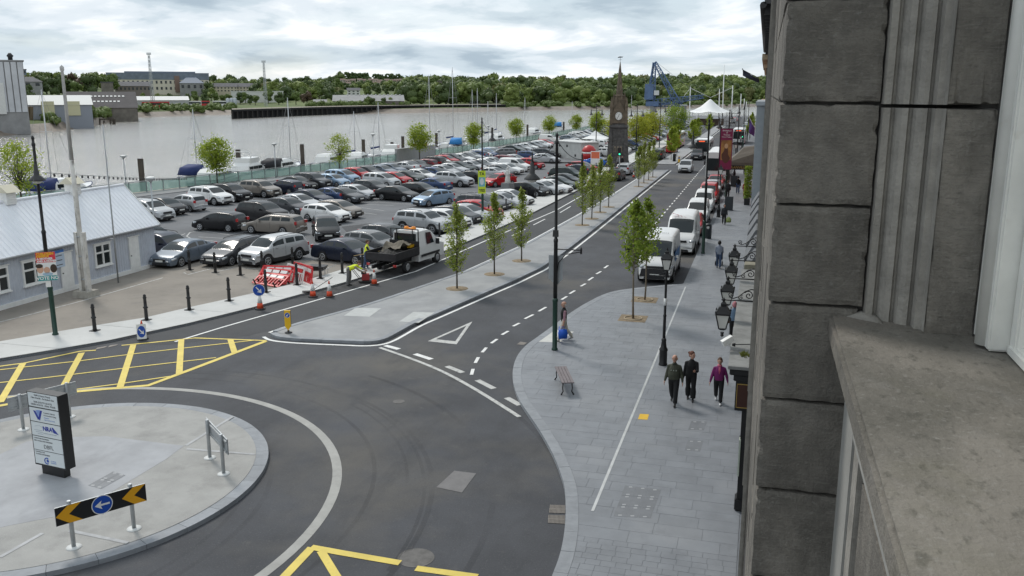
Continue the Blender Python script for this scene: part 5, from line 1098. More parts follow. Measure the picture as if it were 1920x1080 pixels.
def block(name, x0, x1, y0, y1, z0, z1, m, parent=sb, bev=.005):
    bm = bmesh.new(); bmesh.ops.create_cube(bm, size=1)
    for v in bm.verts: v.co = Vector(((x0 + x1) / 2 + v.co.x * (x1 - x0), (y0 + y1) / 2 + v.co.y * (y1 - y0), (z0 + z1) / 2 + v.co.z * (z1 - z0)))
    if bev:
        bmesh.ops.bevel(bm, geom=bm.edges[:], offset=bev, segments=2, affect='EDGES')
    me = bpy.data.meshes.new(name); bm.to_mesh(me); bm.free(); me.materials.append(m); return obj(name, me, parent)
def rough_block(name, x0, x1, y0, y1, z0, z1, m):
    """a hand-dressed stone: finely divided, with worn and slightly chipped arrises"""
    bm = bmesh.new(); bmesh.ops.create_cube(bm, size=1); bmesh.ops.subdivide_edges(bm, edges=bm.edges[:], cuts=15, use_grid_fill=True); rr = random.Random(int(z0 * 1000) + int(x0 * 999)); ph = [rr.uniform(0, 6.28) for _ in range(6)]
    for v in bm.verts:
        c = v.co; e = sum(1 for q_ in c if abs(abs(q_) - .5) < .01); p = Vector(((x0 + x1) / 2 + c.x * (x1 - x0), (y0 + y1) / 2 + c.y * (y1 - y0), (z0 + z1) / 2 + c.z * (z1 - z0)))
        if e >= 2:
            k = .0025 + .003 * abs(math.sin(p.x * 23 + p.z * 17 + ph[0])) * abs(math.sin(p.z * 41 + p.x * 37 + ph[1])) + (.006 if rr.random() < .05 else 0)
            for i_ in range(3):
                if abs(abs(c[i_]) - .5) < .01: p[i_] -= math.copysign(k, c[i_])
        elif e == 1 and abs(c.y + .5) < .01: p.y += .0022 * math.sin(p.x * 31 + ph[2]) * math.sin(p.z * 27 + ph[3]) + rr.uniform(-.0006, .0006)
        v.co = p
    for f in bm.faces: f.smooth = False
    me = bpy.data.meshes.new(name); bm.to_mesh(me); bm.free(); me.materials.append(m); return obj(name, me, sb)
# pier: stones course by course (joints as surveyed at the corner)
zj = [11.9, 11.57, 11.24, 10.91, 10.585, 10.268, 9.944, 9.612, 9.274, 8.942, 8.60, 8.26, 7.93, 7.60, 7.26]
XC = .043
block('pier_core', XC + .02, .80, 3.03, 20.6, .1, 12.2, M_mort, bev=0)
for i, (a, b) in enumerate(zip(zj, zj[1:])):
    j = .0022
    xr = .345 if i % 2 == 0 or a > 10.0 else .332
    rough_block('pier_stone', XC + rnd.uniform(-.003, .004), xr, 3.0 + rnd.uniform(-.003, .004), 3.5 + .25 * (i % 2), b + j, a - j, M_st)
    y = 3.5 + .25 * (i % 2) + .012
    while y < 9:
        l = rnd.choice((.75, .9, 1.05)); block('facade_stone', XC + rnd.uniform(0, .006), .4, y, y + l - .012, b + j, a - j, M_st); y += l
for i in range(22):                                    # lower courses of the pier, seen past the sill
    b = 7.26 - .33 * (i + 1)
    if b < .3: break
    block('pier_stone', XC, .345, 3.0, 3.6, b + .006, b + .324, M_st)
block('facade_wall', XC + .004, .6, 9.01, 20.8, 3.6, 12.2, M_st, bev=0)
# pale arrises: a slim string moulding next door
for y0, xo in ((9.3, .0), (13.5, -.012), (18.2, -.024)): block('downpipe_strip', XC - .034 + xo, XC + .003, y0, y0 + .16, 4.2, 12.2, M_stm, bev=.004)
# architrave: a profile extruded upright, standing on the sill
prof = [(.347, 3.02), (.352, 2.985), (.372, 2.985), (.378, 3.0), (.384, 3.0), (.392, 2.972), (.402, 2.955), (.418, 2.948), (.424, 2.962), (.430, 2.962), (.438, 2.93), (.452, 2.915), (.466, 2.912), (.470, 2.925), (.477, 2.925), (.482, 2.875), (.50, 2.872), (.505, 2.84)]
SZ = 9.584
def architrave(z0, z1):
    vs = [(x, y, z) for z in (z0, z1) for x, y in prof] ; n = len(prof)
    return MB().add(vs, [(k, k + 1, n + k + 1, n + k) for k in range(n - 1)], 0, False)
for z0, z1 in ((SZ - .01, 10.255), (10.266, 12.0)):
    architrave(z0, z1).build('architrave', M_stm, sb); rough_block('jamb_stone', .503, .646, 2.84, 3.3, z0, z1, M_st)
# sill slab with a front edge moulding
block('window_sill', .243, 1.25, .35, 3.0, SZ - .075, SZ, M_sill, bev=.010)
block('sill_upstand', .44, .66, 2.838, 2.98, SZ - .005, SZ + .002, M_sill, bev=0)
MB().loft([[(.345 - .055, 2.985, SZ - .002), (.352, 2.94, SZ - .002), (.40, 2.90, SZ - .002), (.40, 3.01, SZ - .002), (.30, 3.01, SZ - .002)], [(.342, 2.998, SZ + .016), (.352, 2.985, SZ + .012), (.38, 2.975, SZ + .008), (.38, 3.01, SZ + .016), (.34, 3.01, SZ + .018)]], 0, True).build('sill_stop', M_stm, sb)
block('sill_bed', .268, 1.2, .35, 3.0, SZ - .125, SZ - .075, M_stm, bev=.006)
block('apron_wall', .335, .75, .2, 3.0, 7.9, SZ - .125, M_render, bev=0)
block('apron_rail', .305, .336, .2, 2.62, 9.30, SZ - .126, M_render, bev=.004); block('apron_stile', .305, .336, 2.62, 2.92, 7.9, SZ - .126, M_render, bev=.004)
block('apron_panel', .326, .336, .2, 2.50, 7.9, 9.22, M_st, bev=0)
block('apron_moulding', .312, .336, 2.50, 2.62, 7.9, 9.29, M_stm, bev=.004)
# timber window frame, the inner lining and sash
wf_ = MB().lathe([(.034, SZ + .01), (.034, 12.0)], 18, c=(.655, 2.722, 0)).build('frame_bead', M_frame, sb)
for f in wf_.data.polygons: f.use_smooth = len(f.vertices) == 4
block('frame_post', .642, .80, 2.66, 2.84, SZ + .004, 12.0, M_frame, bev=.006); block('frame_lining', .695, .98, 2.60, 2.66, SZ + .004, 12.0, M_frame, bev=.006)
block('frame_sill', .69, .98, .6, 2.66, SZ - .002, SZ + .035, M_frame, bev=.008); block('frame_jamb', .90, .98, .5, 2.60, SZ + .035, 10.0 + 2, M_frame, bev=.006)
block('lining_panel', .80, .82, 2.57, 2.601, SZ + .15, 11.9, M_frame, bev=.004); block('frame_bracket', .86, .94, 2.56, 2.60, SZ + .20, SZ + .23, M_frame, bev=.004)
# putty line between stone and timber
block('sealant', .640, .650, 2.835, 2.86, SZ, 12, M_mort, bev=0)
# ================================================================== SHOPFRONTS AND FACADES DOWN THE STREET
M_fas = mat('shop_black', (.010, .010, .011), .5); M_lead = mat('lead_flashing', (.22, .225, .22), .8, coord='World', var=.2, scale=2, layers=[((.34, .34, .32), 7, .58, .7, .5, (1, 1, 1))])
M_brown = mat('shop_mahogany', (.055, .018, .010), .5); M_gold = mat('gold_line', (.45, .30, .08), .4, .4)
sf = thing('shopfront', 'black shopfront with a grey leaded cornice below the row of wall lanterns', 'shopfront', (0, 0, 0))
block('wall', .02, .5, 20.9, 33.2, .1, 3.3, M_fas, sf, 0); block('cornice_roof', -.50, .06, 20.85, 33.2, 3.82, 3.90, M_lead, sf, .01); block('cornice', -.46, .04, 20.9, 33.15, 3.66, 3.82, M_fas, sf, .02); block('cornice_bed', -.36, .04, 20.95, 33.1, 3.50, 3.66, M_fas, sf, .02)
cb_ = block('console_box', -.30, .04, 20.98, 21.3, 2.75, 3.50, M_fas, sf, .01); block('console_panel', -.26, .02, 20.965, 20.985, 2.85, 3.42, M_brown, cb_, 0)
for x0, x1, z0, z1 in ((-.265, .02, 2.83, 2.85), (-.265, .02, 3.42, 3.44), (-.27, -.255, 2.83, 3.44)): block('gold_line', x0, x1, 20.960, 20.984, z0, z1, M_gold, cb_, 0)
block('fascia', -.10, .04, 21.3, 33, 2.75, 3.5, M_fas, sf, .01)
for y in (21.0, 25.0, 29, 32.7): block('pilaster', -.12, .04, y, y + .32, .12, 2.75, M_fas, sf, .02); block('pilaster_base', -.17, .04, y - .04, y + .36, .12, .45, M_fas, sf, .03)
for y in (21.5, 25.5, 29.5): w_ = block('shop_window', -.02, .06, y, y + 3.2, .7, 2.7, M_cg, sf, 0); block('window_sill', -.06, .02, y, y + 3.2, .6, .7, M_fas, w_, .01)
block('menu_board', -.14, -.10, 20.97, 21.2, 1.05, 2.0, mat('menu_green', (.45, .50, .42), .5), sf, .004)
block('upper_wall', .0 + XC, .6, 20.81, 33.2, 3.9, 12.2, M_st, sf, 0)
# CCTV camera on a bracket
t = thing('security_camera', 'white security camera on a bracket over the shopfront cornice', 'camera', (-.28, 22.2, 3.9)); MB().tube([(.3, .1, .18), (-.18, .0, .16)], .012, 6).lathe([(.03, -.06), (.05, .02)], 10, c=(-.12, 0, .16), axis='x').build('arm', M_trim, t); MB().box((-.30, -.06, .27), (.30, .14, .15), rz=.5, ry=R(-28)).build('housing', M_whitep, t); MB().box((-.24, -.05, .19), (.06, .05, .12)).build('mount', M_whitep, t)
t = thing('moss_tuft', 'small green moss tuft on the shopfront cornice', 'plant', (-.12, 21.9, 3.9)); q = MB()
for k in range(60): a_ = rnd.uniform(0, 6.28); r_ = rnd.uniform(0, .12); q.tube([(r_ * math.cos(a_), r_ * 2 * math.sin(a_), 0), (r_ * 1.3 * math.cos(a_) + rnd.uniform(-.03, .03), r_ * 2.4 * math.sin(a_), rnd.uniform(.03, .1))], [.014, .003], 4)
q.build('foliage', mat('moss_green', (.16, .18, .03), .9, var=.3, scale=20), t)
# wall lanterns on scrolled brackets
def wall_lantern(label, y):
    t = thing('wall_lantern', label, 'lantern', (.04, y, 5.1), 0, 'black wall lanterns on scroll brackets')
    br = MB().tube([(0, 0, .0), (-.84, 0, .0)], .018, 6)
    def spiral(cx, cz, r0, turns, sgn, st): return [(cx + r0 * (1 - u / 16 * .85) * math.cos(st + sgn * turns * 2 * math.pi * u / 16), 0, cz + r0 * (1 - u / 16 * .85) * math.sin(st + sgn * turns * 2 * math.pi * u / 16)) for u in range(17)]
    br.tube([(0, 0, .30), (-.12, 0, .31), (-.26, 0, .25), (-.42, 0, .10), (-.55, 0, .05), (-.66, 0, .09)], .016, 6); br.tube(spiral(-.62, .14, .075, 1.4, 1, -1.2), .012, 5); br.tube(spiral(-.17, .15, .12, 1.5, -1, 2.6), .014, 5); br.tube(spiral(-.36, .08, .07, 1.3, 1, 1), .012, 5); br.bar((0, 0, -.15), (0, 0, .45), .05, .03)
    br.build('bracket', M_black, t); a, b = MB(), MB(); lantern(a, b, (-.78, 0, -.80), 1.0); a.tube([(-.78, 0, -.02), (-.78, 0, .03)], .04, 8).lathe([(.05, -.86), (.035, -.93), (.05, -.95), (0, -1.0)], 8, c=(-.78, 0, 0)); ln = a.build('lantern_frame', M_black, t); b.build('lantern_glass', M_glob, ln)
for y, lb in ((22.7, 'nearest black wall lantern of the row above the shopfront'), (25.5, 'second wall lantern of the row above the shopfront'), (28.4, 'third wall lantern of the row above the shopfront'), (31.2, 'farthest wall lantern of the row above the shopfront')): wall_lantern(lb, y)
# second shop with slate topped window bays, tan pillar
s2 = thing('bay_shop', 'shop with small slate topped bay heads beyond the wall lanterns', 'shopfront', (0, 0, 0)); M_slate = mat('slate_bay', (.13, .135, .145), .6, var=.12, scale=3)
block('wall', .03, .6, 33.21, 62, .1, 12.2, M_st, s2, 0); block('stone_pillar', -.42, .03, 33.6, 34.3, .1, 4.0, mat('tan_stone', (.25, .235, .18), .9, var=.15), s2, .02); block('ledge', -.45, .03, 34.3, 62, .1, .55, M_lead, s2, .02)
for k in range(7):
    y = 35.5 + 3.8 * k; b_ = MB().loft([[(-.52, y, 3.05), (-.52, y + 2.6, 3.05), (.03, y + 2.6, 3.05), (.03, y, 3.05)], [(-.50, y, 3.2), (-.50, y + 2.6, 3.2), (.03, y + 2.6, 3.2), (.03, y, 3.2)], [(-.1, y + .15, 3.9), (-.1, y + 2.45, 3.9), (.03, y + 2.45, 3.9), (.03, y + .15, 3.9)]], 0, False); b_.build('bay_roof', M_slate, s2); block('bay_soffit', -.48, .02, y + .05, y + 2.55, 2.85, 3.05, M_fas, s2, .01); block('bay_window', -.2, .02, y + .2, y + 2.4, .6, 2.85, M_cg, s2, 0)
    for z in (5.2, 8.6): block('window', .0, .06, y + .5, y + 1.9, z, z + 2.0, M_cg, s2, 0)
# pale blue grey block, red brick block, gutter
s3 = thing('grey_building', 'pale blue grey painted building with projecting corner pilaster', 'building', (0, 0, 0)); M_bg = mat('blue_grey_render', (.30, .325, .345), .8, var=.06); block('wall', -.05, 8, 62, 84, .1, 9.4, M_bg, s3, 0)
block('corner_pilaster', -.60, .0, 66, 67.0, 1.6, 9.4, M_bg, s3, .03); block('parapet', -.68, .2, 65.8, 84, 9.4, 9.7, M_bg, s3, .03)
for k in range(5):
    for z in (1.0, 4.2, 6.9): block('window', -.09, .0, 68.2 + 3.1 * k, 69.8 + 3.1 * k, z, z + 1.9, M_cg, s3, 0)
s4 = thing('hotel', 'red brick hotel with stone trim and a dark entrance canopy', 'hotel', (0, 0, 0)); M_brick = mat('terracotta_brick', (.34, .11, .06), .85, var=.15, scale=2); block('wall', -.05, 12, 84.01, 124, .1, 18.5, M_brick, s4, 0)
for z in (4.5, 9.0, 13.2, 18.5): block('string_course', -.55, .0, 84, 124, z, z + .5, mat('sandstone_trim', (.42, .33, .22), .85, var=.12), s4, .03)
for k in range(9):
    for z in (5.4, 9.9, 14.2): w_ = block('window', -.12, .0, 86 + 4.2 * k, 87.9 + 4.2 * k, z, z + 2.6, M_cg, s4, 0); block('window_hood', -.35, -.05, 85.8 + 4.2 * k, 88.1 + 4.2 * k, z + 2.6, z + 2.95, MATS['sandstone_trim'], w_, .02)
cn = MB().loft([[(-3.5, 92.5, 3.1), (-.1, 92.5, 3.1), (-.1, 98.5, 3.1), (-3.5, 98.5, 3.1)], [(-3.45, 92.6, 3.4), (-.1, 92.6, 3.4), (-.1, 98.4, 3.4), (-3.45, 98.4, 3.4)], [(-2.6, 93.4, 4.1), (-.1, 93.4, 4.5), (-.1, 97.6, 4.5), (-2.6, 97.6, 4.1)], [(-1.9, 94.4, 4.8), (-.1, 94.4, 5.0), (-.1, 96.6, 5.0), (-1.9, 96.6, 4.8)]], 0, False).build('canopy', mat('canopy_brown', (.10, .085, .065), .7, var=.1), s4)
block('canopy_fascia', -3.52, -.1, 92.42, 92.52, 2.7, 3.12, M_fas, cn, 0); text('GRANVILLE HOTEL', .36, M_gold, cn, (-1.75, 92.40, 2.92), (R(90), 0, 0), name='hotel_lettering', sx=1.0)
for x, y in ((-3.4, 92.6), (-3.4, 98.4), (-3.4, 95.5)): MB().lathe([(.11, .12), (.09, .5), (.07, .6), (.07, 3.1)], 10, c=(x, y, 0)).build('canopy_post', M_black, s4)
s5 = thing('slate_roofed_terrace', 'distant dark terrace continuing down the right side of the street', 'building', (0, 0, 0)); block('wall', .0, 12, 124.01, 330, .1, 11, mat('terrace_render', (.22, .20, .18), .85, var=.3, scale=.15), s5, 0); block('shop_band', -.3, .0, 124.1, 330, 3.0, 3.7, M_fas, s5, .02)
for k in range(40):
    for z in (4.6, 7.6): block('window', -.06, .02, 126 + 5 * k, 127.4 + 5 * k, z, z + 1.9, M_cg, s5, 0)
# eaves gutter jutting over the top of the street
gt = thing('eaves_gutter', 'black eaves gutter with brackets jutting out high on the right', 'gutter', (0, 0, 0)); MB().tube([(-.34, 40, 13.9), (-.34, 84, 13.9)], .14, 8).build('gutter_trough', M_black, gt); block('soffit', -.30, .6, 40, 84, 13.95, 14.1, M_iron, gt, 0)
for k in range(22): block('bracket', -.28, .1, 40.5 + 2 * k, 40.62 + 2 * k, 13.55, 13.95, M_iron, gt, 0)
block('parapet_wall', .04, .6, 33.3, 84, 12.2, 13.9, M_st, gt, 0)
# flags
def flag(label, base, tip, mats_, drop, w_):
    t = thing('flag', label, 'flag', base); d = Vector(tip); MB().tube([(0, 0, 0), d], [.035, .02], 8).lathe([(.05, 0), (.05, .06), (0, .1)], 8, c=tuple(d)).build('pole', M_whitep if 'purple' in label else M_trim, t)
    q = MB(); n = 8; vs = []
    for i in range(n + 1):
        for j in range(5): u, v_ = i / n, j / 4; p = d * (1 - u * w_); vs.append((p.x + .05 * math.sin(u * 7 + v_ * 2), p.y + .12 * math.sin(u * 6 + 3 * v_), p.z - drop * v_ * (1 - .35 * u) - .06 * u))
    q.add(vs, [(i * 5 + j, i * 5 + j + 1, (i + 1) * 5 + j + 1, (i + 1) * 5 + j) for i in range(n) for j in range(4)], 0, True); q.build('cloth', mats_, t)
p = AY(1428, 150, 86); flag('dark flag on a slanting pole high on the brick hotel', tuple(p), (-1.75, -.1, .95), mat('flag_dark', (.018, .022, .04), .8), .55, .85)
p = AY(1418, 245, 90); flag('purple flag hanging over the pavement by the hotel', tuple(p), (-.75, -.2, 1.3), mat('flag_purple', (.10, .05, .22), .8), 1.35, .75)
# ivy column in planter and cafe railing
iv = thing('potted_column_tree', 'tall narrow clipped green shrub in a planter by the hotel door', 'shrub', (-1.15, 84.5, .12)); MB().box((0, 0, .3), (.5, .5, .6), top=1.1).build('planter', M_black, iv)
# ================================================================== SHED, RIVER WALL, BOATS, FAR BANK
M_sheet = mat('shed_wall_paint', (.50, .53, .59), .6, var=.06, scale=1.5, layers=[((.30, .32, .36), 1.2, .55, .75, .4, (1, 1, .3))]); M_roof = mat('shed_roof_white', (.80, .82, .86), .5, var=.04, scale=1, layers=[((.5, .5, .5), 2, .6, .75, .4, (.3, 1, 1))])
sh = thing('shed', 'pale blue corrugated shed with white ribbed roof at the left edge', 'shed', (0, 0, 0))
X0, X1, Y0, Y1, ZE, ZR = -35.05, -39.2, 22.0, 44.7, 2.6, 4.85; XR = -37.12
def ribbed(p0, pu, pv, n, dep, nrm):
    """ribbed sheet from p0 along pu (n ribs), up pv, ribs standing out along nrm"""
    p0, pu, pv, nrm = map(Vector, (p0, pu, pv, nrm)); q = []
    for k in range(n):
        for u, o in ((0, 0), (.62, 0), (.70, 1), (.90, 1), (.98, 0)): q.append(p0 + pu * ((k + u) / n) + nrm * dep * o)
    q.append(p0 + pu); m = MB(); vs = [p for p in q] + [p + pv for p in q]; N_ = len(q); m.add(vs, [(i, i + 1, N_ + i + 1, N_ + i) for i in range(N_ - 1)]); return m
yw = (Y1 - Y0)
ribbed((X0, Y0, .2), (0, yw, 0), (0, 0, ZE - .2), 115, .022, (1, 0, 0)).build('front_wall', M_sheet, sh)
MB().add([(X0, Y1, .05), (X1, Y1, .05), (X1, Y1, ZE), (XR, Y1, ZR - .05), (X0, Y1, ZE)], [(0, 1, 2, 3, 4)]).build('gable_wall', M_sheet, sh); MB().add([(X1, Y0, 0), (X1, Y1, 0), (X1, Y1, ZE), (X1, Y0, ZE)], [(3, 2, 1, 0)]).build('back_wall', M_sheet, sh)
ev = Vector((X0 + .28, Y0, ZE - .06)); rd = Vector((XR, Y0, ZR)); nr = Vector((ZR - ZE, 0, 2.2)).normalized()
ribbed(ev, (0, yw + .22, 0), rd - ev, 75, .03, nr).build('roof_sheet', M_roof, sh); ev2 = Vector((X1 - .28, Y0, ZE - .06)); ribbed(ev2, (0, yw + .22, 0), rd - ev2, 75, .03, (-nr.x, 0, nr.z)).build('roof_sheet', M_roof, sh)
MB().tube([(XR, Y0, ZR + .03), (XR, Y1 + .24, ZR + .03)], .09, 8).build('ridge_cap', M_roof, sh); MB().tube([(X0 + .30, Y0, ZE - .10), (X0 + .30, Y1 + .2, ZE - .10)], .055, 8).build('gutter', mat('gutter_grey', (.30, .31, .32), .5), sh)
for a, b in ((ev, rd), (ev2, rd)): MB().bar(Vector(a) + Vector((0, yw + .24, .02)), Vector(b) + Vector((0, yw + .24, .02)), .03, .12).build('barge_board', M_whitep, sh)
MB().box((X0 + .02, (Y0 + Y1) / 2, .14), (.10, yw + .06, .24)).build('plinth', M_whitep, sh); MB().box(((X0 + X1) / 2, Y1 + .02, .14), (4.1, .08, .24)).build('plinth', M_whitep, sh)
def swin(y, z, w_, h_):
    f = MB(); x = X0 + .05
    for dz in (-h_ / 2, h_ / 2, h_ * .12): f.box((x, y, z + dz), (.10, w_ + .12, .09))
    for dy in (-w_ / 2, 0, w_ / 2): f.box((x + .003, y + dy, z), (.09, .09, h_))
    o = f.build('window', M_whitep, sh)
    for dy in (-w_ / 4, w_ / 4):
        for dz, hh in ((-h_ * .19, h_ * .58), (h_ * .31, h_ * .34)): MB().box((x - .03, y + dy, z + dz), (.03, w_ / 2 - .06, hh)).build('pane', M_cg, o)
    MB().box((x + .05, y, z - h_ / 2 - .07), (.14, w_ + .2, .05)).build('sill', M_whitep, o)
    MB().box((x + .02, y, z + h_ / 2 + .09), (.12, w_ + .24, .05)).build('head_flashing', M_whitep, o)
ysh = lambda px, py: AX(px, py, X0).y
swin(ysh(190, 465), 1.52, 1.15, 1.15); swin(ysh(62, 494), 1.50, 1.45, 1.15); swin(ysh(-8, 505), 1.50, 1.15, 1.15)
for px in (252, 122):
    y = ysh(px, 490); o = MB().box((X0 + .05, y, 1.12), (.08, .82, 1.95)).build('door', M_whitep, sh)
    for dy in (-.2, .2):
        for z in (.62, 1.5): MB().box((X0 + .095, y + dy, z), (.012, .28, .62 if z < 1 else .7)).build('door_panel', M_whitep, o)
    MB().lathe([(.03, -.02), (.03, .03)], 8, c=(X0 + .11, y - .33, 1.05), axis='x').build('handle', M_trim, o); MB().box((X0 + .07, y, 2.14), (.10, 1.0, .06)).build('head_flashing', M_whitep, o)
for px in (137, 12):
    p = AX(px, 360, XR); o = MB().box((XR, p.y, ZR + .18), (.55, .62, .62)).build('roof_vent', M_whitep, sh)
    MB().prism([(-.5, 0), (.5, 0), (0, .38)], -.45, .45, bottom=True).build('vent_cap', mat('vent_cap_cream', (.62, .58, .46), .7), o).matrix_local = Matrix.Translation((XR, p.y, ZR + .49)) @ Matrix.Rotation(R(90), 4, 'X')
    for k in range(4): MB().box((XR + .285, p.y, ZR + .0 + .13 * k), (.03, .58, .05), ry=.4).build('louvre', M_whitep, o)
y = ysh(104, 478); o = MB().box((X0 + .09, y, 1.86), (.03, .95, .92)).build('notice_board', mat('notice_pale_blue', (.50, .60, .72), .5), sh); MB().box((X0 + .107, y, 2.24), (.006, .93, .14)).build('blue_heading', mat('notice_blue', (.06, .20, .55), .5), o)
for k in range(3): MB().box((X0 + .107, y - .28, 2.02 - .24 * k), (.006, .12, .12)).box((X0 + .107, y + .1, 2.02 - .24 * k), (.006, .42, .045)).build('notice_print', ink, o)
# flagstaff mast and pole
g = G(162, 556, .03); t = thing('wooden_mast', 'weathered white wooden flag mast standing in a concrete block before the shed', 'mast', (g.x, g.y, .03)); wm2 = mat('mast_flaking_white', (.62, .60, .56), .8, var=.15, scale=3, layers=[((.16, .14, .12), 5, .56, .66, .8, (1, 1, .25))]); gs_ = mat('mast_grey', (.48, .47, .45), .8, var=.25, scale=3, stretch=(1, 1, .3))
MB().box((0, 0, .16), (1.0, .85, .34), top=.92).build('footing', mat('footing_concrete', (.36, .34, .30), .9, var=.15, scale=4), t)
for s in (1, -1): MB().box((s * .19, 0, 1.75), (.16, .26, 3.2)).build('tabernacle_post', wm2, t)
MB().lathe([(.125, .3), (.12, 5.0), (.10, 7.0)], 14).build('lower_mast', wm2, t); MB().lathe([(.10, 7.0), (.07, 11.3), (.10, 11.35), (.10, 11.5), (.0, 11.6)], 12).build('upper_mast', gs_, t)
for z in (.9, 2.1, 3.1): MB().lathe([(.16, z), (.16, z + .06)], 14).build('iron_band', M_steel, t)
g = G(222, 530, .03); t = thing('slim_pole', 'slim grey flag pole standing against the shed wall', 'pole', (g.x, g.y, .03)); MB().lathe([(.045, 0), (.04, 4), (.028, 8.6), (.0, 8.65)], 10).build('shaft', M_steel, t); MB().box((-.12, 0, 2.45), (.3, .05, .05)).build('wall_clamp', M_steel, t)
# glass river wall
gw = thing('glass_river_wall', 'long glass flood wall with steel posts along the river edge', 'barrier', (0, 0, 0)); M_gp = glass('flood_glass', (.42, .58, .53), .42, .1)
P = resample([(quay_x(v) + .15, v) for v in (52, 72, 101, 145, 200, 262, 300)], 2.15); postm = MB().box((0, 0, .62), (.10, .10, 1.24)).mesh('post', [mat('wall_post_grey', (.27, .30, .30), .5, .4)])
pan = MB().box((0, 0, 0), (1, .03, .98)).mesh('pane', [M_gp]); rail = MB().box((0, 0, 0), (1, .10, .07)).mesh('rail', [MATS['wall_post_grey']])
for a, b in zip(P, P[1:]):
    if 126 < a.y < 138: continue                       # the concrete stretch
    d = b - a; c = (a + b) / 2; rz = math.atan2(d.y, d.x); obj('post', postm, gw, (a.x, a.y, 0), rz); o = obj('pane', pan, gw, (c.x, c.y, .62), rz); o.scale = (d.length - .12, 1, 1); o = obj('rail', rail, gw, (c.x, c.y, 1.2), rz); o.scale = (d.length, 1, 1)
cw = thing('concrete_river_wall', 'short grey concrete section between the glass panels of the river wall', 'wall', (0, 0, 0)); a, b = Vector((quay_x(126) + .15, 126, .9)), Vector((quay_x(138) + .15, 138, .9)); MB().bar(a, b, .4, 1.9).build('wall', mat('wall_concrete', (.32, .32, .32), .85, var=.1), cw); MB().bar(a + Vector((0, 0, .98)), b + Vector((0, 0, .98)), .5, .1).build('coping', mat('coping_grey', (.40, .40, .40), .8), cw)
# mooring piles in the river
M_pile = mat('pile_timber', (.075, .062, .05), .9, var=.3, scale=2, stretch=(1, 1, .2))
def at_off(px, py, off):                               # point on a sight line that lies 'off' metres outside the quay wall
    best = min((v * .5 for v in range(90, 900)), key=lambda v: abs(AY(px, py, v).x - quay_x(v) + off)); return AY(px, py, best)
for i, (px, py, lb) in enumerate([(263, 298, 'left of the river cruiser'), (446, 281, 'behind the first river tree'), (566, 271, 'beside the dark hooded motorboat'), (681, 262, 'between two yachts'), (735, 267, 'in front of the big white cruiser'), (755, 256, 'behind the big white cruiser'), (818, 250, 'right of the second river tree'), (923, 240, 'near the concrete river wall'), (989, 234, 'by the third river tree'), (1057, 229, 'by the distant blue boat')]):
    p = at_off(px, py, 9); t = thing('mooring_pile', 'dark square timber mooring pile ' + lb, 'mooring pile', (p.x, p.y, -7), .3, 'timber mooring piles in the river'); MB().box((0, 0, (p.z + 7) / 2), (.5, .5, p.z + 7)).build('shaft', M_pile, t); MB().box((0, 0, p.z + 7.02), (.54, .54, .06)).build('cap', M_trim, t)
# boats
M_hull = mat('hull_white', (.74, .74, .72), .3, coat=.4); M_navy = mat('canvas_navy', (.015, .03, .12), .8); M_dkhull = mat('hull_dark', (.015, .025, .035), .3, coat=.4); M_spar = mat('mast_alloy', (.55, .56, .57), .4, .6); M_rig = mat('rigging', (.2, .2, .2), .5)
def hull(t, L_, B_, fb, m, band=None):
    st = [(-.5, .80, .92), (-.35, .92, .92), (-.1, 1.0, .95), (.15, .95, 1.0), (.33, .68, 1.08), (.44, .34, 1.16), (.5, .03, 1.22)]; rg = []
    for u, w_, h_ in st: X = u * L_; w2 = B_ / 2 * w_; rg.append([(X, -w2, fb * h_), (X, -w2 * .93, fb * .45), (X, -w2 * .55, -.15), (X, 0, -.4), (X, w2 * .55, -.15), (X, w2 * .93, fb * .45), (X, w2, fb * h_)])
    q = MB(); n = 7; vs = [p for r_ in rg for p in r_]; q.add(vs, [(i * n + j, (i + 1) * n + j, (i + 1) * n + j + 1, i * n + j + 1) for i in range(len(rg) - 1) for j in range(n - 1)] + [(i * n, i * n + n - 1, (i + 1) * n + n - 1, (i + 1) * n) for i in range(len(rg) - 1)] + [tuple(range(n))], 0, False)
    o = q.build('hull', m, t); MB().tube([(r_[0][0], r_[0][1], r_[0][2]) for r_ in rg] + [(r_[-1][0], r_[-1][1], r_[-1][2]) for r_ in rg[::-1]], .05, 5).build('rubbing_strake', M_navy if band else M_steel, o); return o
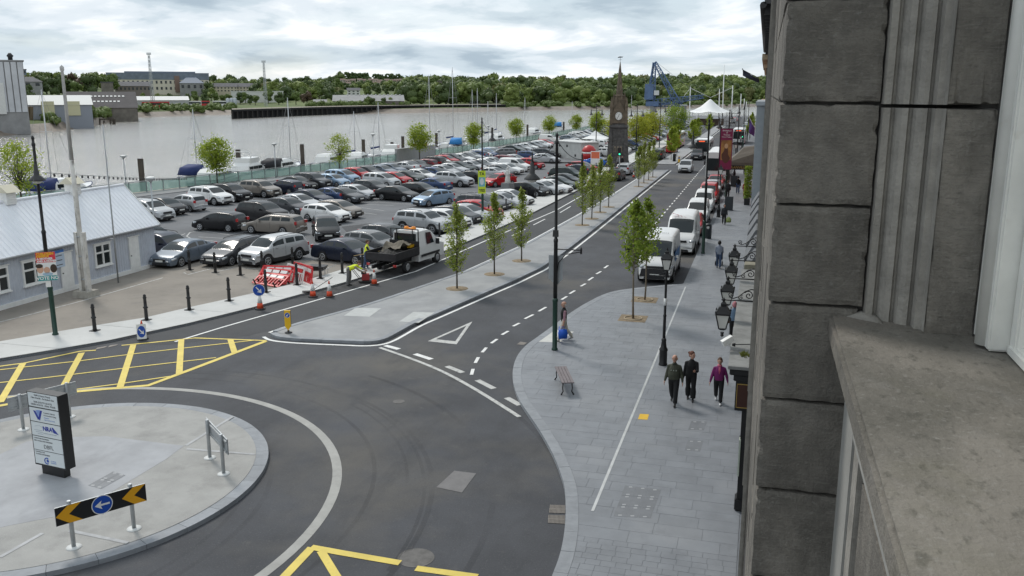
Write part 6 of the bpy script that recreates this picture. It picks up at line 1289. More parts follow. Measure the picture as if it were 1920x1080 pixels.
def yacht(label, px, ptop, off, L_=9, rz=95, cover=True):
    p = at_off(px, ptop, off); t = thing('yacht', label, 'boat', (p.x - .4, p.y, WZ), R(rz), 'yachts moored along the quay'); hull(t, L_, 2.9, 1.1, M_hull, True); H_ = p.z - WZ
    MB().loft([[(-1.6, -.9, 1.05), (2.0, -.7, 1.1), (2.0, .7, 1.1), (-1.6, .9, 1.05)], [(-1.5, -.7, 1.6), (1.3, -.5, 1.5), (1.3, .5, 1.5), (-1.5, .7, 1.6)]], 0, False).build('cabin', M_hull, t); MB().box((0, .72, 1.35), (1.6, .03, .2)).box((0, -.72, 1.35), (1.6, .03, .2)).build('cabin_window', M_cg, t)
    ms_ = MB().lathe([(.075, 1.2), (.07, H_ * .6), (.05, H_)], 10, c=(.4, 0, 0)).build('mast', M_spar, t); MB().bar((.4, -.9, H_ * .62), (.4, .9, H_ * .62), .05, .04).build('spreader', M_spar, ms_)
    MB().tube([(.4, 0, H_ - .2), (L_ * .48, 0, 1.3)], .015, 4).tube([(.4, 0, H_ - .1), (-L_ * .48, 0, 1.2)], .015, 4).tube([(.4, 0, H_ - .3), (.4, .9, H_ * .62), (.3, 1.3, 1.1)], .012, 4).tube([(.4, 0, H_ - .3), (.4, -.9, H_ * .62), (.3, -1.3, 1.1)], .012, 4).build('rigging', M_rig, t)
    MB().tube([(.3, 0, 2.2), (-3.4, 0, 2.15)], .16 if cover else .06, 8).build('boom_cover', M_navy if cover else M_spar, t)
def cruiser(label, px, py, off, L_=10, rz=95, fly=False, hood=None, m=None):
    p = at_off(px, py, off); t = thing('motor_cruiser', label, 'boat', (p.x, p.y, WZ), R(rz), 'motor boats moored along the quay'); hull(t, L_, 3.3, 1.5, m or M_hull, m is None)
    MB().loft([[(-L_ * .3, -1.3, 1.5), (L_ * .26, -1.0, 1.6), (L_ * .26, 1.0, 1.6), (-L_ * .3, 1.3, 1.5)], [(-L_ * .27, -1.2, 2.3), (L_ * .12, -.95, 2.3), (L_ * .12, .95, 2.3), (-L_ * .27, 1.2, 2.3)], [(-L_ * .22, -1.05, 2.7), (L_ * .02, -.85, 2.7), (L_ * .02, .85, 2.7), (-L_ * .22, 1.05, 2.7)]], 0, False).build('superstructure', M_hull, t)
    for s in (1, -1):
        for k in range(3): MB().box((-L_ * .2 + L_ * .12 * k, s * 1.2, 2.05), (L_ * .1, .06, .38)).build('cabin_window', M_cg, t)
    MB().box((L_ * .16, 0, 2.05), (.06, 1.7, .6), ry=R(-48)).build('windscreen', M_cg, t); MB().tube([(L_ * .12, -1.2, 1.7), (L_ * .12, -1.2, 2.2), (L_ * .40, -.6, 2.3), (L_ * .47, 0, 2.4), (L_ * .40, .6, 2.3), (L_ * .12, 1.2, 2.2), (L_ * .12, 1.2, 1.7)], .025, 5).build('bow_rail', M_steel, t)
    if fly: MB().loft([[(-2.2, -1.1, 2.7), (.6, -.9, 2.7), (.6, .9, 2.7), (-2.2, 1.1, 2.7)], [(-2.2, -1.15, 3.3), (.9, -.9, 3.3), (.9, .9, 3.3), (-2.2, 1.15, 3.3)]], 0, False).build('flybridge', M_hull, t); MB().tube([(-1.8, -1.1, 3.3), (-2.0, -1.0, 4.1), (-2.0, 1.0, 4.1), (-1.8, 1.1, 3.3)], .05, 6).build('radar_arch', M_hull, t)
    if hood: MB().loft([[(-L_ * .45, -1.2, 1.7), (-L_ * .2, -1.25, 1.7), (-L_ * .2, 1.25, 1.7), (-L_ * .45, 1.2, 1.7)], [(-L_ * .42, -1.0, 2.6), (-L_ * .22, -1.05, 2.9), (-L_ * .22, 1.05, 2.9), (-L_ * .42, 1.0, 2.6)]], 0, True).build('canvas_hood', hood, t)
for px, top, off, lb in ((77, 168, 14, 'yacht behind the left end of the shed with a tall blue stayed mast'), (363, 205, 10, 'yacht with a short mast left of the first river tree'), (541, 183, 12, 'yacht with a mast left of the dark hooded motorboat'), (665, 209, 12, 'small yacht just left of the dish lamp'), (711, 192, 14, 'yacht with a navy boom cover behind the white cruiser'), (806, 140, 14, 'tall masted yacht, left one of the two tallest masts'), (850, 126, 16, 'yacht with the tallest mast and blue rigging'), (887, 168, 20, 'yacht just right of the tallest mast'), (897, 165, 26, 'yacht behind the fourth river tree'), (917, 190, 16, 'small yacht near the vote poster column'), (933, 175, 20, 'yacht with a thin mast right of the vote poster column'), (986, 183, 20, 'distant yacht by the third river tree'), (1075, 190, 22, 'distant yacht left of the clock tower'), (1186, 178, 22, 'distant yacht right of the clock tower')): yacht(lb, px, top, off, 9 if top > 150 else 11, rnd.uniform(85, 105), rnd.random() > .4)
for px, py, off, kw, lb in ((120, 372, 9, dict(hood=M_navy), 'motorboat with navy hood hidden behind the shed roof'), (410, 330, 4.5, dict(m=M_dkhull, L_=11), 'dark hulled river cruiser behind the first river tree'), (385, 326, 10, dict(hood=M_navy), 'white motorboat with a navy canvas hood beside the cruiser'), (470, 312, 8, dict(fly=True), 'white cruiser with a flybridge right of the first river tree'), (530, 312, 8, dict(hood=mat('canvas_black', (.02, .02, .025), .8)), 'white motorboat with a black hood near the lone dish lamp'), (618, 298, 8, dict(L_=8), 'low white motorboat behind the second river tree'), (672, 298, 6, dict(L_=9), 'white motorboat left of the big cruiser'), (738, 290, 6, dict(fly=True, L_=12), 'big white flybridge cruiser at the glass wall'), (800, 283, 6, dict(hood=mat('canvas_red', (.45, .03, .03), .8)), 'white motorboat with a red canvas cover'), (860, 272, 9, dict(hood=mat('canvas_blue', (.03, .2, .5), .8)), 'white motorboat with a bright blue cover'), (930, 262, 9, dict(), 'white motorboat near the third river tree'), (1000, 250, 10, dict(), 'distant white motorboat beyond the glass wall'), (1047, 238, 14, dict(hood=MATS['canvas_blue']), 'distant blue and white boat right of the third river tree')): cruiser(lb, px, py, off, rz=rnd.uniform(88, 100), **kw)
pt_ = thing('pontoon', 'long floating pontoon of the marina behind the glass wall', 'pontoon', (0, 0, 0)); pp = [(quay_x(v) - 6.8, v) for v in range(60, 290, 10)]
for a, b in zip(pp, pp[1:]): MB().bar((a[0], a[1], WZ + .25), (b[0], b[1] - .1, WZ + .25), 1.8, .5).build('deck_section', mat('pontoon_deck', (.28, .26, .22), .9, var=.2), pt_)
# ------------------------------------------------------------------ clock tower
tc_ = G(1139, 312); td = G(1186, 320); c = (tc_ + td) / 2; c.y += 2.1; c.x = -19.7
ct = thing('clock_tower', 'gothic stone clock tower with a tall pinnacled spire', 'clock tower', (c.x, c.y, .1), R(8))
M_dk = mat('tower_rubble', (.088, .085, .082), .9, var=.35, scale=2.2, bump=.8, bscale=5, layers=[((.17, .16, .15), 3, .55, .7, .6, (1, 1, 2.5)), ((.04, .04, .04), 4, .55, .7, .5, (1, 1, 3))]); M_ts = mat('tower_sandstone', (.145, .115, .082), .9, var=.3, scale=2, bump=.6, bscale=6, layers=[((.09, .075, .06), 2.5, .52, .7, .6, (1, 1, .6))])
def sq(w_, z): return [(-w_, -w_, z), (w_, -w_, z), (w_, w_, z), (-w_, w_, z)]
MB().loft([sq(2.15, 0), sq(2.1, .8), sq(1.72, 1.1), sq(1.66, 3.3), sq(1.5, 3.5), sq(1.45, 6.35)], 0, False).build('shaft', M_dk, ct)
for sx in (1, -1):
    for sy in (1, -1): MB().loft([[(sx * 1.5 - .55, sy * 1.5 - .55, 0), (sx * 1.5 + .55, sy * 1.5 - .55, 0), (sx * 1.5 + .55, sy * 1.5 + .55, 0), (sx * 1.5 - .55, sy * 1.5 + .55, 0)], [(sx * 1.5 - .36, sy * 1.5 - .36, 3.4), (sx * 1.5 + .36, sy * 1.5 - .36, 3.4), (sx * 1.5 + .36, sy * 1.5 + .36, 3.4), (sx * 1.5 - .36, sy * 1.5 + .36, 3.4)], [(sx * 1.4 - .25, sy * 1.4 - .25, 6.2), (sx * 1.4 + .25, sy * 1.4 - .25, 6.2), (sx * 1.4 + .25, sy * 1.4 + .25, 6.2), (sx * 1.4 - .25, sy * 1.4 + .25, 6.2)]], 0, False).build('buttress', M_dk, ct)
for s in (-1, 0, 1): o = MB().box((s * .55, -1.73, 2.9), (.36, .06, .9)).build('niche', mat('niche_pale', (.24, .20, .15), .9), ct); MB().box((s * .55, -1.75, 2.82), (.16, .05, .6)).build('niche_opening', M_trim, o)
MB().loft([sq(1.72, 6.30), sq(1.75, 6.5), sq(1.5, 6.75), sq(1.36, 6.9), sq(1.30, 9.0)], 0, False).build('clock_stage', M_dk, ct)
for k in range(4):
    g_ = obj('gable', MB().add([(-1.35, 0, 7.0), (1.35, 0, 7.0), (1.2, 0, 8.7), (0, 0, 10.6), (-1.2, 0, 8.7), (-1.35, .5, 7.0), (1.35, .5, 7.0), (1.2, .5, 8.7), (0, .5, 10.6), (-1.2, .5, 8.7)], [(0, 1, 2, 3, 4), (9, 8, 7, 6, 5), (0, 5, 6, 1), (1, 6, 7, 2), (2, 7, 8, 3), (3, 8, 9, 4), (4, 9, 5, 0)]).mesh('gable', [M_ts]), ct, (0, 0, 0), k * math.pi / 2); g_.matrix_local = Matrix.Rotation(k * math.pi / 2, 4, 'Z') @ Matrix.Translation((0, -1.52, 0))
    if k in (0, 1, 3):
        f_ = obj('clock_face', MB().lathe([(.70, -.05), (.72, .0), (.66, .03)], 28, c=(0, -.03, 8.15), axis='y').mesh('clock_face', [mat('clock_surround', (.10, .085, .07), .8)]), g_)
        q = disc(.62, (0, 8.15), -.12, 32); obj('dial', q.mesh('dial', [mat('clock_dial', (.74, .74, .70), .5)]), f_)
    if k == 0:
        hm = MB()
        for h_ in range(12): a_ = h_ * math.pi / 6; hm.bar((.46 * math.sin(a_), -.126, 8.15 + .46 * math.cos(a_)), (.57 * math.sin(a_), -.126, 8.15 + .57 * math.cos(a_)), .01, .06)
        for an, l in ((R(216), .50), (R(18), .34)): hm.bar((0, -.13, 8.15), (l * math.sin(an), -.13, 8.15 + l * math.cos(an)), .012, .06)
        obj('numerals_and_hands', hm.mesh('hands', [M_black]), f_)['kind'] = 'stuff'
for sx in (1, -1):
    for sy in (1, -1): MB().loft([[(sx * 1.38 + a * .26, sy * 1.38 + b * .26, 6.8) for a, b in ((-1, -1), (1, -1), (1, 1), (-1, 1))], [(sx * 1.38 + a * .22, sy * 1.38 + b * .22, 9.5) for a, b in ((-1, -1), (1, -1), (1, 1), (-1, 1))], [(sx * 1.38 + a * .3, sy * 1.38 + b * .3, 9.6) for a, b in ((-1, -1), (1, -1), (1, 1), (-1, 1))], [(sx * 1.36 + a * .02, sy * 1.36 + b * .02, 11.2) for a, b in ((-1, -1), (1, -1), (1, 1), (-1, 1))]], 0, False).build('pinnacle', M_ts, ct)
oc = lambda r_, z: [(r_ * math.cos(math.pi / 8 + k * math.pi / 4), r_ * math.sin(math.pi / 8 + k * math.pi / 4), z) for k in range(8)]
sp = MB().loft([oc(1.42, 8.8), oc(1.15, 10.2), oc(.98, 11.2), oc(1.04, 11.25), oc(1.04, 11.4), oc(.70, 11.5), oc(.62, 12.2), oc(.34, 14.4), oc(.38, 14.45), oc(.36, 14.6), oc(.06, 16.6)], 0, False).build('spire', M_ts, ct)
for k in range(8): a_ = math.pi / 8 + k * math.pi / 4; MB().loft([[(1.12 * math.cos(a_) + dx * .14, 1.12 * math.sin(a_) + dy * .14, z) for dx, dy in ((-1, -1), (1, -1), (1, 1), (-1, 1))] if z < 11.5 else [(1.05 * math.cos(a_) + dx * .02, 1.05 * math.sin(a_) + dy * .02, z) for dx, dy in ((-1, -1), (1, -1), (1, 1), (-1, 1))] for z in (9.6, 11.0, 12.0)], 0, False).build('spirelet', M_ts, sp)
vn = MB().tube([(0, 0, 16.4), (0, 0, 17.4)], .03, 6).bar((-.35, 0, 16.95), (.35, 0, 16.95), .03, .03).bar((0, -.35, 16.95), (0, .35, 16.95), .03, .03); vn.add([(-.5, 0, 17.25), (.4, 0, 17.3), (.5, 0, 17.42), (-.1, 0, 17.46), (-.4, 0, 17.38)], [(0, 1, 2, 3, 4), (4, 3, 2, 1, 0)]); vn.build('weather_vane', M_iron, sp)
ct.scale = (.76, .76, .865)
# ------------------------------------------------------------------ blue dock crane
M_cr = mat('crane_blue', (.09, .15, .27), .5, var=.15, scale=1); M_leg = mat('crane_leg_white', (.60, .61, .60), .6, var=.08, scale=.5)
g = G(1222, 243); cr = thing('dock_crane', 'blue lattice dock crane on white pedestals beside the white tent', 'crane', (g.x, g.y + 3, 0))
def lattice(a, b, w0, w1, n, r_=.16):
    a, b = Vector(a), Vector(b); d = (b - a).normalized(); s_ = d.cross(Vector((0, 1, 0))).normalized(); u_ = d.cross(s_); q = MB(); cs = []
    for k in range(n + 1): t_ = k / n; w_ = (w0 + (w1 - w0) * t_) / 2; p = a.lerp(b, t_); cs.append([p + s_ * w_ * i + u_ * w_ * j for i, j in ((-1, -1), (1, -1), (1, 1), (-1, 1))])
    for e in range(4): q.tube([c_[e] for c_ in cs], r_, 5)
    for k in range(n):
        for e in range(4): q.bar(cs[k][e], cs[k + 1][(e + 1) % 4], r_ * 1.1, r_ * 1.1); q.bar(cs[k][e], cs[k][(e + 1) % 4], r_, r_)
    return q
S_ = 258 / 1690.
def cp(px, py, dy=0): p = AY(px, py, g.y + 3 + dy); return p - Vector((g.x, g.y + 3, 0))
for (px, y0, y1), dy in (((1222, 246, 200), 0), ((1262, 236, 199), 6), ((1281, 236, 199), 6)): a = cp(px, y0, dy); b = cp(px, y1, dy); MB().lathe([(.8, 0), (.75, b.z), (.95, b.z), (.95, b.z + .4)], 16, c=(a.x, a.y, 0)).build('pedestal', M_leg, cr)
a = cp(1223, 198); MB().box((a.x + .1, 0, a.z + .5), (3.6, 3.2, 1.3)).build('slew_ring', M_cr, cr); a = cp(1218, 172); MB().box((a.x, 0, a.z), (2.6, 3, 4.4), top=.9).build('machine_house', M_cr, cr); a = cp(1232, 174); MB().box((a.x, -1.3, a.z), (1.3, 1.4, 1.3)).build('cab', M_leg, cr)
lattice(cp(1222, 190), cp(1227, 117), 1.7, .8, 9, .13).build('tower_mast', M_cr, cr); lattice(cp(1213, 195), cp(1226, 117), .5, .4, 6, .12).build('back_stay', M_cr, cr); lattice(cp(1228, 117), cp(1273, 198), .8, 1.8, 11, .13).build('front_leg', M_cr, cr); lattice(cp(1226, 193), cp(1320, 181), 1.9, .9, 12, .12).build('jib', M_cr, cr); lattice(cp(1226, 197), cp(1280, 196, 3), 1.0, 1.0, 8, .12).build('gantry_beam', M_cr, cr)
MB().tube([cp(1229, 115), cp(1262, 141), cp(1316, 181)], .035, 4).build('hoist_rope', M_rig, cr); MB().lathe([(.2, 0), (.2, 3)], 8).build('vertical_strut', M_cr, cr).location = cp(1283, 230)
# white sail tent with masts
g = G(1328, 236); tn = thing('sail_tent', 'large white tensile tent with tall leaning white masts at the end of the quay', 'tent', (g.x, g.y + 4, 0)); M_sail = mat('sail_white', (.80, .80, .79), .7); q = MB(); n = 24; rings = []
for r_, z in ((5.7, 4.5), (4.3, 5.0), (2.7, 5.9), (1.4, 7.1), (.5, 8.0), (.1, 8.3)): rings.append([(r_ * (1 + .12 * math.cos(4 * 2 * math.pi * k / n)) * math.cos(2 * math.pi * k / n), r_ * math.sin(2 * math.pi * k / n), z - (.5 * abs(math.sin(4 * math.pi * k / n)) if r_ > 4 else 0)) for k in range(n)])
q.loft(rings, 0, True, False); q.build('canopy', M_sail, tn)
for x, z, ln in ((-6.5, 12.2, .0), (6.8, 12.6, .0), (8.2, 6, .3), (4.1, 19, -.2), (3.0, 11.5, -.2), (9.5, 10, 0), (10.6, 8.5, 0), (11.3, 7.6, 0)): MB().tube([(x, 1, 0), (x + ln, 1, z * .6), (x + ln * 1.5, 1, z)], [.17, .16, .10], 8).build('mast', M_sail, tn)
for a, b in (((-6.5, 1, 11.8), (0, 0, 8.8)), ((6.8, 1, 12.0), (0, 0, 8.8)), ((-6.5, 1, 11.8), (-11, 1, 6)), ((8.2, 1, 6.0), (9.2, 1, 0))): MB().tube([a, b], .05, 5).build('guy_rope', M_sail, tn)
for k in range(8): a_ = k * math.pi / 4; MB().lathe([(.1, 0), (.1, 4.3)], 8, c=(5.4 * math.cos(a_), 5.4 * math.sin(a_), 0)).build('tent_post', M_sail, tn)
MB().box((0, .5, 1.1), (9, 3.5, 2.0)).build('stall_front', mat('tent_interior', (.10, .07, .05), .9, var=.4, scale=1), tn)
# ------------------------------------------------------------------ far bank buildings
def far_at(px, d): p = far_point(px, d); u = Vector((p.x, p.y, 0)); return p, u.length
def fsize(px, dist): return px * dist / 1650.0
def far_box(name, label, cat, x0, x1, ytop, ybase, d, depth, wallm, roofm, roof='flat', wins=None, rise=.4, winm=None):
    """a building on the far bank from its photo outline; d metres inland"""
    xm = (x0 + x1) / 2; p, dist = far_at(xm, d); u = Vector((p.x, p.y, 0)).normalized(); rz = math.atan2(u.y, u.x) - math.pi / 2
    zt = CAM_H + (174 - ytop) / 1690 * dist; zb = CAM_H + (174 - ybase) / 1690 * dist; w_ = fsize(x1 - x0, dist) * .98; h_ = zt - zb
    t = thing(name, label, cat, (p.x, p.y, zb), rz); hw_ = h_ * (1 - rise) if roof != 'flat' else h_
    MB().box((0, depth / 2, (hw_ - 4.5) / 2), (w_, depth, hw_ + 4.5)).build('wall', wallm, t)
    if roof == 'flat': MB().box((0, depth / 2, h_ + .2), (w_ + .6, depth + .6, .4)).build('roof', roofm, t)
    elif roof == 'ridge': MB().add([(-w_ / 2 - .4, -.4, hw_), (w_ / 2 + .4, -.4, hw_), (w_ / 2 + .4, depth + .4, hw_), (-w_ / 2 - .4, depth + .4, hw_), (-w_ / 2 - .4, depth / 2, h_), (w_ / 2 + .4, depth / 2, h_)], [(0, 1, 5, 4), (2, 3, 4, 5), (1, 2, 5), (3, 0, 4)]).build('roof', roofm, t)
    elif roof == 'hip': MB().add([(-w_ / 2 - .4, -.4, hw_), (w_ / 2 + .4, -.4, hw_), (w_ / 2 + .4, depth + .4, hw_), (-w_ / 2 - .4, depth + .4, hw_), (-w_ / 2 + w_ * .3, depth / 2, h_), (w_ / 2 - w_ * .3, depth / 2, h_)], [(0, 1, 5, 4), (2, 3, 4, 5), (1, 2, 5), (3, 0, 4)]).build('roof', roofm, t)
    if wins:
        nx, nz = wins
        for i in range(nx):
            for k in range(nz): MB().box((-w_ / 2 + w_ * (i + .5) / nx, -.06, hw_ * (k + .55) / nz), (w_ / nx * .42, .14, hw_ / nz * .45)).build('window', winm or M_cg, t)
    return t, w_, h_, dist
c_w, c_g, c_c, c_d = mat('far_white', (.62, .62, .60), .8, var=.06), mat('far_grey', (.26, .26, .26), .8, var=.15, scale=.3), mat('far_cream', (.52, .47, .36), .85, var=.06), mat('far_dark_roof', (.055, .05, .052), .85, var=.2, scale=.3)
r_g, r_s, r_b, st_w = mat('far_roof_grey', (.17, .175, .19), .7, var=.15, scale=.3), mat('far_roof_slate', (.085, .085, .095), .8, var=.2, scale=.4), mat('far_roof_blue', (.15, .18, .23), .7), mat('far_stone', (.16, .145, .125), .9, var=.25, scale=.4)
t, w_, h_, ds = far_box('silo_block', 'tall grey ribbed silo building on the far left bank', 'silo', -70, 42, 124, 215, 14, 22, c_g, c_g)
for k in range(12): MB().box((-w_ / 2 + w_ * (k + .5) / 12, -.15, h_ * .55), (w_ / 12 * .82, .3, h_ * .88)).build('silo_rib', mat('silo_panel', (.50, .51, .53), .7, var=.1, scale=.2), t)
MB().box((w_ * .12, -.4, h_ * .35), (w_ * .2, .3, h_ * .55)).build('white_panel', c_w, t); MB().lathe([(.6, h_), (.6, h_ + 1.2), (.9, h_ + 1.6), (.3, h_ + 2.4)], 10, c=(w_ * .35, 3, 0)).build('cowl', M_trim, t)
t, *_ = far_box('warehouse', 'white roofed cream and grey shed beside the silo building', 'warehouse', 42, 163, 178, 211, 22, 26, mat('shed_grey_blue', (.27, .29, .33), .8), c_w, 'ridge', None, .48)
for x in (-.05, .27): MB().box((x * _[0], -.1, 2.2), (_[0] * .16, .3, 4.6)).build('cream_door', mat('far_cream_door', (.58, .55, .36), .8), t)
t, w_, h_, ds = far_box('warehouse', 'large dark roofed warehouse with rows of white skylights', 'warehouse', 140, 250, 172, 211, 24, 34, st_w, c_d, 'ridge', None, .7)
for rw in (0, 1):
    for k in range(10): MB().box((-w_ * .28 + w_ * .058 * k + rw * 2, 17 * (.36 + .32 * rw), h_ * .3 + h_ * .7 * (.36 + .32 * rw) + .22), (w_ * .034, 1.3, .12), rx=math.atan2(h_ * .7, 17)).build('skylight', c_w, t)
far_box('warehouse', 'long low pale warehouse behind the red buses', 'warehouse', 232, 348, 180, 199, 60, 30, mat('far_pale_grey', (.42, .43, .43), .8), mat('far_roof_pale', (.58, .58, .57), .7), 'ridge', None, .35)
t, w_, h_, ds = far_box('office_block', 'broad cream office block with a dark glazed top storey on the hill', 'office building', 221, 386, 141, 172, 230, 22, mat('far_offwhite', (.60, .56, .46), .85, var=.05), r_b, 'flat', (22, 3)); MB().box((0, 11, h_ * .83), (w_ + .4, 22.5, h_ * .34)).build('glazed_storey', mat('far_blue_glazing', (.15, .18, .22), .4, var=.2, scale=.3), t); MB().box((w_ * .18, -.3, h_ * .42), (w_ * .05, 1.2, h_ * .9)).build('brick_bay', mat('far_brick', (.22, .15, .12), .85), t); MB().box((w_ * .02, 11, h_ * 1.06), (w_ * .7, 14, h_ * .1)).build('roof_plant', r_b, t)
t, w_, h_, ds = far_box('office_wing', 'grey hipped wing at the right end of the cream office block', 'office building', 344, 384, 147, 170, 200, 18, c_g, r_b, 'hip', (4, 1), .45); far_box('long_house', 'long grey slate roofed house below the office block', 'house', 226, 283, 155, 172, 180, 14, mat('far_brown_stone', (.20, .17, .15), .9, var=.2), r_s, 'ridge', (9, 1), .45)
far_box('tower_house', 'square grey stone building beside the dark warehouse', 'building', 198, 217, 157, 178, 90, 14, st_w, r_s, 'flat'); far_box('terrace_house', 'cream terrace of houses right of the office block, left half', 'house', 405, 446, 157, 173, 210, 12, c_c, r_s, 'ridge', (7, 2), .4); far_box('terrace_house', 'cream terrace of houses right of the office block, right half', 'house', 448, 486, 157, 173, 214, 12, c_c, r_s, 'ridge', (7, 2), .4)
far_box('flat_hall', 'flat white hall below the cream terrace', 'building', 440, 530, 172, 182, 120, 14, c_w, c_w); far_box('house', 'grey cottage on the far left hill behind the silo', 'house', 42, 84, 148, 166, 180, 12, c_g, r_s, 'hip', (3, 1), .45); far_box('glass_block', 'dark glazed block on the skyline beside the silo', 'office building', 40, 60, 137, 153, 330, 16, r_b, r_s, 'flat', (4, 2))
t, w_, h_, ds = far_box('goods_shed', 'long grey goods shed with a white door on the far quay', 'warehouse', 627, 757, 178, 199, 45, 26, st_w, c_g, 'ridge', None, .52); MB().box((-w_ * .36, -.15, 2), (w_ * .14, .3, 4)).build('white_door', c_w, t); MB().box((-w_ * .36, -.32, 1.5), (w_ * .09, .1, 3)).build('opening', M_trim, t)
for k in range(14): MB().box((-w_ * .3 + w_ * .058 * k, 13, h_ + .25), (.9, .9, .5)).build('ridge_vent', c_w, t)
far_box('white_villa', 'small white house among trees above the goods shed', 'house', 653, 676, 165, 178, 190, 10, c_w, r_s, 'ridge', (3, 2), .35); far_box('low_shed', 'low stone shed left of the goods shed', 'shed', 590, 613, 186, 198, 60, 10, st_w, c_g, 'ridge', None, .4); far_box('church', 'old stone church tower rising from the wooded bank', 'church', 821, 830, 153, 185, 120, 7, st_w, st_w, 'flat', (1, 2))
hr_ = random.Random(11); hc = [mat('estate_house_%d' % k, c_, .85, var=.1) for k, c_ in enumerate(((.42, .34, .28), (.50, .46, .40), (.33, .26, .22)))]
for k in range(26):
    x = 640 + (k % 13) * 10.2 + hr_.uniform(-2, 2); rw = k // 13; dd = 620 + rw * 160 + hr_.uniform(-20, 20); yb = 159 - 5 * rw + hr_.uniform(-1, 1)
    t, *_ = far_box('estate_house', 'brownish hillside house, %s from the left in the %s terrace row' % (ordn(k % 13 + 1), 'upper' if rw else 'lower'), 'house', x, x + 9, yb - 5, yb + 1, dd, 10, hc[k % 3], mat('estate_roof', (.17, .12, .10), .9, var=.2, scale=.3), 'ridge', (2, 1), .45); t['group'] = 'houses of the hillside estate'
for px, top, base, lb in ((289, 110, 195, 'tall lattice floodlight mast in front of the cream office block'), (500, 121, 205, 'tall lattice floodlight mast left of the goods shed')):
    p, ds = far_at(px, 50); zt = CAM_H + (174 - top) / 1690 * ds; t = thing('floodlight_mast', lb, 'light mast', (p.x, p.y, 0)); lattice((0, 0, 0), (0, 0, zt), 1.6, .7, 14, .09).build('lattice_mast', M_steel, t); MB().box((0, 0, zt + .3), (2.6, .5, .5)).box((0, 0, zt + .9), (2.6, .5, .4)).build('lamp_head', M_steel, t)
for px, d, c_, lb in ((287, 42, rdp, 'red bus parked on the far bank, left'), (301, 44, rdp, 'red coach parked on the far bank, right'), (362, 52, wht, 'white coach on the far bank left of two silos'), (378, 54, rdp, 'white and red coach on the far bank'), (417, 50, wht, 'white coach parked right beside the pale tanks')):
    p, ds = far_at(px, d); t = thing('coach', lb, 'coach', (p.x, p.y, p.z), math.atan2(p.y, p.x) - math.pi / 2, 'coaches on the far bank'); MB().box((0, 0, 1.9), (10, 2.5, 2.9)).build('body', wht if c_ is wht else c_, t); MB().box((0, -1.26, 2.3), (9.4, .06, 1.0)).build('window_band', M_cg, t)
    for x in (-3, 3): MB().lathe([(.5, -.1), (.5, .1)], 10, c=(x, -1.25, .5), axis='y').build('wheel', M_tyre, t)
for px in (429, 435.5, 442): p, ds = far_at(px, 46); t = thing('storage_tank', 'pale grey upright storage tank, %s of three on the far bank' % {429: 'left', 435.5: 'middle', 442: 'right'}[px], 'tank', tuple(p)); MB().lathe([(1.1, 0), (1.1, 4.6), (.0, 5.1)], 14).build('shell', mat('tank_grey', (.45, .48, .52), .5), t); MB().bar((1.1, -.3, 0), (1.1, -.3, 4.7), .2, .1).build('ladder', M_steel, t)
# black timber wharf and ruined jetty
wh_ = thing('timber_wharf', 'long black timber wharf along the far bank', 'wharf', (0, 0, 0)); M_wb = mat('wharf_tar', (.010, .010, .011), .9, var=.4, scale=.3); M_wd = mat('wharf_deck', (.25, .22, .18), .9, var=.2, scale=.1); wp = []
for k in range(56):
    px = 436 + (948 - 436) * k / 55; py = 223 + (208 - 223) * k / 55 - (3 if 0 < k < 55 else 0) * math.sin(math.pi * k / 55); wp.append(G(px, py, WZ))
for a, b in zip(wp, wp[1:]):
    MB().bar(a + Vector((0, 0, 3.7)), b + Vector((0, 0, 3.7)), 1.0, .9).build('fender_beam', M_wb, wh_); d = Vector((a.x, a.y, 0)).normalized(); MB().add([a + d * 1.5 + Vector((0, 0, -2)), b + d * 1.5 + Vector((0, 0, -2)), b + d * 1.5 + Vector((0, 0, 4)), a + d * 1.5 + Vector((0, 0, 4))], [(0, 1, 2, 3)]).build('sheeting', M_wb, wh_)
    MB().add([a + Vector((0, 0, 4.2)), b + Vector((0, 0, 4.2)), b + d * 30 + Vector((0, 0, 4.2)), a + d * 30 + Vector((0, 0, 4.2))], [(0, 1, 2, 3)]).build('deck', M_wd, wh_); MB().bar(a + Vector((0, 0, -3)), a + Vector((0, 0, 4)), .6, .6).build('pile', mat('wharf_pile', (.03, .028, .025), .9), wh_)
jt = thing('ruined_jetty', 'rotten timber posts of a ruined jetty off the far mud bank', 'jetty', (0, 0, 0))
for px, top, bot in ((152, 222, 233), (163, 222, 231), (174, 223, 235), (177, 224, 233), (187, 222, 234), (195, 226, 232), (207, 223, 233), (212, 222, 233), (215, 223, 233)): a = G(px, bot, WZ); b = AY(px, top, a.y); MB().bar(a - Vector((0, 0, 1)), b, .45, .45).build('post', M_pile, jt)
for a, b in (((187, 224), (214, 223)), ((163, 222), (180, 223))): MB().bar(AY(a[0], a[1], G(187, 234, WZ).y), AY(b[0], b[1], G(187, 234, WZ).y), .3, .4).build('beam', M_pile, jt)
j2 = thing('silo_jetty', 'dark timber jetty on posts below the silo building', 'jetty', (0, 0, 0))
for k in range(16): px = -20 + 6.2 * k; a = G(px, 243 - .05 * px, WZ); b = AY(px, 222 + (4 if px > 55 else 0), a.y); MB().bar(a - Vector((0, 0, 1)), b, .5, .5).build('post', M_pile, j2)
a, b = G(-20, 244, WZ), G(73, 240, WZ); MB().bar(AY(-20, 222, a.y), AY(73, 226, b.y), 3, .7).build('deck_beam', M_pile, j2); MB().bar(AY(8, 215, a.y + 3), AY(50, 216, b.y + 1), 2, 1.6).build('loading_box', mat('jetty_box', (.52, .52, .50), .8), j2)
for px in (54, 59): a = G(px, 243, WZ); MB().bar(a, AY(px, 200, a.y), .7, .7).build('tall_pile', mat('tall_pile_brown', (.16, .12, .08), .9), j2)
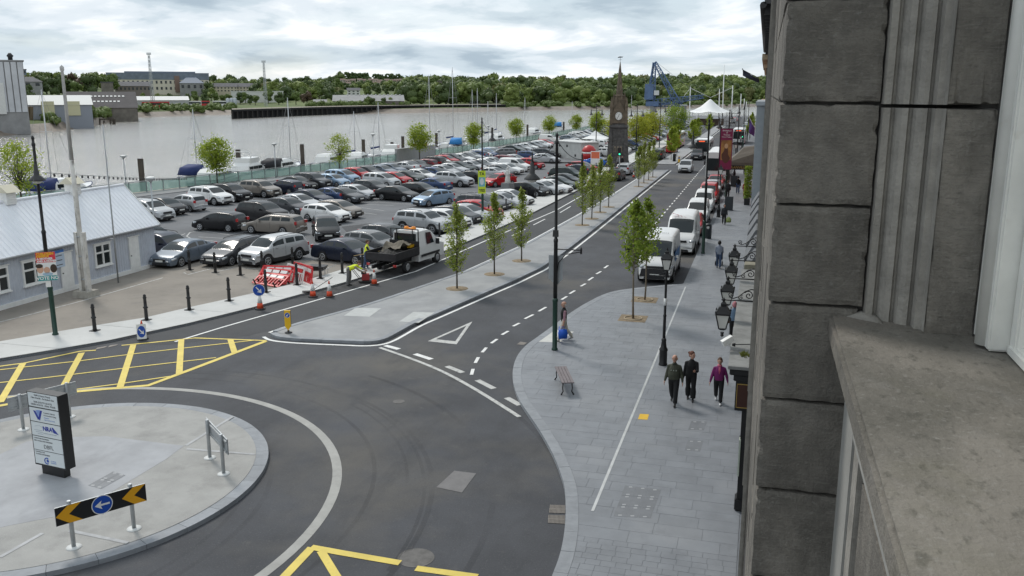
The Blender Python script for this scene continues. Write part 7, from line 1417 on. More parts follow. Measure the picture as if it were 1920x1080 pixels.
# ================================================================== TREES
def leafmat(name, cols, trans=.35):
    m = mat(name, cols[0], .6, trans=0); t = m.node_tree; b = t.nodes['Principled BSDF']; g = t.nodes.new('ShaderNodeNewGeometry'); r_ = t.nodes.new('ShaderNodeValToRGB'); e = r_.color_ramp.elements
    while len(e) < len(cols): e.new(.5)
    for i, (el, c) in enumerate(zip(e, cols)): el.position = i / (len(cols) - 1); el.color = (*c, 1)
    t.links.new(g.outputs['Random Per Island'], r_.inputs[0]); t.links.new(r_.outputs[0], b.inputs['Base Color']); b.inputs['Specular IOR Level'].default_value = .25
    tr = t.nodes.new('ShaderNodeBsdfTranslucent'); ms = t.nodes.new('ShaderNodeMixShader'); ms.inputs[0].default_value = trans; t.links.new(r_.outputs[0], tr.inputs[0]); t.links.new(b.outputs[0], ms.inputs[1]); t.links.new(tr.outputs[0], ms.inputs[2]); t.links.new(ms.outputs[0], t.nodes['Material Output'].inputs[0]); return m
def leaf(q, p, s, rn, up=1.1):
    n_ = Vector((rn.gauss(0, 1), rn.gauss(0, 1), rn.gauss(0, 1) + up)).normalized(); a = n_.orthogonal().normalized(); b = n_.cross(a); th = rn.uniform(0, 6.28); u = a * math.cos(th) + b * math.sin(th); v = n_.cross(u); l = s * rn.uniform(.7, 1.3)
    o = len(q.v); q.v += [tuple(p - u * l * .5), tuple(p + v * l * .3), tuple(p + u * l * .5), tuple(p - v * l * .3)]; q.f.append([o, o + 1, o + 2, o + 3]); q.m.append(0); q.s.append(False)
M_bark = mat('bark_grey', (.085, .075, .06), .9, var=.25, scale=8, stretch=(1, 1, .3)); M_barkp = mat('bark_pale', (.20, .165, .12), .9, var=.2, scale=8)
L_horn = leafmat('leaf_hornbeam', [(.18, .24, .032), (.26, .33, .05), (.34, .41, .075), (.42, .43, .16)], .5); L_lime = leafmat('leaf_lime', [(.21, .29, .03), (.31, .39, .045), (.41, .46, .065)], .5); L_yel = leafmat('leaf_yellow', [(.27, .31, .025), (.35, .38, .04), (.42, .42, .06)], .5); L_mid = leafmat('leaf_mid', [(.16, .25, .03), (.25, .34, .045), (.34, .41, .075)], .5)
def columnar(seed, h=4.75, rad=.72, base=.95, nb=70, lv=26, ls=.105, bark=None, trunk=.045, dens=(1, 1)):
    rn = random.Random(seed); w = MB(); q = MB(); pts = [(0, 0, 0)]; x = y = 0
    for k in range(1, 9): x += rn.uniform(-.03, .03); y += rn.uniform(-.03, .03); pts.append((x, y, h * .97 * k / 8))
    w.tube(pts, [trunk * (1 - .85 * k / 8) + .004 for k in range(9)], 7)
    for i in range(nb):
        u = rn.uniform(0, 1) ** .9; z0 = base + (h - base) * u * .93; sh = math.sin(math.pi * min(1, (u * .80 + .2))) ** .75 * (1 if u < .6 else max(.32, 1 - (u - .6) * 1.7)); l = rad * sh * rn.uniform(.6, 1.1); a = rn.uniform(0, 6.28); rise = l * rn.uniform(.75, 1.3)
        p0 = Vector((0, 0, z0 - rise * .5)); p2 = Vector((math.cos(a) * l, math.sin(a) * l, z0 + rise * .5)); p1 = p0.lerp(p2, .5) + Vector((0, 0, -.06)); p0.z = max(p0.z, base * .8)
        w.tube([p0, p1, p2], [.011, .008, .003], 4)
        dn = dens[0] + (dens[1] - dens[0]) * u
        for k in range(int(lv * dn * rn.uniform(.6, 1.4))):
            t_ = rn.uniform(.25, 1.12); p = p0.lerp(p2, t_) + Vector((rn.gauss(0, .07), rn.gauss(0, .07), rn.gauss(0, .09))); leaf(q, p, ls, rn)
    return w, q
def roundtree(seed, h=5.2, rad=1.6, stem=1.9, n=64, lv=62, ls=.24, trunk=.09, squash=1.0):
    rn = random.Random(seed); w = MB(); q = MB(); cz = stem + (h - stem) * .48; w.tube([(0, 0, 0), (.03, .02, stem * .6), (0, .03, stem + .2), (.02, 0, cz + .6)], [trunk, trunk * .85, trunk * .7, trunk * .25], 8)
    for i in range(n):
        a = rn.uniform(0, 6.28); cp_ = rn.uniform(-1, 1); rr = rn.uniform(.45, 1.08) * rad; z = cp_ * (h - stem) * .5; k = math.sqrt(max(.08, 1 - cp_ * cp_)); tip = Vector((math.cos(a) * rr * k, math.sin(a) * rr * k * squash, cz + z * rn.uniform(.8, 1.08)))
        w.tube([(0, 0, stem + rn.uniform(-.1, .7)), tip * .5 + Vector((0, 0, (stem + .4) * .5)), tip], [.03, .018, .005], 4); cl = rad * rn.uniform(.16, .30)
        for k in range(int(lv * rn.uniform(.6, 1.3))): leaf(q, tip + Vector((rn.gauss(0, cl), rn.gauss(0, cl), rn.gauss(0, cl * .8))), ls, rn)
    return w, q
PROTO = {}
def plant(kind, label, x, y, z, rz, s=1.0, group=None, name='tree'):
    wm, qm = PROTO[kind]; t = thing(name, label, 'tree', (x, y, z), rz, group); t.scale = (s,) * 3 if not isinstance(s, tuple) else s; obj('trunk', wm, t); obj('crown', qm, t); return t
def proto(kind, wq, bark, lf): PROTO[kind] = (wq[0].mesh('trunk', [bark]), wq[1].mesh('crown', [lf]))
for k in range(4): proto('horn%d' % k, columnar(10 + k, nb=92, lv=27, ls=.125, dens=(.75, 1.25)), M_bark, L_horn)
proto('pave0', columnar(31, 5.75, .95, 2.2, 60, 30, .16, trunk=.05), M_barkp, L_mid); proto('pave1', columnar(32, 5.6, .85, 2.1, 56, 27, .16, trunk=.045), M_barkp, L_mid)
for k in range(3): proto('lime%d' % k, roundtree(40 + k), M_bark, L_lime)
proto('thin', roundtree(44, 5.2, 1.6, 1.8, 46, 44, .2), M_bark, L_lime); proto('yel', roundtree(47, 6, 2.3, 2.0, 60, 55, .3), M_bark, L_yel); proto('dense', roundtree(48, 6.4, 2.3, 1.9, 70, 60, .3), M_bark, L_mid); proto('fcol', columnar(60, 5.0, .9, 1.2, 60, 26, .22), M_bark, L_lime)
gm = 'young columnar trees on the median'
mt = [(-15.25, 43.25), (-14.44, 47.44), (-14.01, 51.83), (-13.36, 67.72), (-13.31, 71.49), (-13.36, 75.63), (-13.27, 79.48), (-13.06, 98.19), (-13.04, 102.33), (-12.95, 106.0), (-12.92, 109.91)]
for i, (x, y) in enumerate(mt): plant('horn%d' % (i % 4), 'slim young tree, %s from the median nose' % ordn(i + 1), x, y, .12, i * 1.9, (1, 1, (1.0, 1.02, .98, 1.05, .97)[i % 5]), gm, 'median_tree')
for i, (x, y) in enumerate([(-13.6, 139), (-13.6, 143), (-13.5, 147), (-13.4, 176), (-13.4, 181), (-13.3, 186), (-13.3, 191), (-13.2, 225), (-13.2, 232)]): plant('fcol', 'slim distant tree on the far median, %s past the crossing' % ordn(i + 1), x, y, .12, i * 2.1, 1.05, 'trees on the far median', 'median_tree')
for i, (x, y) in enumerate([(-3.0, 205), (-3.0, 212), (-3.1, 240)]): plant('fcol', 'slim distant pavement tree, %s past the far bus' % ordn(i + 1), x, y, .12, i, 1.1, 'distant pavement trees', 'pavement_tree')
g = G(1187, 597, .12); plant('pave0', 'slender tree in the nearer pavement pit before the vans', g.x, g.y, .12, .4, 1, 'pavement trees', 'pavement_tree'); g = G(1209, 562, .12); plant('pave1', 'slender tree in the farther pavement pit before the vans', g.x, g.y, .12, 2.4, .98, 'pavement trees', 'pavement_tree')
for px, py, kd, s, lb in ((408, 346, 'lime0', 1.0, 'bright round tree at the glass wall above the parked white off-roader'), (637, 326, 'thin', .95, 'thin leaved round tree at the glass wall, second from the left'), (787, 302, 'lime1', 1.05, 'round tree at the glass wall left of the concrete wall'), (888, 287, 'lime2', .95, 'round tree beside the concrete river wall'), (968, 268, 'lime0', .95, 'round tree behind the vote poster column'), (1030, 259, 'lime1', .95, 'round tree above the white van and pay booth'), (1080, 252, 'lime2', .9, 'round tree right of the pay booth'), (1118, 262, 'lime0', 1.15, 'round tree between pay booth and clock tower')): g = G(px, py); plant(kd, lb, g.x, g.y, 0, px * .01, s, 'round trees along the river wall', 'quay_tree')
p = AY(38, 360, 62); plant('thin', 'round tree rising behind the left end of the shed', p.x, p.y, 0, 1, 1.15, 'round trees along the river wall', 'quay_tree')
for px, py, kd, s, lb in ((1152, 272, 'yel', .95, 'yellow green tree just left of the clock tower'), (1196, 277, 'yel', 1.0, 'yellow green tree just right of the clock tower'), (1222, 270, 'yel', 1.05, 'yellow green tree, rightmost beside the clock tower'), (1210, 262, 'yel', .9, 'yellow green tree behind the two beside the tower'), (1266, 262, 'dense', 1.1, 'dense mid green tree right of the red bus')): g = G(px, py); plant(kd, lb, g.x, g.y, 0, px * .02, s, 'trees around the clock tower', 'street_tree')
q = MB(); rn = random.Random(5)
for k in range(1500): a = rn.uniform(0, 6.28); r_ = .36 * math.sqrt(rn.random()); leaf(q, Vector((r_ * math.cos(a), r_ * math.sin(a), rn.uniform(.6, 3.6))), .16, rn)
q.build('foliage', L_mid, iv); MB().tube([(0, 0, .5), (0, 0, 3.4)], .04, 6).build('stem', M_bark, iv)
# ------------------------------------------------------------------ far bank trees
FC = [leafmat('far_leaf_%d' % k, c, .15) for k, c in enumerate(([(.095, .135, .036), (.115, .16, .045), (.14, .185, .055)], [(.065, .095, .034), (.08, .115, .04), (.10, .135, .046)], [(.135, .18, .042), (.165, .21, .055), (.20, .25, .07)], [(.085, .06, .04), (.10, .07, .045), (.115, .085, .05)], [(.13, .14, .05), (.155, .16, .06), (.18, .185, .07)]))]
_bm = bmesh.new(); bmesh.ops.create_icosphere(_bm, subdivisions=1, radius=1); ICO = [tuple(v.co) for v in _bm.verts]; ICOF = [[v.index for v in f.verts] for f in _bm.faces]; _bm.free()
def far_tree_geo(rn, H_, W_, cx=0, cy=0, cz=0, q=None, ls=1.0, dens=1.0):
    q = q or MB(); nl = rn.randint(7, 11)
    for l in range(nl):
        a = rn.uniform(0, 6.28); u = rn.uniform(.25, .88); k = math.sin(math.pi * u) ** .6; r_ = W_ * .30 * k * rn.uniform(.4, 1.15); c = Vector((cx + r_ * math.cos(a), cy + r_ * math.sin(a), cz + H_ * u)); lr = W_ * rn.uniform(.20, .32)
        o_ = len(q.v); q.v += [(c.x + lr * .93 * dx, c.y + lr * .93 * dy, c.z + lr * .80 * dz) for dx, dy, dz in ICO]; q.f += [[o_ + v for v in f] for f in ICOF]; q.m += [0] * len(ICOF); q.s += [True] * len(ICOF)
        for i in range(int(34 * dens)):
            d = Vector((rn.gauss(0, 1), rn.gauss(0, 1), rn.gauss(0, 1) + .25)).normalized(); leaf(q, c + Vector((d.x * lr, d.y * lr, d.z * lr * .85)) * rn.uniform(.7, 1.08), ls * W_ * .16, rn)
    return q
FT = []
for k in range(10):
    rn = random.Random(100 + k); w = MB().tube([(0, 0, -1), (.1, 0, 3), (0, .1, 6.5)], [.4, .3, .12], 6)
    for b in range(4): a = b * 1.6 + k; w.tube([(0, 0, 2.5 + b * .6), (math.cos(a) * 2, math.sin(a) * 2, 5.5 + b * .5)], [.16, .05], 5)
    qq = far_tree_geo(rn, 10, 9); FT.append((w.mesh('trunk', [M_bark]), qq.mesh('crown', [FC[(0, 1, 2, 0, 1, 2, 0, 3, 4, 1)[k]]])))
cn_ = {0: 'mid green', 1: 'dark green', 2: 'bright green', 3: 'copper leaved', 4: 'olive'}
rn = random.Random(21); lst = []
for px, d, h_ in [(62, 170, 8), (70, 230, 9), (84, 190, 11), (96, 250, 11), (108, 200, 10), (118, 240, 11), (132, 210, 12), (146, 230, 12), (152, 190, 9), (166, 240, 11), (176, 200, 12), (188, 220, 13), (202, 250, 13), (214, 230, 13), (92, 120, 6), (104, 110, 6), (185, 110, 5), (236, 150, 5), (250, 130, 6), (270, 160, 5), (278, 190, 10), (268, 195, 9), (300, 140, 5), (320, 150, 5), (338, 130, 4), (352, 120, 6), (366, 130, 7), (392, 190, 11), (398, 150, 9), (404, 110, 7), (372, 110, 5), (386, 100, 7), (420, 90, 6), (432, 110, 6), (452, 100, 7), (462, 110, 7), (470, 90, 6), (488, 190, 12), (495, 140, 10), (480, 80, 6), (505, 110, 9), (512, 150, 14), (524, 90, 8), (536, 130, 10), (548, 160, 11), (556, 90, 8), (568, 130, 10), (577, 58, 9), (590, 140, 10), (600, 160, 11), (612, 120, 9), (622, 150, 9), (634, 110, 7), (640, 160, 7), (690, 40, 6), (700, 36, 5), (720, 38, 5), (732, 42, 5), (688, 200, 6), (706, 170, 5), (726, 210, 6), (744, 150, 6), (752, 190, 8), (762, 150, 10), (770, 90, 10), (640, 900, 18), (1172 - 400, 240, 11), (165, 14, 6), (170, 18, 5)]:
    lst.append((px, d, h_))
lst.sort()
for i, (px, d, h_) in enumerate(lst):
    k = rn.randrange(7) if px not in (577, 146) else 7
    if px in (70, 275): k = 8
    p = far_point(px, d); w_, c_ = FT[k]; t = thing('bank_tree', '%s tree on the far bank, %s counting from the left' % (cn_[(0, 1, 2, 0, 1, 2, 0, 3, 4, 1)[k]], ordn(i + 1)), 'tree', tuple(p), rn.uniform(0, 6.28), 'single trees on the far bank'); s = h_ / 10.0; t.scale = (s * rn.uniform(.85, 1.1), s * rn.uniform(.85, 1.1), s); obj('trunk', w_, t); obj('crown', c_, t)
# the wooded bank that reads as one mass
woods = [MB() for _ in FC]; rn = random.Random(33)
def wood(px0, px1, d0, d1, n, h0, h1, ls=1.0):
    for i in range(n):
        px = rn.uniform(px0, px1); d = d0 + (d1 - d0) * rn.random(); p = far_point(px, d); h_ = rn.uniform(h0, h1); k = rn.choice((0, 0, 1, 1, 2, 2, 0, 4, 1, 2)) if rn.random() < .97 else 1
        far_tree_geo(rn, h_, h_ * rn.uniform(.85, 1.15), p.x, p.y, p.z - 1, woods[k], ls, .85)
wood(480, 640, 150, 330, 60, 8, 12); wood(640, 770, 230, 520, 40, 6, 9); wood(755, 900, 70, 330, 95, 11, 16); wood(890, 1440, 40, 160, 120, 10, 15); wood(890, 1440, 150, 380, 150, 12, 17); wood(1150, 1460, 300, 480, 60, 14, 19); wood(-250, 60, 160, 400, 40, 9, 13); wood(1440, 1700, 40, 400, 40, 12, 16); wood(60, 480, 300, 420, 40, 8, 11)
for k, q in enumerate(woods): tag(q.build('woodland', FC[k]), kind='stuff')
# skyline hedgerows and far clumps
hd_ = MB()
for i in range(150): px = rn.uniform(-100, 1460); p = far_point(px, rn.choice((1100, 1500, 1900, 2500)) + rn.uniform(-60, 60)); h_ = rn.uniform(8, 15); far_tree_geo(rn, h_, h_ * 1.5, p.x, p.y, p.z - 2, hd_, 1.2, .35)
for a in range(16): p = far_point(652 + a * 2.5, 1000); far_tree_geo(rn, 20, 9, p.x, p.y, p.z - 1, hd_, 1.3, .4)
for a in range(20): p = far_point(703 + a * 2.6, 1000); far_tree_geo(rn, 18, 8, p.x, p.y, p.z - 1, hd_, 1.3, .4)
tag(hd_.build('hedgerows', FC[1]), kind='stuff')
sc_ = MB()                                             # scrub along the waterline and the far quay hedge
for i in range(330): px = rn.uniform(90, 440) if i < 110 else (rn.uniform(940, 1440) if i < 230 else rn.uniform(575, 765)); p = far_point(px, rn.uniform(10, 34) if i < 230 else rn.uniform(36, 42)); h_ = rn.uniform(1.2, 3.2); far_tree_geo(rn, h_, h_ * 2.0, p.x, p.y, p.z - .3, sc_, 1.3, .3)
tag(sc_.build('waterside_scrub', FC[0]), kind='stuff')
# ================================================================== PEOPLE
def etube(mb, pts, rad, n=12, side=Vector((0, 1, 0))):
    """elliptical tube: rad = [(half width along side, half depth)]"""
    pts = [Vector(p) for p in pts]; rg = []
    for i, p in enumerate(pts):
        t = (pts[min(i + 1, len(pts) - 1)] - pts[max(i - 1, 0)]).normalized(); s_ = (side - t * side.dot(t)); s_ = s_.normalized() if s_.length > .05 else t.orthogonal().normalized(); f_ = t.cross(s_)
        rg.append([p + s_ * rad[i][0] * math.cos(2 * math.pi * k / n) + f_ * rad[i][1] * math.sin(2 * math.pi * k / n) for k in range(n)])
    mb.loft(rg, 0, True)
CL = {}
def cloth(name, c, r_=.85): return mat('cloth_' + name, c, r_, var=.12, scale=9)
skinm = mat('skin', (.52, .29, .21), .6); shoem = mat('shoe_black', (.015, .015, .016), .5)
def person(label, x, y, hd, h=1.7, legs=((18, 8), (-16, 22)), arms=((12, 8, 18), (-12, 8, 14)), top=None, bottom=None, shoe=None, hair=None, style='short', lean=0, turn=0, belly=0.0, sleeves=True, vest=None, z=.12, voxel=.016, flare=1.0, group=None):
    s = h / 1.76; t = thing('person', label, 'person', (x, y, z), R(hd), group); body = MB(); segs = []
    def add(pts, rad, tagname, side=Vector((0, 1, 0))):
        etube(body, pts, rad, side=side)
        for a, b, ra, rb in zip(pts, pts[1:], rad, rad[1:]): segs.append((Vector(a), Vector(b), (sum(ra) + sum(rb)) / 4, tagname))
    ls = []
    for sy, (a, k) in zip((1, -1), legs):
        hip = Vector((0, sy * .092, .93)); kn = hip + Vector((math.sin(R(a)), sy * .01, -math.cos(R(a)))) * .44; an = kn + Vector((math.sin(R(a - k)), 0, -math.cos(R(a - k)))) * .42; ls.append((hip, kn, an, a - k))
    low = min(l[2].z for l in ls); dz = .075 - low
    ls = [(a + Vector((0, 0, dz)), b + Vector((0, 0, dz)), c + Vector((0, 0, dz)), f) for a, b, c, f in ls]
    for hip, kn, an, fa in ls:
        fl = flare; add([hip + Vector((0, 0, .06)), hip.lerp(kn, .35), kn, kn.lerp(an, .35), an.lerp(kn, .08)], [(.108, .115), (.102, .104), (.080, .082), (.080 * fl, .080 * fl), (.070 * fl, .072 * fl)], 'bottom')
        ft = Vector((math.cos(R(fa * .5)), 0, math.sin(R(fa * .5)))); add([an + Vector((-.05, 0, -.035)), an + Vector((.0, 0, -.03)), an + ft * .10 + Vector((0, 0, -.045)), an + ft * .185 + Vector((0, 0, -.055))], [(.034, .035), (.042, .045), (.044, .03), (.028, .02)], 'shoe')
    PV = Vector((0, 0, .95 + dz)); Ml = Matrix.Translation(PV) @ Matrix.Rotation(R(lean), 4, 'Y') @ Matrix.Translation(-PV) @ Matrix.Translation((0, 0, dz))
    U = lambda *p: Ml @ Vector(p); sd_ = Vector((0, 1, 0))
    add([U(0, 0, .88), U(.005 + belly * .3, 0, 1.0), U(.01 + belly, 0, 1.13), U(.015 + belly * .5, 0, 1.28), U(.005, 0, 1.38), U(.003, 0, 1.435), U(0, 0, 1.49)], [(.175, .125), (.190 + belly * .5, .135 + belly), (.180 + belly * .5, .130 + belly), (.188, .138), (.160, .112), (.115, .088), (.06, .065)], 'top')
    Hm = Ml @ Matrix.Translation((0, 0, 1.5)) @ Matrix.Rotation(R(turn), 4, 'Z') @ Matrix.Rotation(R(-lean * .5), 4, 'Y') @ Matrix.Translation((0, 0, -1.5)); Hd = lambda *p: Hm @ Vector(p); hs = (Hm.to_3x3() @ Vector((0, 1, 0)))
    add([U(0, 0, 1.44), U(.008, 0, 1.53)], [(.056, .058), (.052, .056)], 'skin'); add([Hd(.018, 0, 1.535), Hd(.022, 0, 1.57), Hd(.016, 0, 1.63), Hd(.008, 0, 1.69), Hd(.002, 0, 1.735), Hd(0, 0, 1.762)], [(.046, .058), (.067, .088), (.081, .105), (.083, .109), (.065, .086), (.026, .034)], 'skin', hs)
    hands = []
    for sy, (a, ab, e) in zip((1, -1), arms):
        sh_ = U(0, sy * .178, 1.375); d1 = Vector((math.sin(R(a)), sy * math.sin(R(ab)), -math.cos(R(a)) * math.cos(R(ab)))).normalized(); el = sh_ + d1 * .295; inw = -sy * (.35 if e > 45 else .06); d2 = Vector((math.sin(R(a + e)), sy * math.sin(R(ab)) + inw, -math.cos(R(a + e)))).normalized(); wr = el + d2 * .25
        add([U(0, sy * .11, 1.395), sh_, sh_.lerp(el, .5), el, el.lerp(wr, .3)], [(.050, .060), (.060, .064), (.062, .062), (.056, .056), (.054, .054)], 'top'); add([el.lerp(wr, .2), el.lerp(wr, .6), wr], [(.055, .055), (.048, .048), (.036, .036)], 'sleeve'); add([wr, wr + d2 * .05, wr + d2 * .095], [(.027, .034), (.024, .048), (.018, .044)], 'skin'); hands.append((wr, d2, sy))
    me = body.mesh('body', []); me = evaluated(me, [('REMESH', dict(mode='VOXEL', voxel_size=voxel, use_smooth_shade=True)), ('SMOOTH', dict(factor=.5, iterations=2))])
    ms = [skinm, top, bottom, shoe or shoem, vest or top]
    for m_ in ms: me.materials.append(m_)
    ix = {'skin': 0, 'top': 1, 'bottom': 2, 'shoe': 3, 'sleeve': 1 if sleeves else 0}
    for p in me.polygons:
        c = p.center; best = None
        for a, b, r_, tg in segs:
            d = b - a; u = max(0, min(1, (c - a).dot(d) / max(1e-9, d.length_squared))); k = (c - a - d * u).length - r_
            if best is None or k < best[0]: best = (k, tg)
        mi = ix[best[1]]
        if mi == 1 and vest and best[1] == 'top':
            lc = Ml.inverted() @ c
            if abs(lc.y) < .19: mi = 4
        if mi == 1 and best[1] == 'top' and (Ml.inverted() @ c).z < .93 and abs(c.y) < .2: mi = 2
        p.material_index = mi
    # fingers, thumb and face sit in the same mesh
    q = MB()
    for wr, d2, sy in hands:
        pn = d2.cross(Vector((0, 1, 0))).normalized(); sdv = pn if pn.length > .1 else Vector((1, 0, 0)); pal = wr + d2 * .085
        for k, l in enumerate((.062, .075, .07, .055)): b = pal + sdv * (-.024 + .016 * k); cu_ = Vector((0, -sy, 0)) * .02; q.tube([b, b + d2 * l * .5 + cu_ * .3, b + d2 * l + cu_], [.0088, .0082, .0065], 6, 0)
        b = wr + d2 * .03 + sdv * .022; q.tube([b, b + d2 * .03 + sdv * .022, b + d2 * .06 + sdv * .024], [.011, .0095, .007], 6, 0)
    q.loft([[Hd(.115, -.013, 1.61), Hd(.115, .013, 1.61), Hd(.108, .008, 1.665), Hd(.108, -.008, 1.665)], [Hd(.146, -.011, 1.615), Hd(.146, .011, 1.615), Hd(.121, .004, 1.66), Hd(.121, -.004, 1.66)]], 0, False)
    for sy in (1, -1): q.loft([[Hd(.0, sy * .078, 1.61), Hd(.03, sy * .078, 1.61), Hd(.03, sy * .079, 1.67), Hd(-.01, sy * .079, 1.67)], [Hd(-.01, sy * .099, 1.615), Hd(.02, sy * .092, 1.615), Hd(.02, sy * .095, 1.67), Hd(-.02, sy * .103, 1.675)]], 0, True)
    o2 = len(me.vertices); bm = bmesh.new(); bm.from_mesh(me)
    vv = [bm.verts.new(v) for v in q.v]
    for f in q.f:
        try: fc = bm.faces.new([vv[i] for i in f]); fc.material_index = 0; fc.smooth = True
        except ValueError: pass
    bmesh.ops.scale(bm, vec=(s, s, s), verts=bm.verts); bm.to_mesh(me); bm.free(); b = obj('body', me, t)
    dark = mat('eye_dark', (.02, .015, .012), .3); lip = mat('lip', (.32, .11, .09), .6)
    def part(name, mb, m_): o = mb.build(name, m_, t); o.scale = (s,) * 3; return o
    for sy in (1, -1): part('eye', MB().box(Hd(.116, sy * .034, 1.655), (.012, .024, .012)), dark)
    part('mouth', MB().box(Hd(.112, 0, 1.585), (.012, .042, .010)), lip)
    if hair:
        hm = MB(); rg = []
        if style == 'bald':
            for sy in (1, -1): etube(hm, [Hd(.0, sy * .078, 1.60), Hd(-.055, sy * .071, 1.63), Hd(-.102, sy * .028, 1.64)], [(.012, .03), (.014, .036), (.012, .036)])
        else:
            lo = {'short': 1.60, 'bob': 1.545, 'bun': 1.585}[style]
            for z_, a_, b_, xo in ((lo, .072, .070, -.054), (1.63, .092, .096, -.032), (1.69, .096, .114, -.012), (1.745, .080, .097, -.006), (1.792, .038, .05, -.004)): rg.append([Hd(xo + b_ * math.sin(2 * math.pi * k / 14), a_ * math.cos(2 * math.pi * k / 14), z_) for k in range(14)])
            hm.loft(rg, 0, True)
            if style == 'bob':
                for sy in (1, -1): etube(hm, [Hd(.03, sy * .075, 1.72), Hd(.02, sy * .088, 1.64), Hd(.0, sy * .078, 1.56)], [(.02, .04), (.024, .055), (.018, .045)])
            if style == 'bun': hm.lathe([(.0, -.05), (.045, -.03), (.05, 0), (.04, .035), (0, .05)], 10, c=tuple(Hd(-.135, 0, 1.70)))
        part('hair', hm, hair)
    t['_'] = 0; del t['_']; return t, Ml, Hd, part, hands, s
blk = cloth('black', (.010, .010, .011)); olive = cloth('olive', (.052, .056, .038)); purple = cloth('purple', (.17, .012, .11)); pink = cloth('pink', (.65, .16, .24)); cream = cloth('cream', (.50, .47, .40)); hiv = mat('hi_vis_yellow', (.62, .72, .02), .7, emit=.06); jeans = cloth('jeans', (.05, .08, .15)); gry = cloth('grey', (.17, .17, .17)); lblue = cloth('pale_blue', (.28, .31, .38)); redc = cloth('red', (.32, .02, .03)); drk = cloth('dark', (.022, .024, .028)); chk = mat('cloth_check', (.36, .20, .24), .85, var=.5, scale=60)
hw_ = mat('hair_white', (.55, .52, .48), .8); hb = mat('hair_auburn', (.11, .035, .018), .7); hbr = mat('hair_brown', (.085, .05, .03), .8); hk = mat('hair_black', (.012, .010, .010), .6); shw = mat('shoe_white', (.62, .62, .62), .6); shg = mat('shoe_grey', (.25, .25, .26), .6)
F = lambda px, py, z=.12: G(px, py, z)[:2]
t, Ml, Hd, part, hn, s = person('older man in an olive jumper walking towards the camera', *F(1262, 757), -93, 1.74, ((20, 4), (-14, 26)), ((-4, 14, 30), (-4, 14, 30)), olive, blk, hair=hw_, style='bald', belly=.035, turn=-4)
for k in (-1, 0, 1): part('diamond_motif', MB().add([Ml @ Vector((.205, k * .085 + a, 1.28 + b)) for a, b in ((-.022, 0), (0, -.03), (.022, 0), (0, .03))], [(0, 1, 2, 3)]), mat('motif_grey', (.30, .32, .28), .8))
part('shirt_collar', MB().box(Ml @ Vector((.075, 0, 1.462)), (.05, .12, .03)), cloth('collar_dark', (.02, .025, .02)))
person('auburn haired woman in black looking aside beside the man in olive', *F(1294, 750), -90, 1.70, ((8, 2), (-8, 10)), ((22, 6, 85), (-6, 10, 12)), blk, blk, hair=hb, style='bun', turn=48, flare=1.3)
t, Ml, Hd, part, hn, s = person('woman in a purple cardigan and pink scarf walking towards the camera', *F(1346, 755), -90, 1.58, ((16, 3), (-14, 24)), ((-12, 16, 14), (10, 16, 10)), purple, blk, shw, hbr, 'short', belly=.015)
part('scarf', MB().lathe([(.075, 1.43), (.088, 1.45), (.082, 1.49), (.066, 1.505)], 14, c=(.01, 0, 0)).add([Ml @ Vector(p) for p in ((.118, -.035, 1.45), (.118, .035, 1.45), (.178, .04, 1.32), (.182, .0, 1.18), (.178, -.03, 1.32))], [(4, 3, 2, 1, 0), (0, 1, 2, 3, 4)]), pink)
t, Ml, Hd, part, hn, s = person('bald man in a black gilet carrying two blue bags past the green column', *F(1057, 639), 205, 1.72, ((20, 6), (-18, 20)), ((6, 10, 6), (-6, 10, 6)), chk, cream, shg, hw_, 'bald', sleeves=False, vest=blk, turn=-10)
M_ = Matrix.Translation((*F(1057, 639), .12)) @ Matrix.Rotation(R(205), 4, 'Z')
for (wr, d2, sy), lb in zip(hn, ('right of him', 'left of him, half behind the column')):
    p = M_ @ ((wr + d2 * .1) * s); t = thing('shopping_bag', 'bright blue shopping bag hanging from the gilet man, ' + ('nearer the camera' if sy > 0 else 'half behind the column'), 'bag', tuple(p), R(205), 'blue shopping bags'); q = MB(); q.loft([[(-.17, -.06, -.52), (.17, -.06, -.52), (.17, .06, -.52), (-.17, .06, -.52)], [(-.19, -.085, -.3), (.19, -.085, -.3), (.19, .085, -.3), (-.19, .085, -.3)], [(-.16, -.03, -.13), (.16, -.03, -.13), (.16, .03, -.13), (-.16, .03, -.13)]], 0, True); q.build('bag_body', mat('bag_blue', (.01, .10, .55), .5, var=.1, scale=8), t); MB().tube([(-.09, 0, -.14), (-.03, 0, .0), (.03, 0, .0), (.09, 0, -.14)], .009, 5).build('handle', MATS['bag_blue'], t)
t, Ml, Hd, part, hn, s = person('worker in a yellow vest stooping over the plate compactor', *F(655, 535, .02), 12, 1.72, ((6, 16), (-4, 4)), ((55, 6, 12), (50, 6, 18)), cloth('khaki', (.25, .22, .17)), gry, hair=hbr, style='short', lean=68, vest=hiv, z=.02)
t, Ml, Hd, part, hn, s = person('worker in a yellow vest shovelling behind the tipper truck', *F(687, 504, .11), 25, 1.72, ((8, 6), (-6, 8)), ((30, 8, 40), (26, 8, 45)), drk, jeans, shg, hbr, 'short', lean=10, vest=hiv, z=.11)
wp_ = Matrix.Translation((*F(687, 504, .11), .11)) @ Matrix.Rotation(R(25), 4, 'Z') @ ((hn[0][0] + hn[1][0]) * .5 * s); t = thing('long_shovel', 'pale wooden handled shovel held level by the worker behind the truck', 'shovel', tuple(wp_), R(200)); MB().tube([(-.4, 0, .05), (1.15, 0, -.22)], .017, 6).build('handle', mat('ash_wood', (.50, .36, .18), .7), t); MB().box((-.55, 0, .08), (.32, .24, .025), ry=.2).build('blade', M_iron, t)
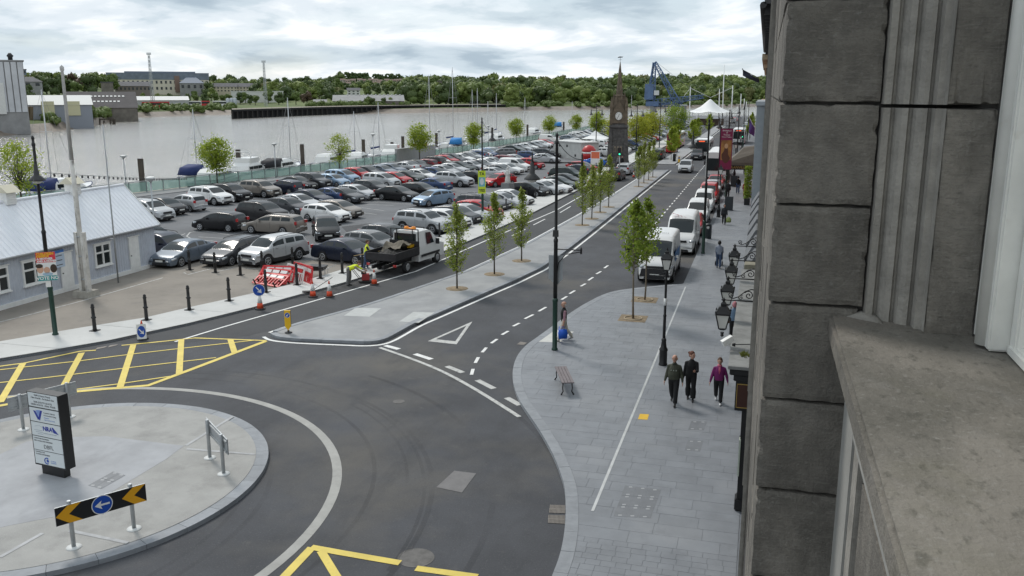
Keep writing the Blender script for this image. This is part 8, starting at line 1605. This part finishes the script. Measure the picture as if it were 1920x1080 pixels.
g = G(686, 530); t = thing('plate_compactor', 'red and black plate compactor beside the stooping worker', 'machine', (g.x, g.y, .02), R(20)); MB().loft([[(-.34, -.24, .03), (.34, -.24, .03), (.34, .24, .03), (-.34, .24, .03)], [(-.40, -.25, .12), (.40, -.25, .12), (.40, .25, .12), (-.40, .25, .12)]], 0, False).build('base_plate', M_iron, t); MB().box((0, 0, .32), (.42, .36, .34), top=.9).build('engine', mat('engine_red', (.30, .03, .03), .6), t); MB().box((-.1, .0, .55), (.26, .26, .14)).build('fuel_tank', M_trim, t); MB().tube([(-.3, -.2, .2), (-.75, -.2, .80), (-.75, .2, .80), (-.3, .2, .2)], .018, 6).build('handle', M_black, t)
person('dark haired woman in a pale blue top pushing a small buggy', *F(1347, 503), 90, 1.66, ((14, 4), (-14, 20)), ((22, 6, 30), (22, 6, 30)), lblue, jeans, hair=hk, style='bob', voxel=.02)
x, y = F(1347, 500); t = thing('buggy', 'black folding buggy pushed by the woman in the pale blue top', 'pushchair', (x, y + .62, .12), R(90))
for a, b in ((-.2, .2), (-.2, -.2), (.35, 0)): wv = MB().lathe([(.05, -.03), (.13, -.03), (.13, .03), (.05, .03)], 14, c=(a, b, .13), axis='y').build('wheel', M_tyre, t)
for sy in (1, -1): MB().tube([(.35, sy * .05, .13), (-.1, sy * .2, .55), (-.45, sy * .22, 1.0)], .014, 6).tube([(-.2, sy * .2, .13), (.1, sy * .2, .5)], .014, 6).build('frame', M_steel, t)
MB().loft([[(-.15, -.18, .35), (.25, -.18, .32), (.25, .18, .32), (-.15, .18, .35)], [(-.25, -.19, .85), (-.12, -.19, .88), (-.12, .19, .88), (-.25, .19, .85)]], 0, True).build('seat', blk, t); MB().tube([(-.45, -.22, 1.0), (-.45, .22, 1.0)], .02, 6).build('push_bar', M_trim, t)
far_p = [('dark dressed woman on the pavement carrying a green carrier bag', 1357, 421, -88, 1.62, drk, blk, hk, 'bob', ((14, 3), (-12, 20))), ('person in a dark coat walking away behind the sandwich board', 1364, 371, 92, 1.70, drk, blk, hbr, 'short', ((10, 3), (-12, 14))), ('dark dressed man of the walking couple by the hotel', 1383, 363, 92, 1.78, blk, jeans, hk, 'short', ((12, 3), (-12, 14))), ('person in a red coat walking beside the dark dressed man', 1396, 369, 90, 1.62, redc, cloth('rust', (.25, .04, .04)), hbr, 'bob', ((12, 3), (-12, 14))), ('person in a white top walking under the hotel canopy', 1396, 328, -90, 1.66, cloth('white', (.55, .54, .52)), drk, hbr, 'short', ((14, 3), (-14, 18))), ('person in black standing in front of the clock tower', 1166, 316, -60, 1.72, blk, blk, hk, 'short', ((6, 2), (-6, 6))), ('person in grey standing beside the clock tower foot', 1159, 315, -100, 1.66, gry, drk, hbr, 'short', ((6, 2), (-6, 6))), ('person in dark clothes standing behind the lantern post by the van', 1250, 521, 180, 1.70, blk, drk, hk, 'short', ((4, 2), (-4, 4))), ('woman in a denim jacket with a pink scarf walking by the shopfront', 1374, 638, 92, 1.66, cloth('denim', (.13, .20, .29)), blk, cloth('scarf_pink', (.45, .18, .20)), 'bob', ((12, 3), (-10, 14))), ('pedestrian in dark clothes on the far footpath by the red bus', 1262, 279, 90, 1.7, drk, drk, hk, 'short', ((10, 3), (-10, 12))), ('pedestrian in a white shirt on the far footpath by the red bus', 1266, 277, -90, 1.7, cloth('white', (.55, .54, .52)), drk, hk, 'short', ((10, 3), (-10, 12))), ('person leaning out beside the slate topped bays', 1412, 365, 180, 1.7, blk, drk, hk, 'short', ((4, 2), (-4, 4)))]
for lb, px, py, hd, h, tp, bt, hr, sty, lg in far_p: person(lb, *F(px, py), hd, h, lg, ((8, 10, 12), (-8, 10, 12)), tp, bt, hair=hr, style=sty, voxel=.026)
x, y = F(1361, 421); t = thing('carrier_bag', 'pale green carrier bag held by the woman in black', 'bag', (x + .18, y - .05, .12), .4); MB().loft([[(-.18, -.08, .18), (.18, -.08, .18), (.18, .08, .18), (-.18, .08, .18)], [(-.2, -.1, .42), (.2, -.1, .42), (.2, .1, .42), (-.2, .1, .42)], [(-.1, -.03, .60), (.1, -.03, .60), (.1, .03, .60), (-.1, .03, .60)]], 0, True).build('bag_body', mat('bag_green', (.30, .36, .12), .5, var=.4, scale=9), t); MB().tube([(-.05, 0, .6), (0, 0, .72), (.05, 0, .6)], .01, 5).build('handle', MATS['bag_green'], t)
x, y = F(1370, 632); t = thing('shoulder_bag', 'brown shoulder bag of the woman in the denim jacket', 'bag', (x - .08, y - .1, .12 + .68), .3); MB().loft([[(-.1, -.18, 0), (.1, -.18, 0), (.1, .18, 0), (-.1, .18, 0)], [(-.08, -.14, .28), (.08, -.14, .28), (.08, .14, .28), (-.08, .14, .28)]], 0, True).build('bag_body', mat('bag_brown', (.18, .08, .03), .6), t); MB().tube([(0, -.12, .27), (.06, -.04, .66), (.06, .06, .66), (0, .12, .27)], .012, 5).build('strap', MATS['bag_brown'], t)
bpy.data.scenes.remove(_tmp)
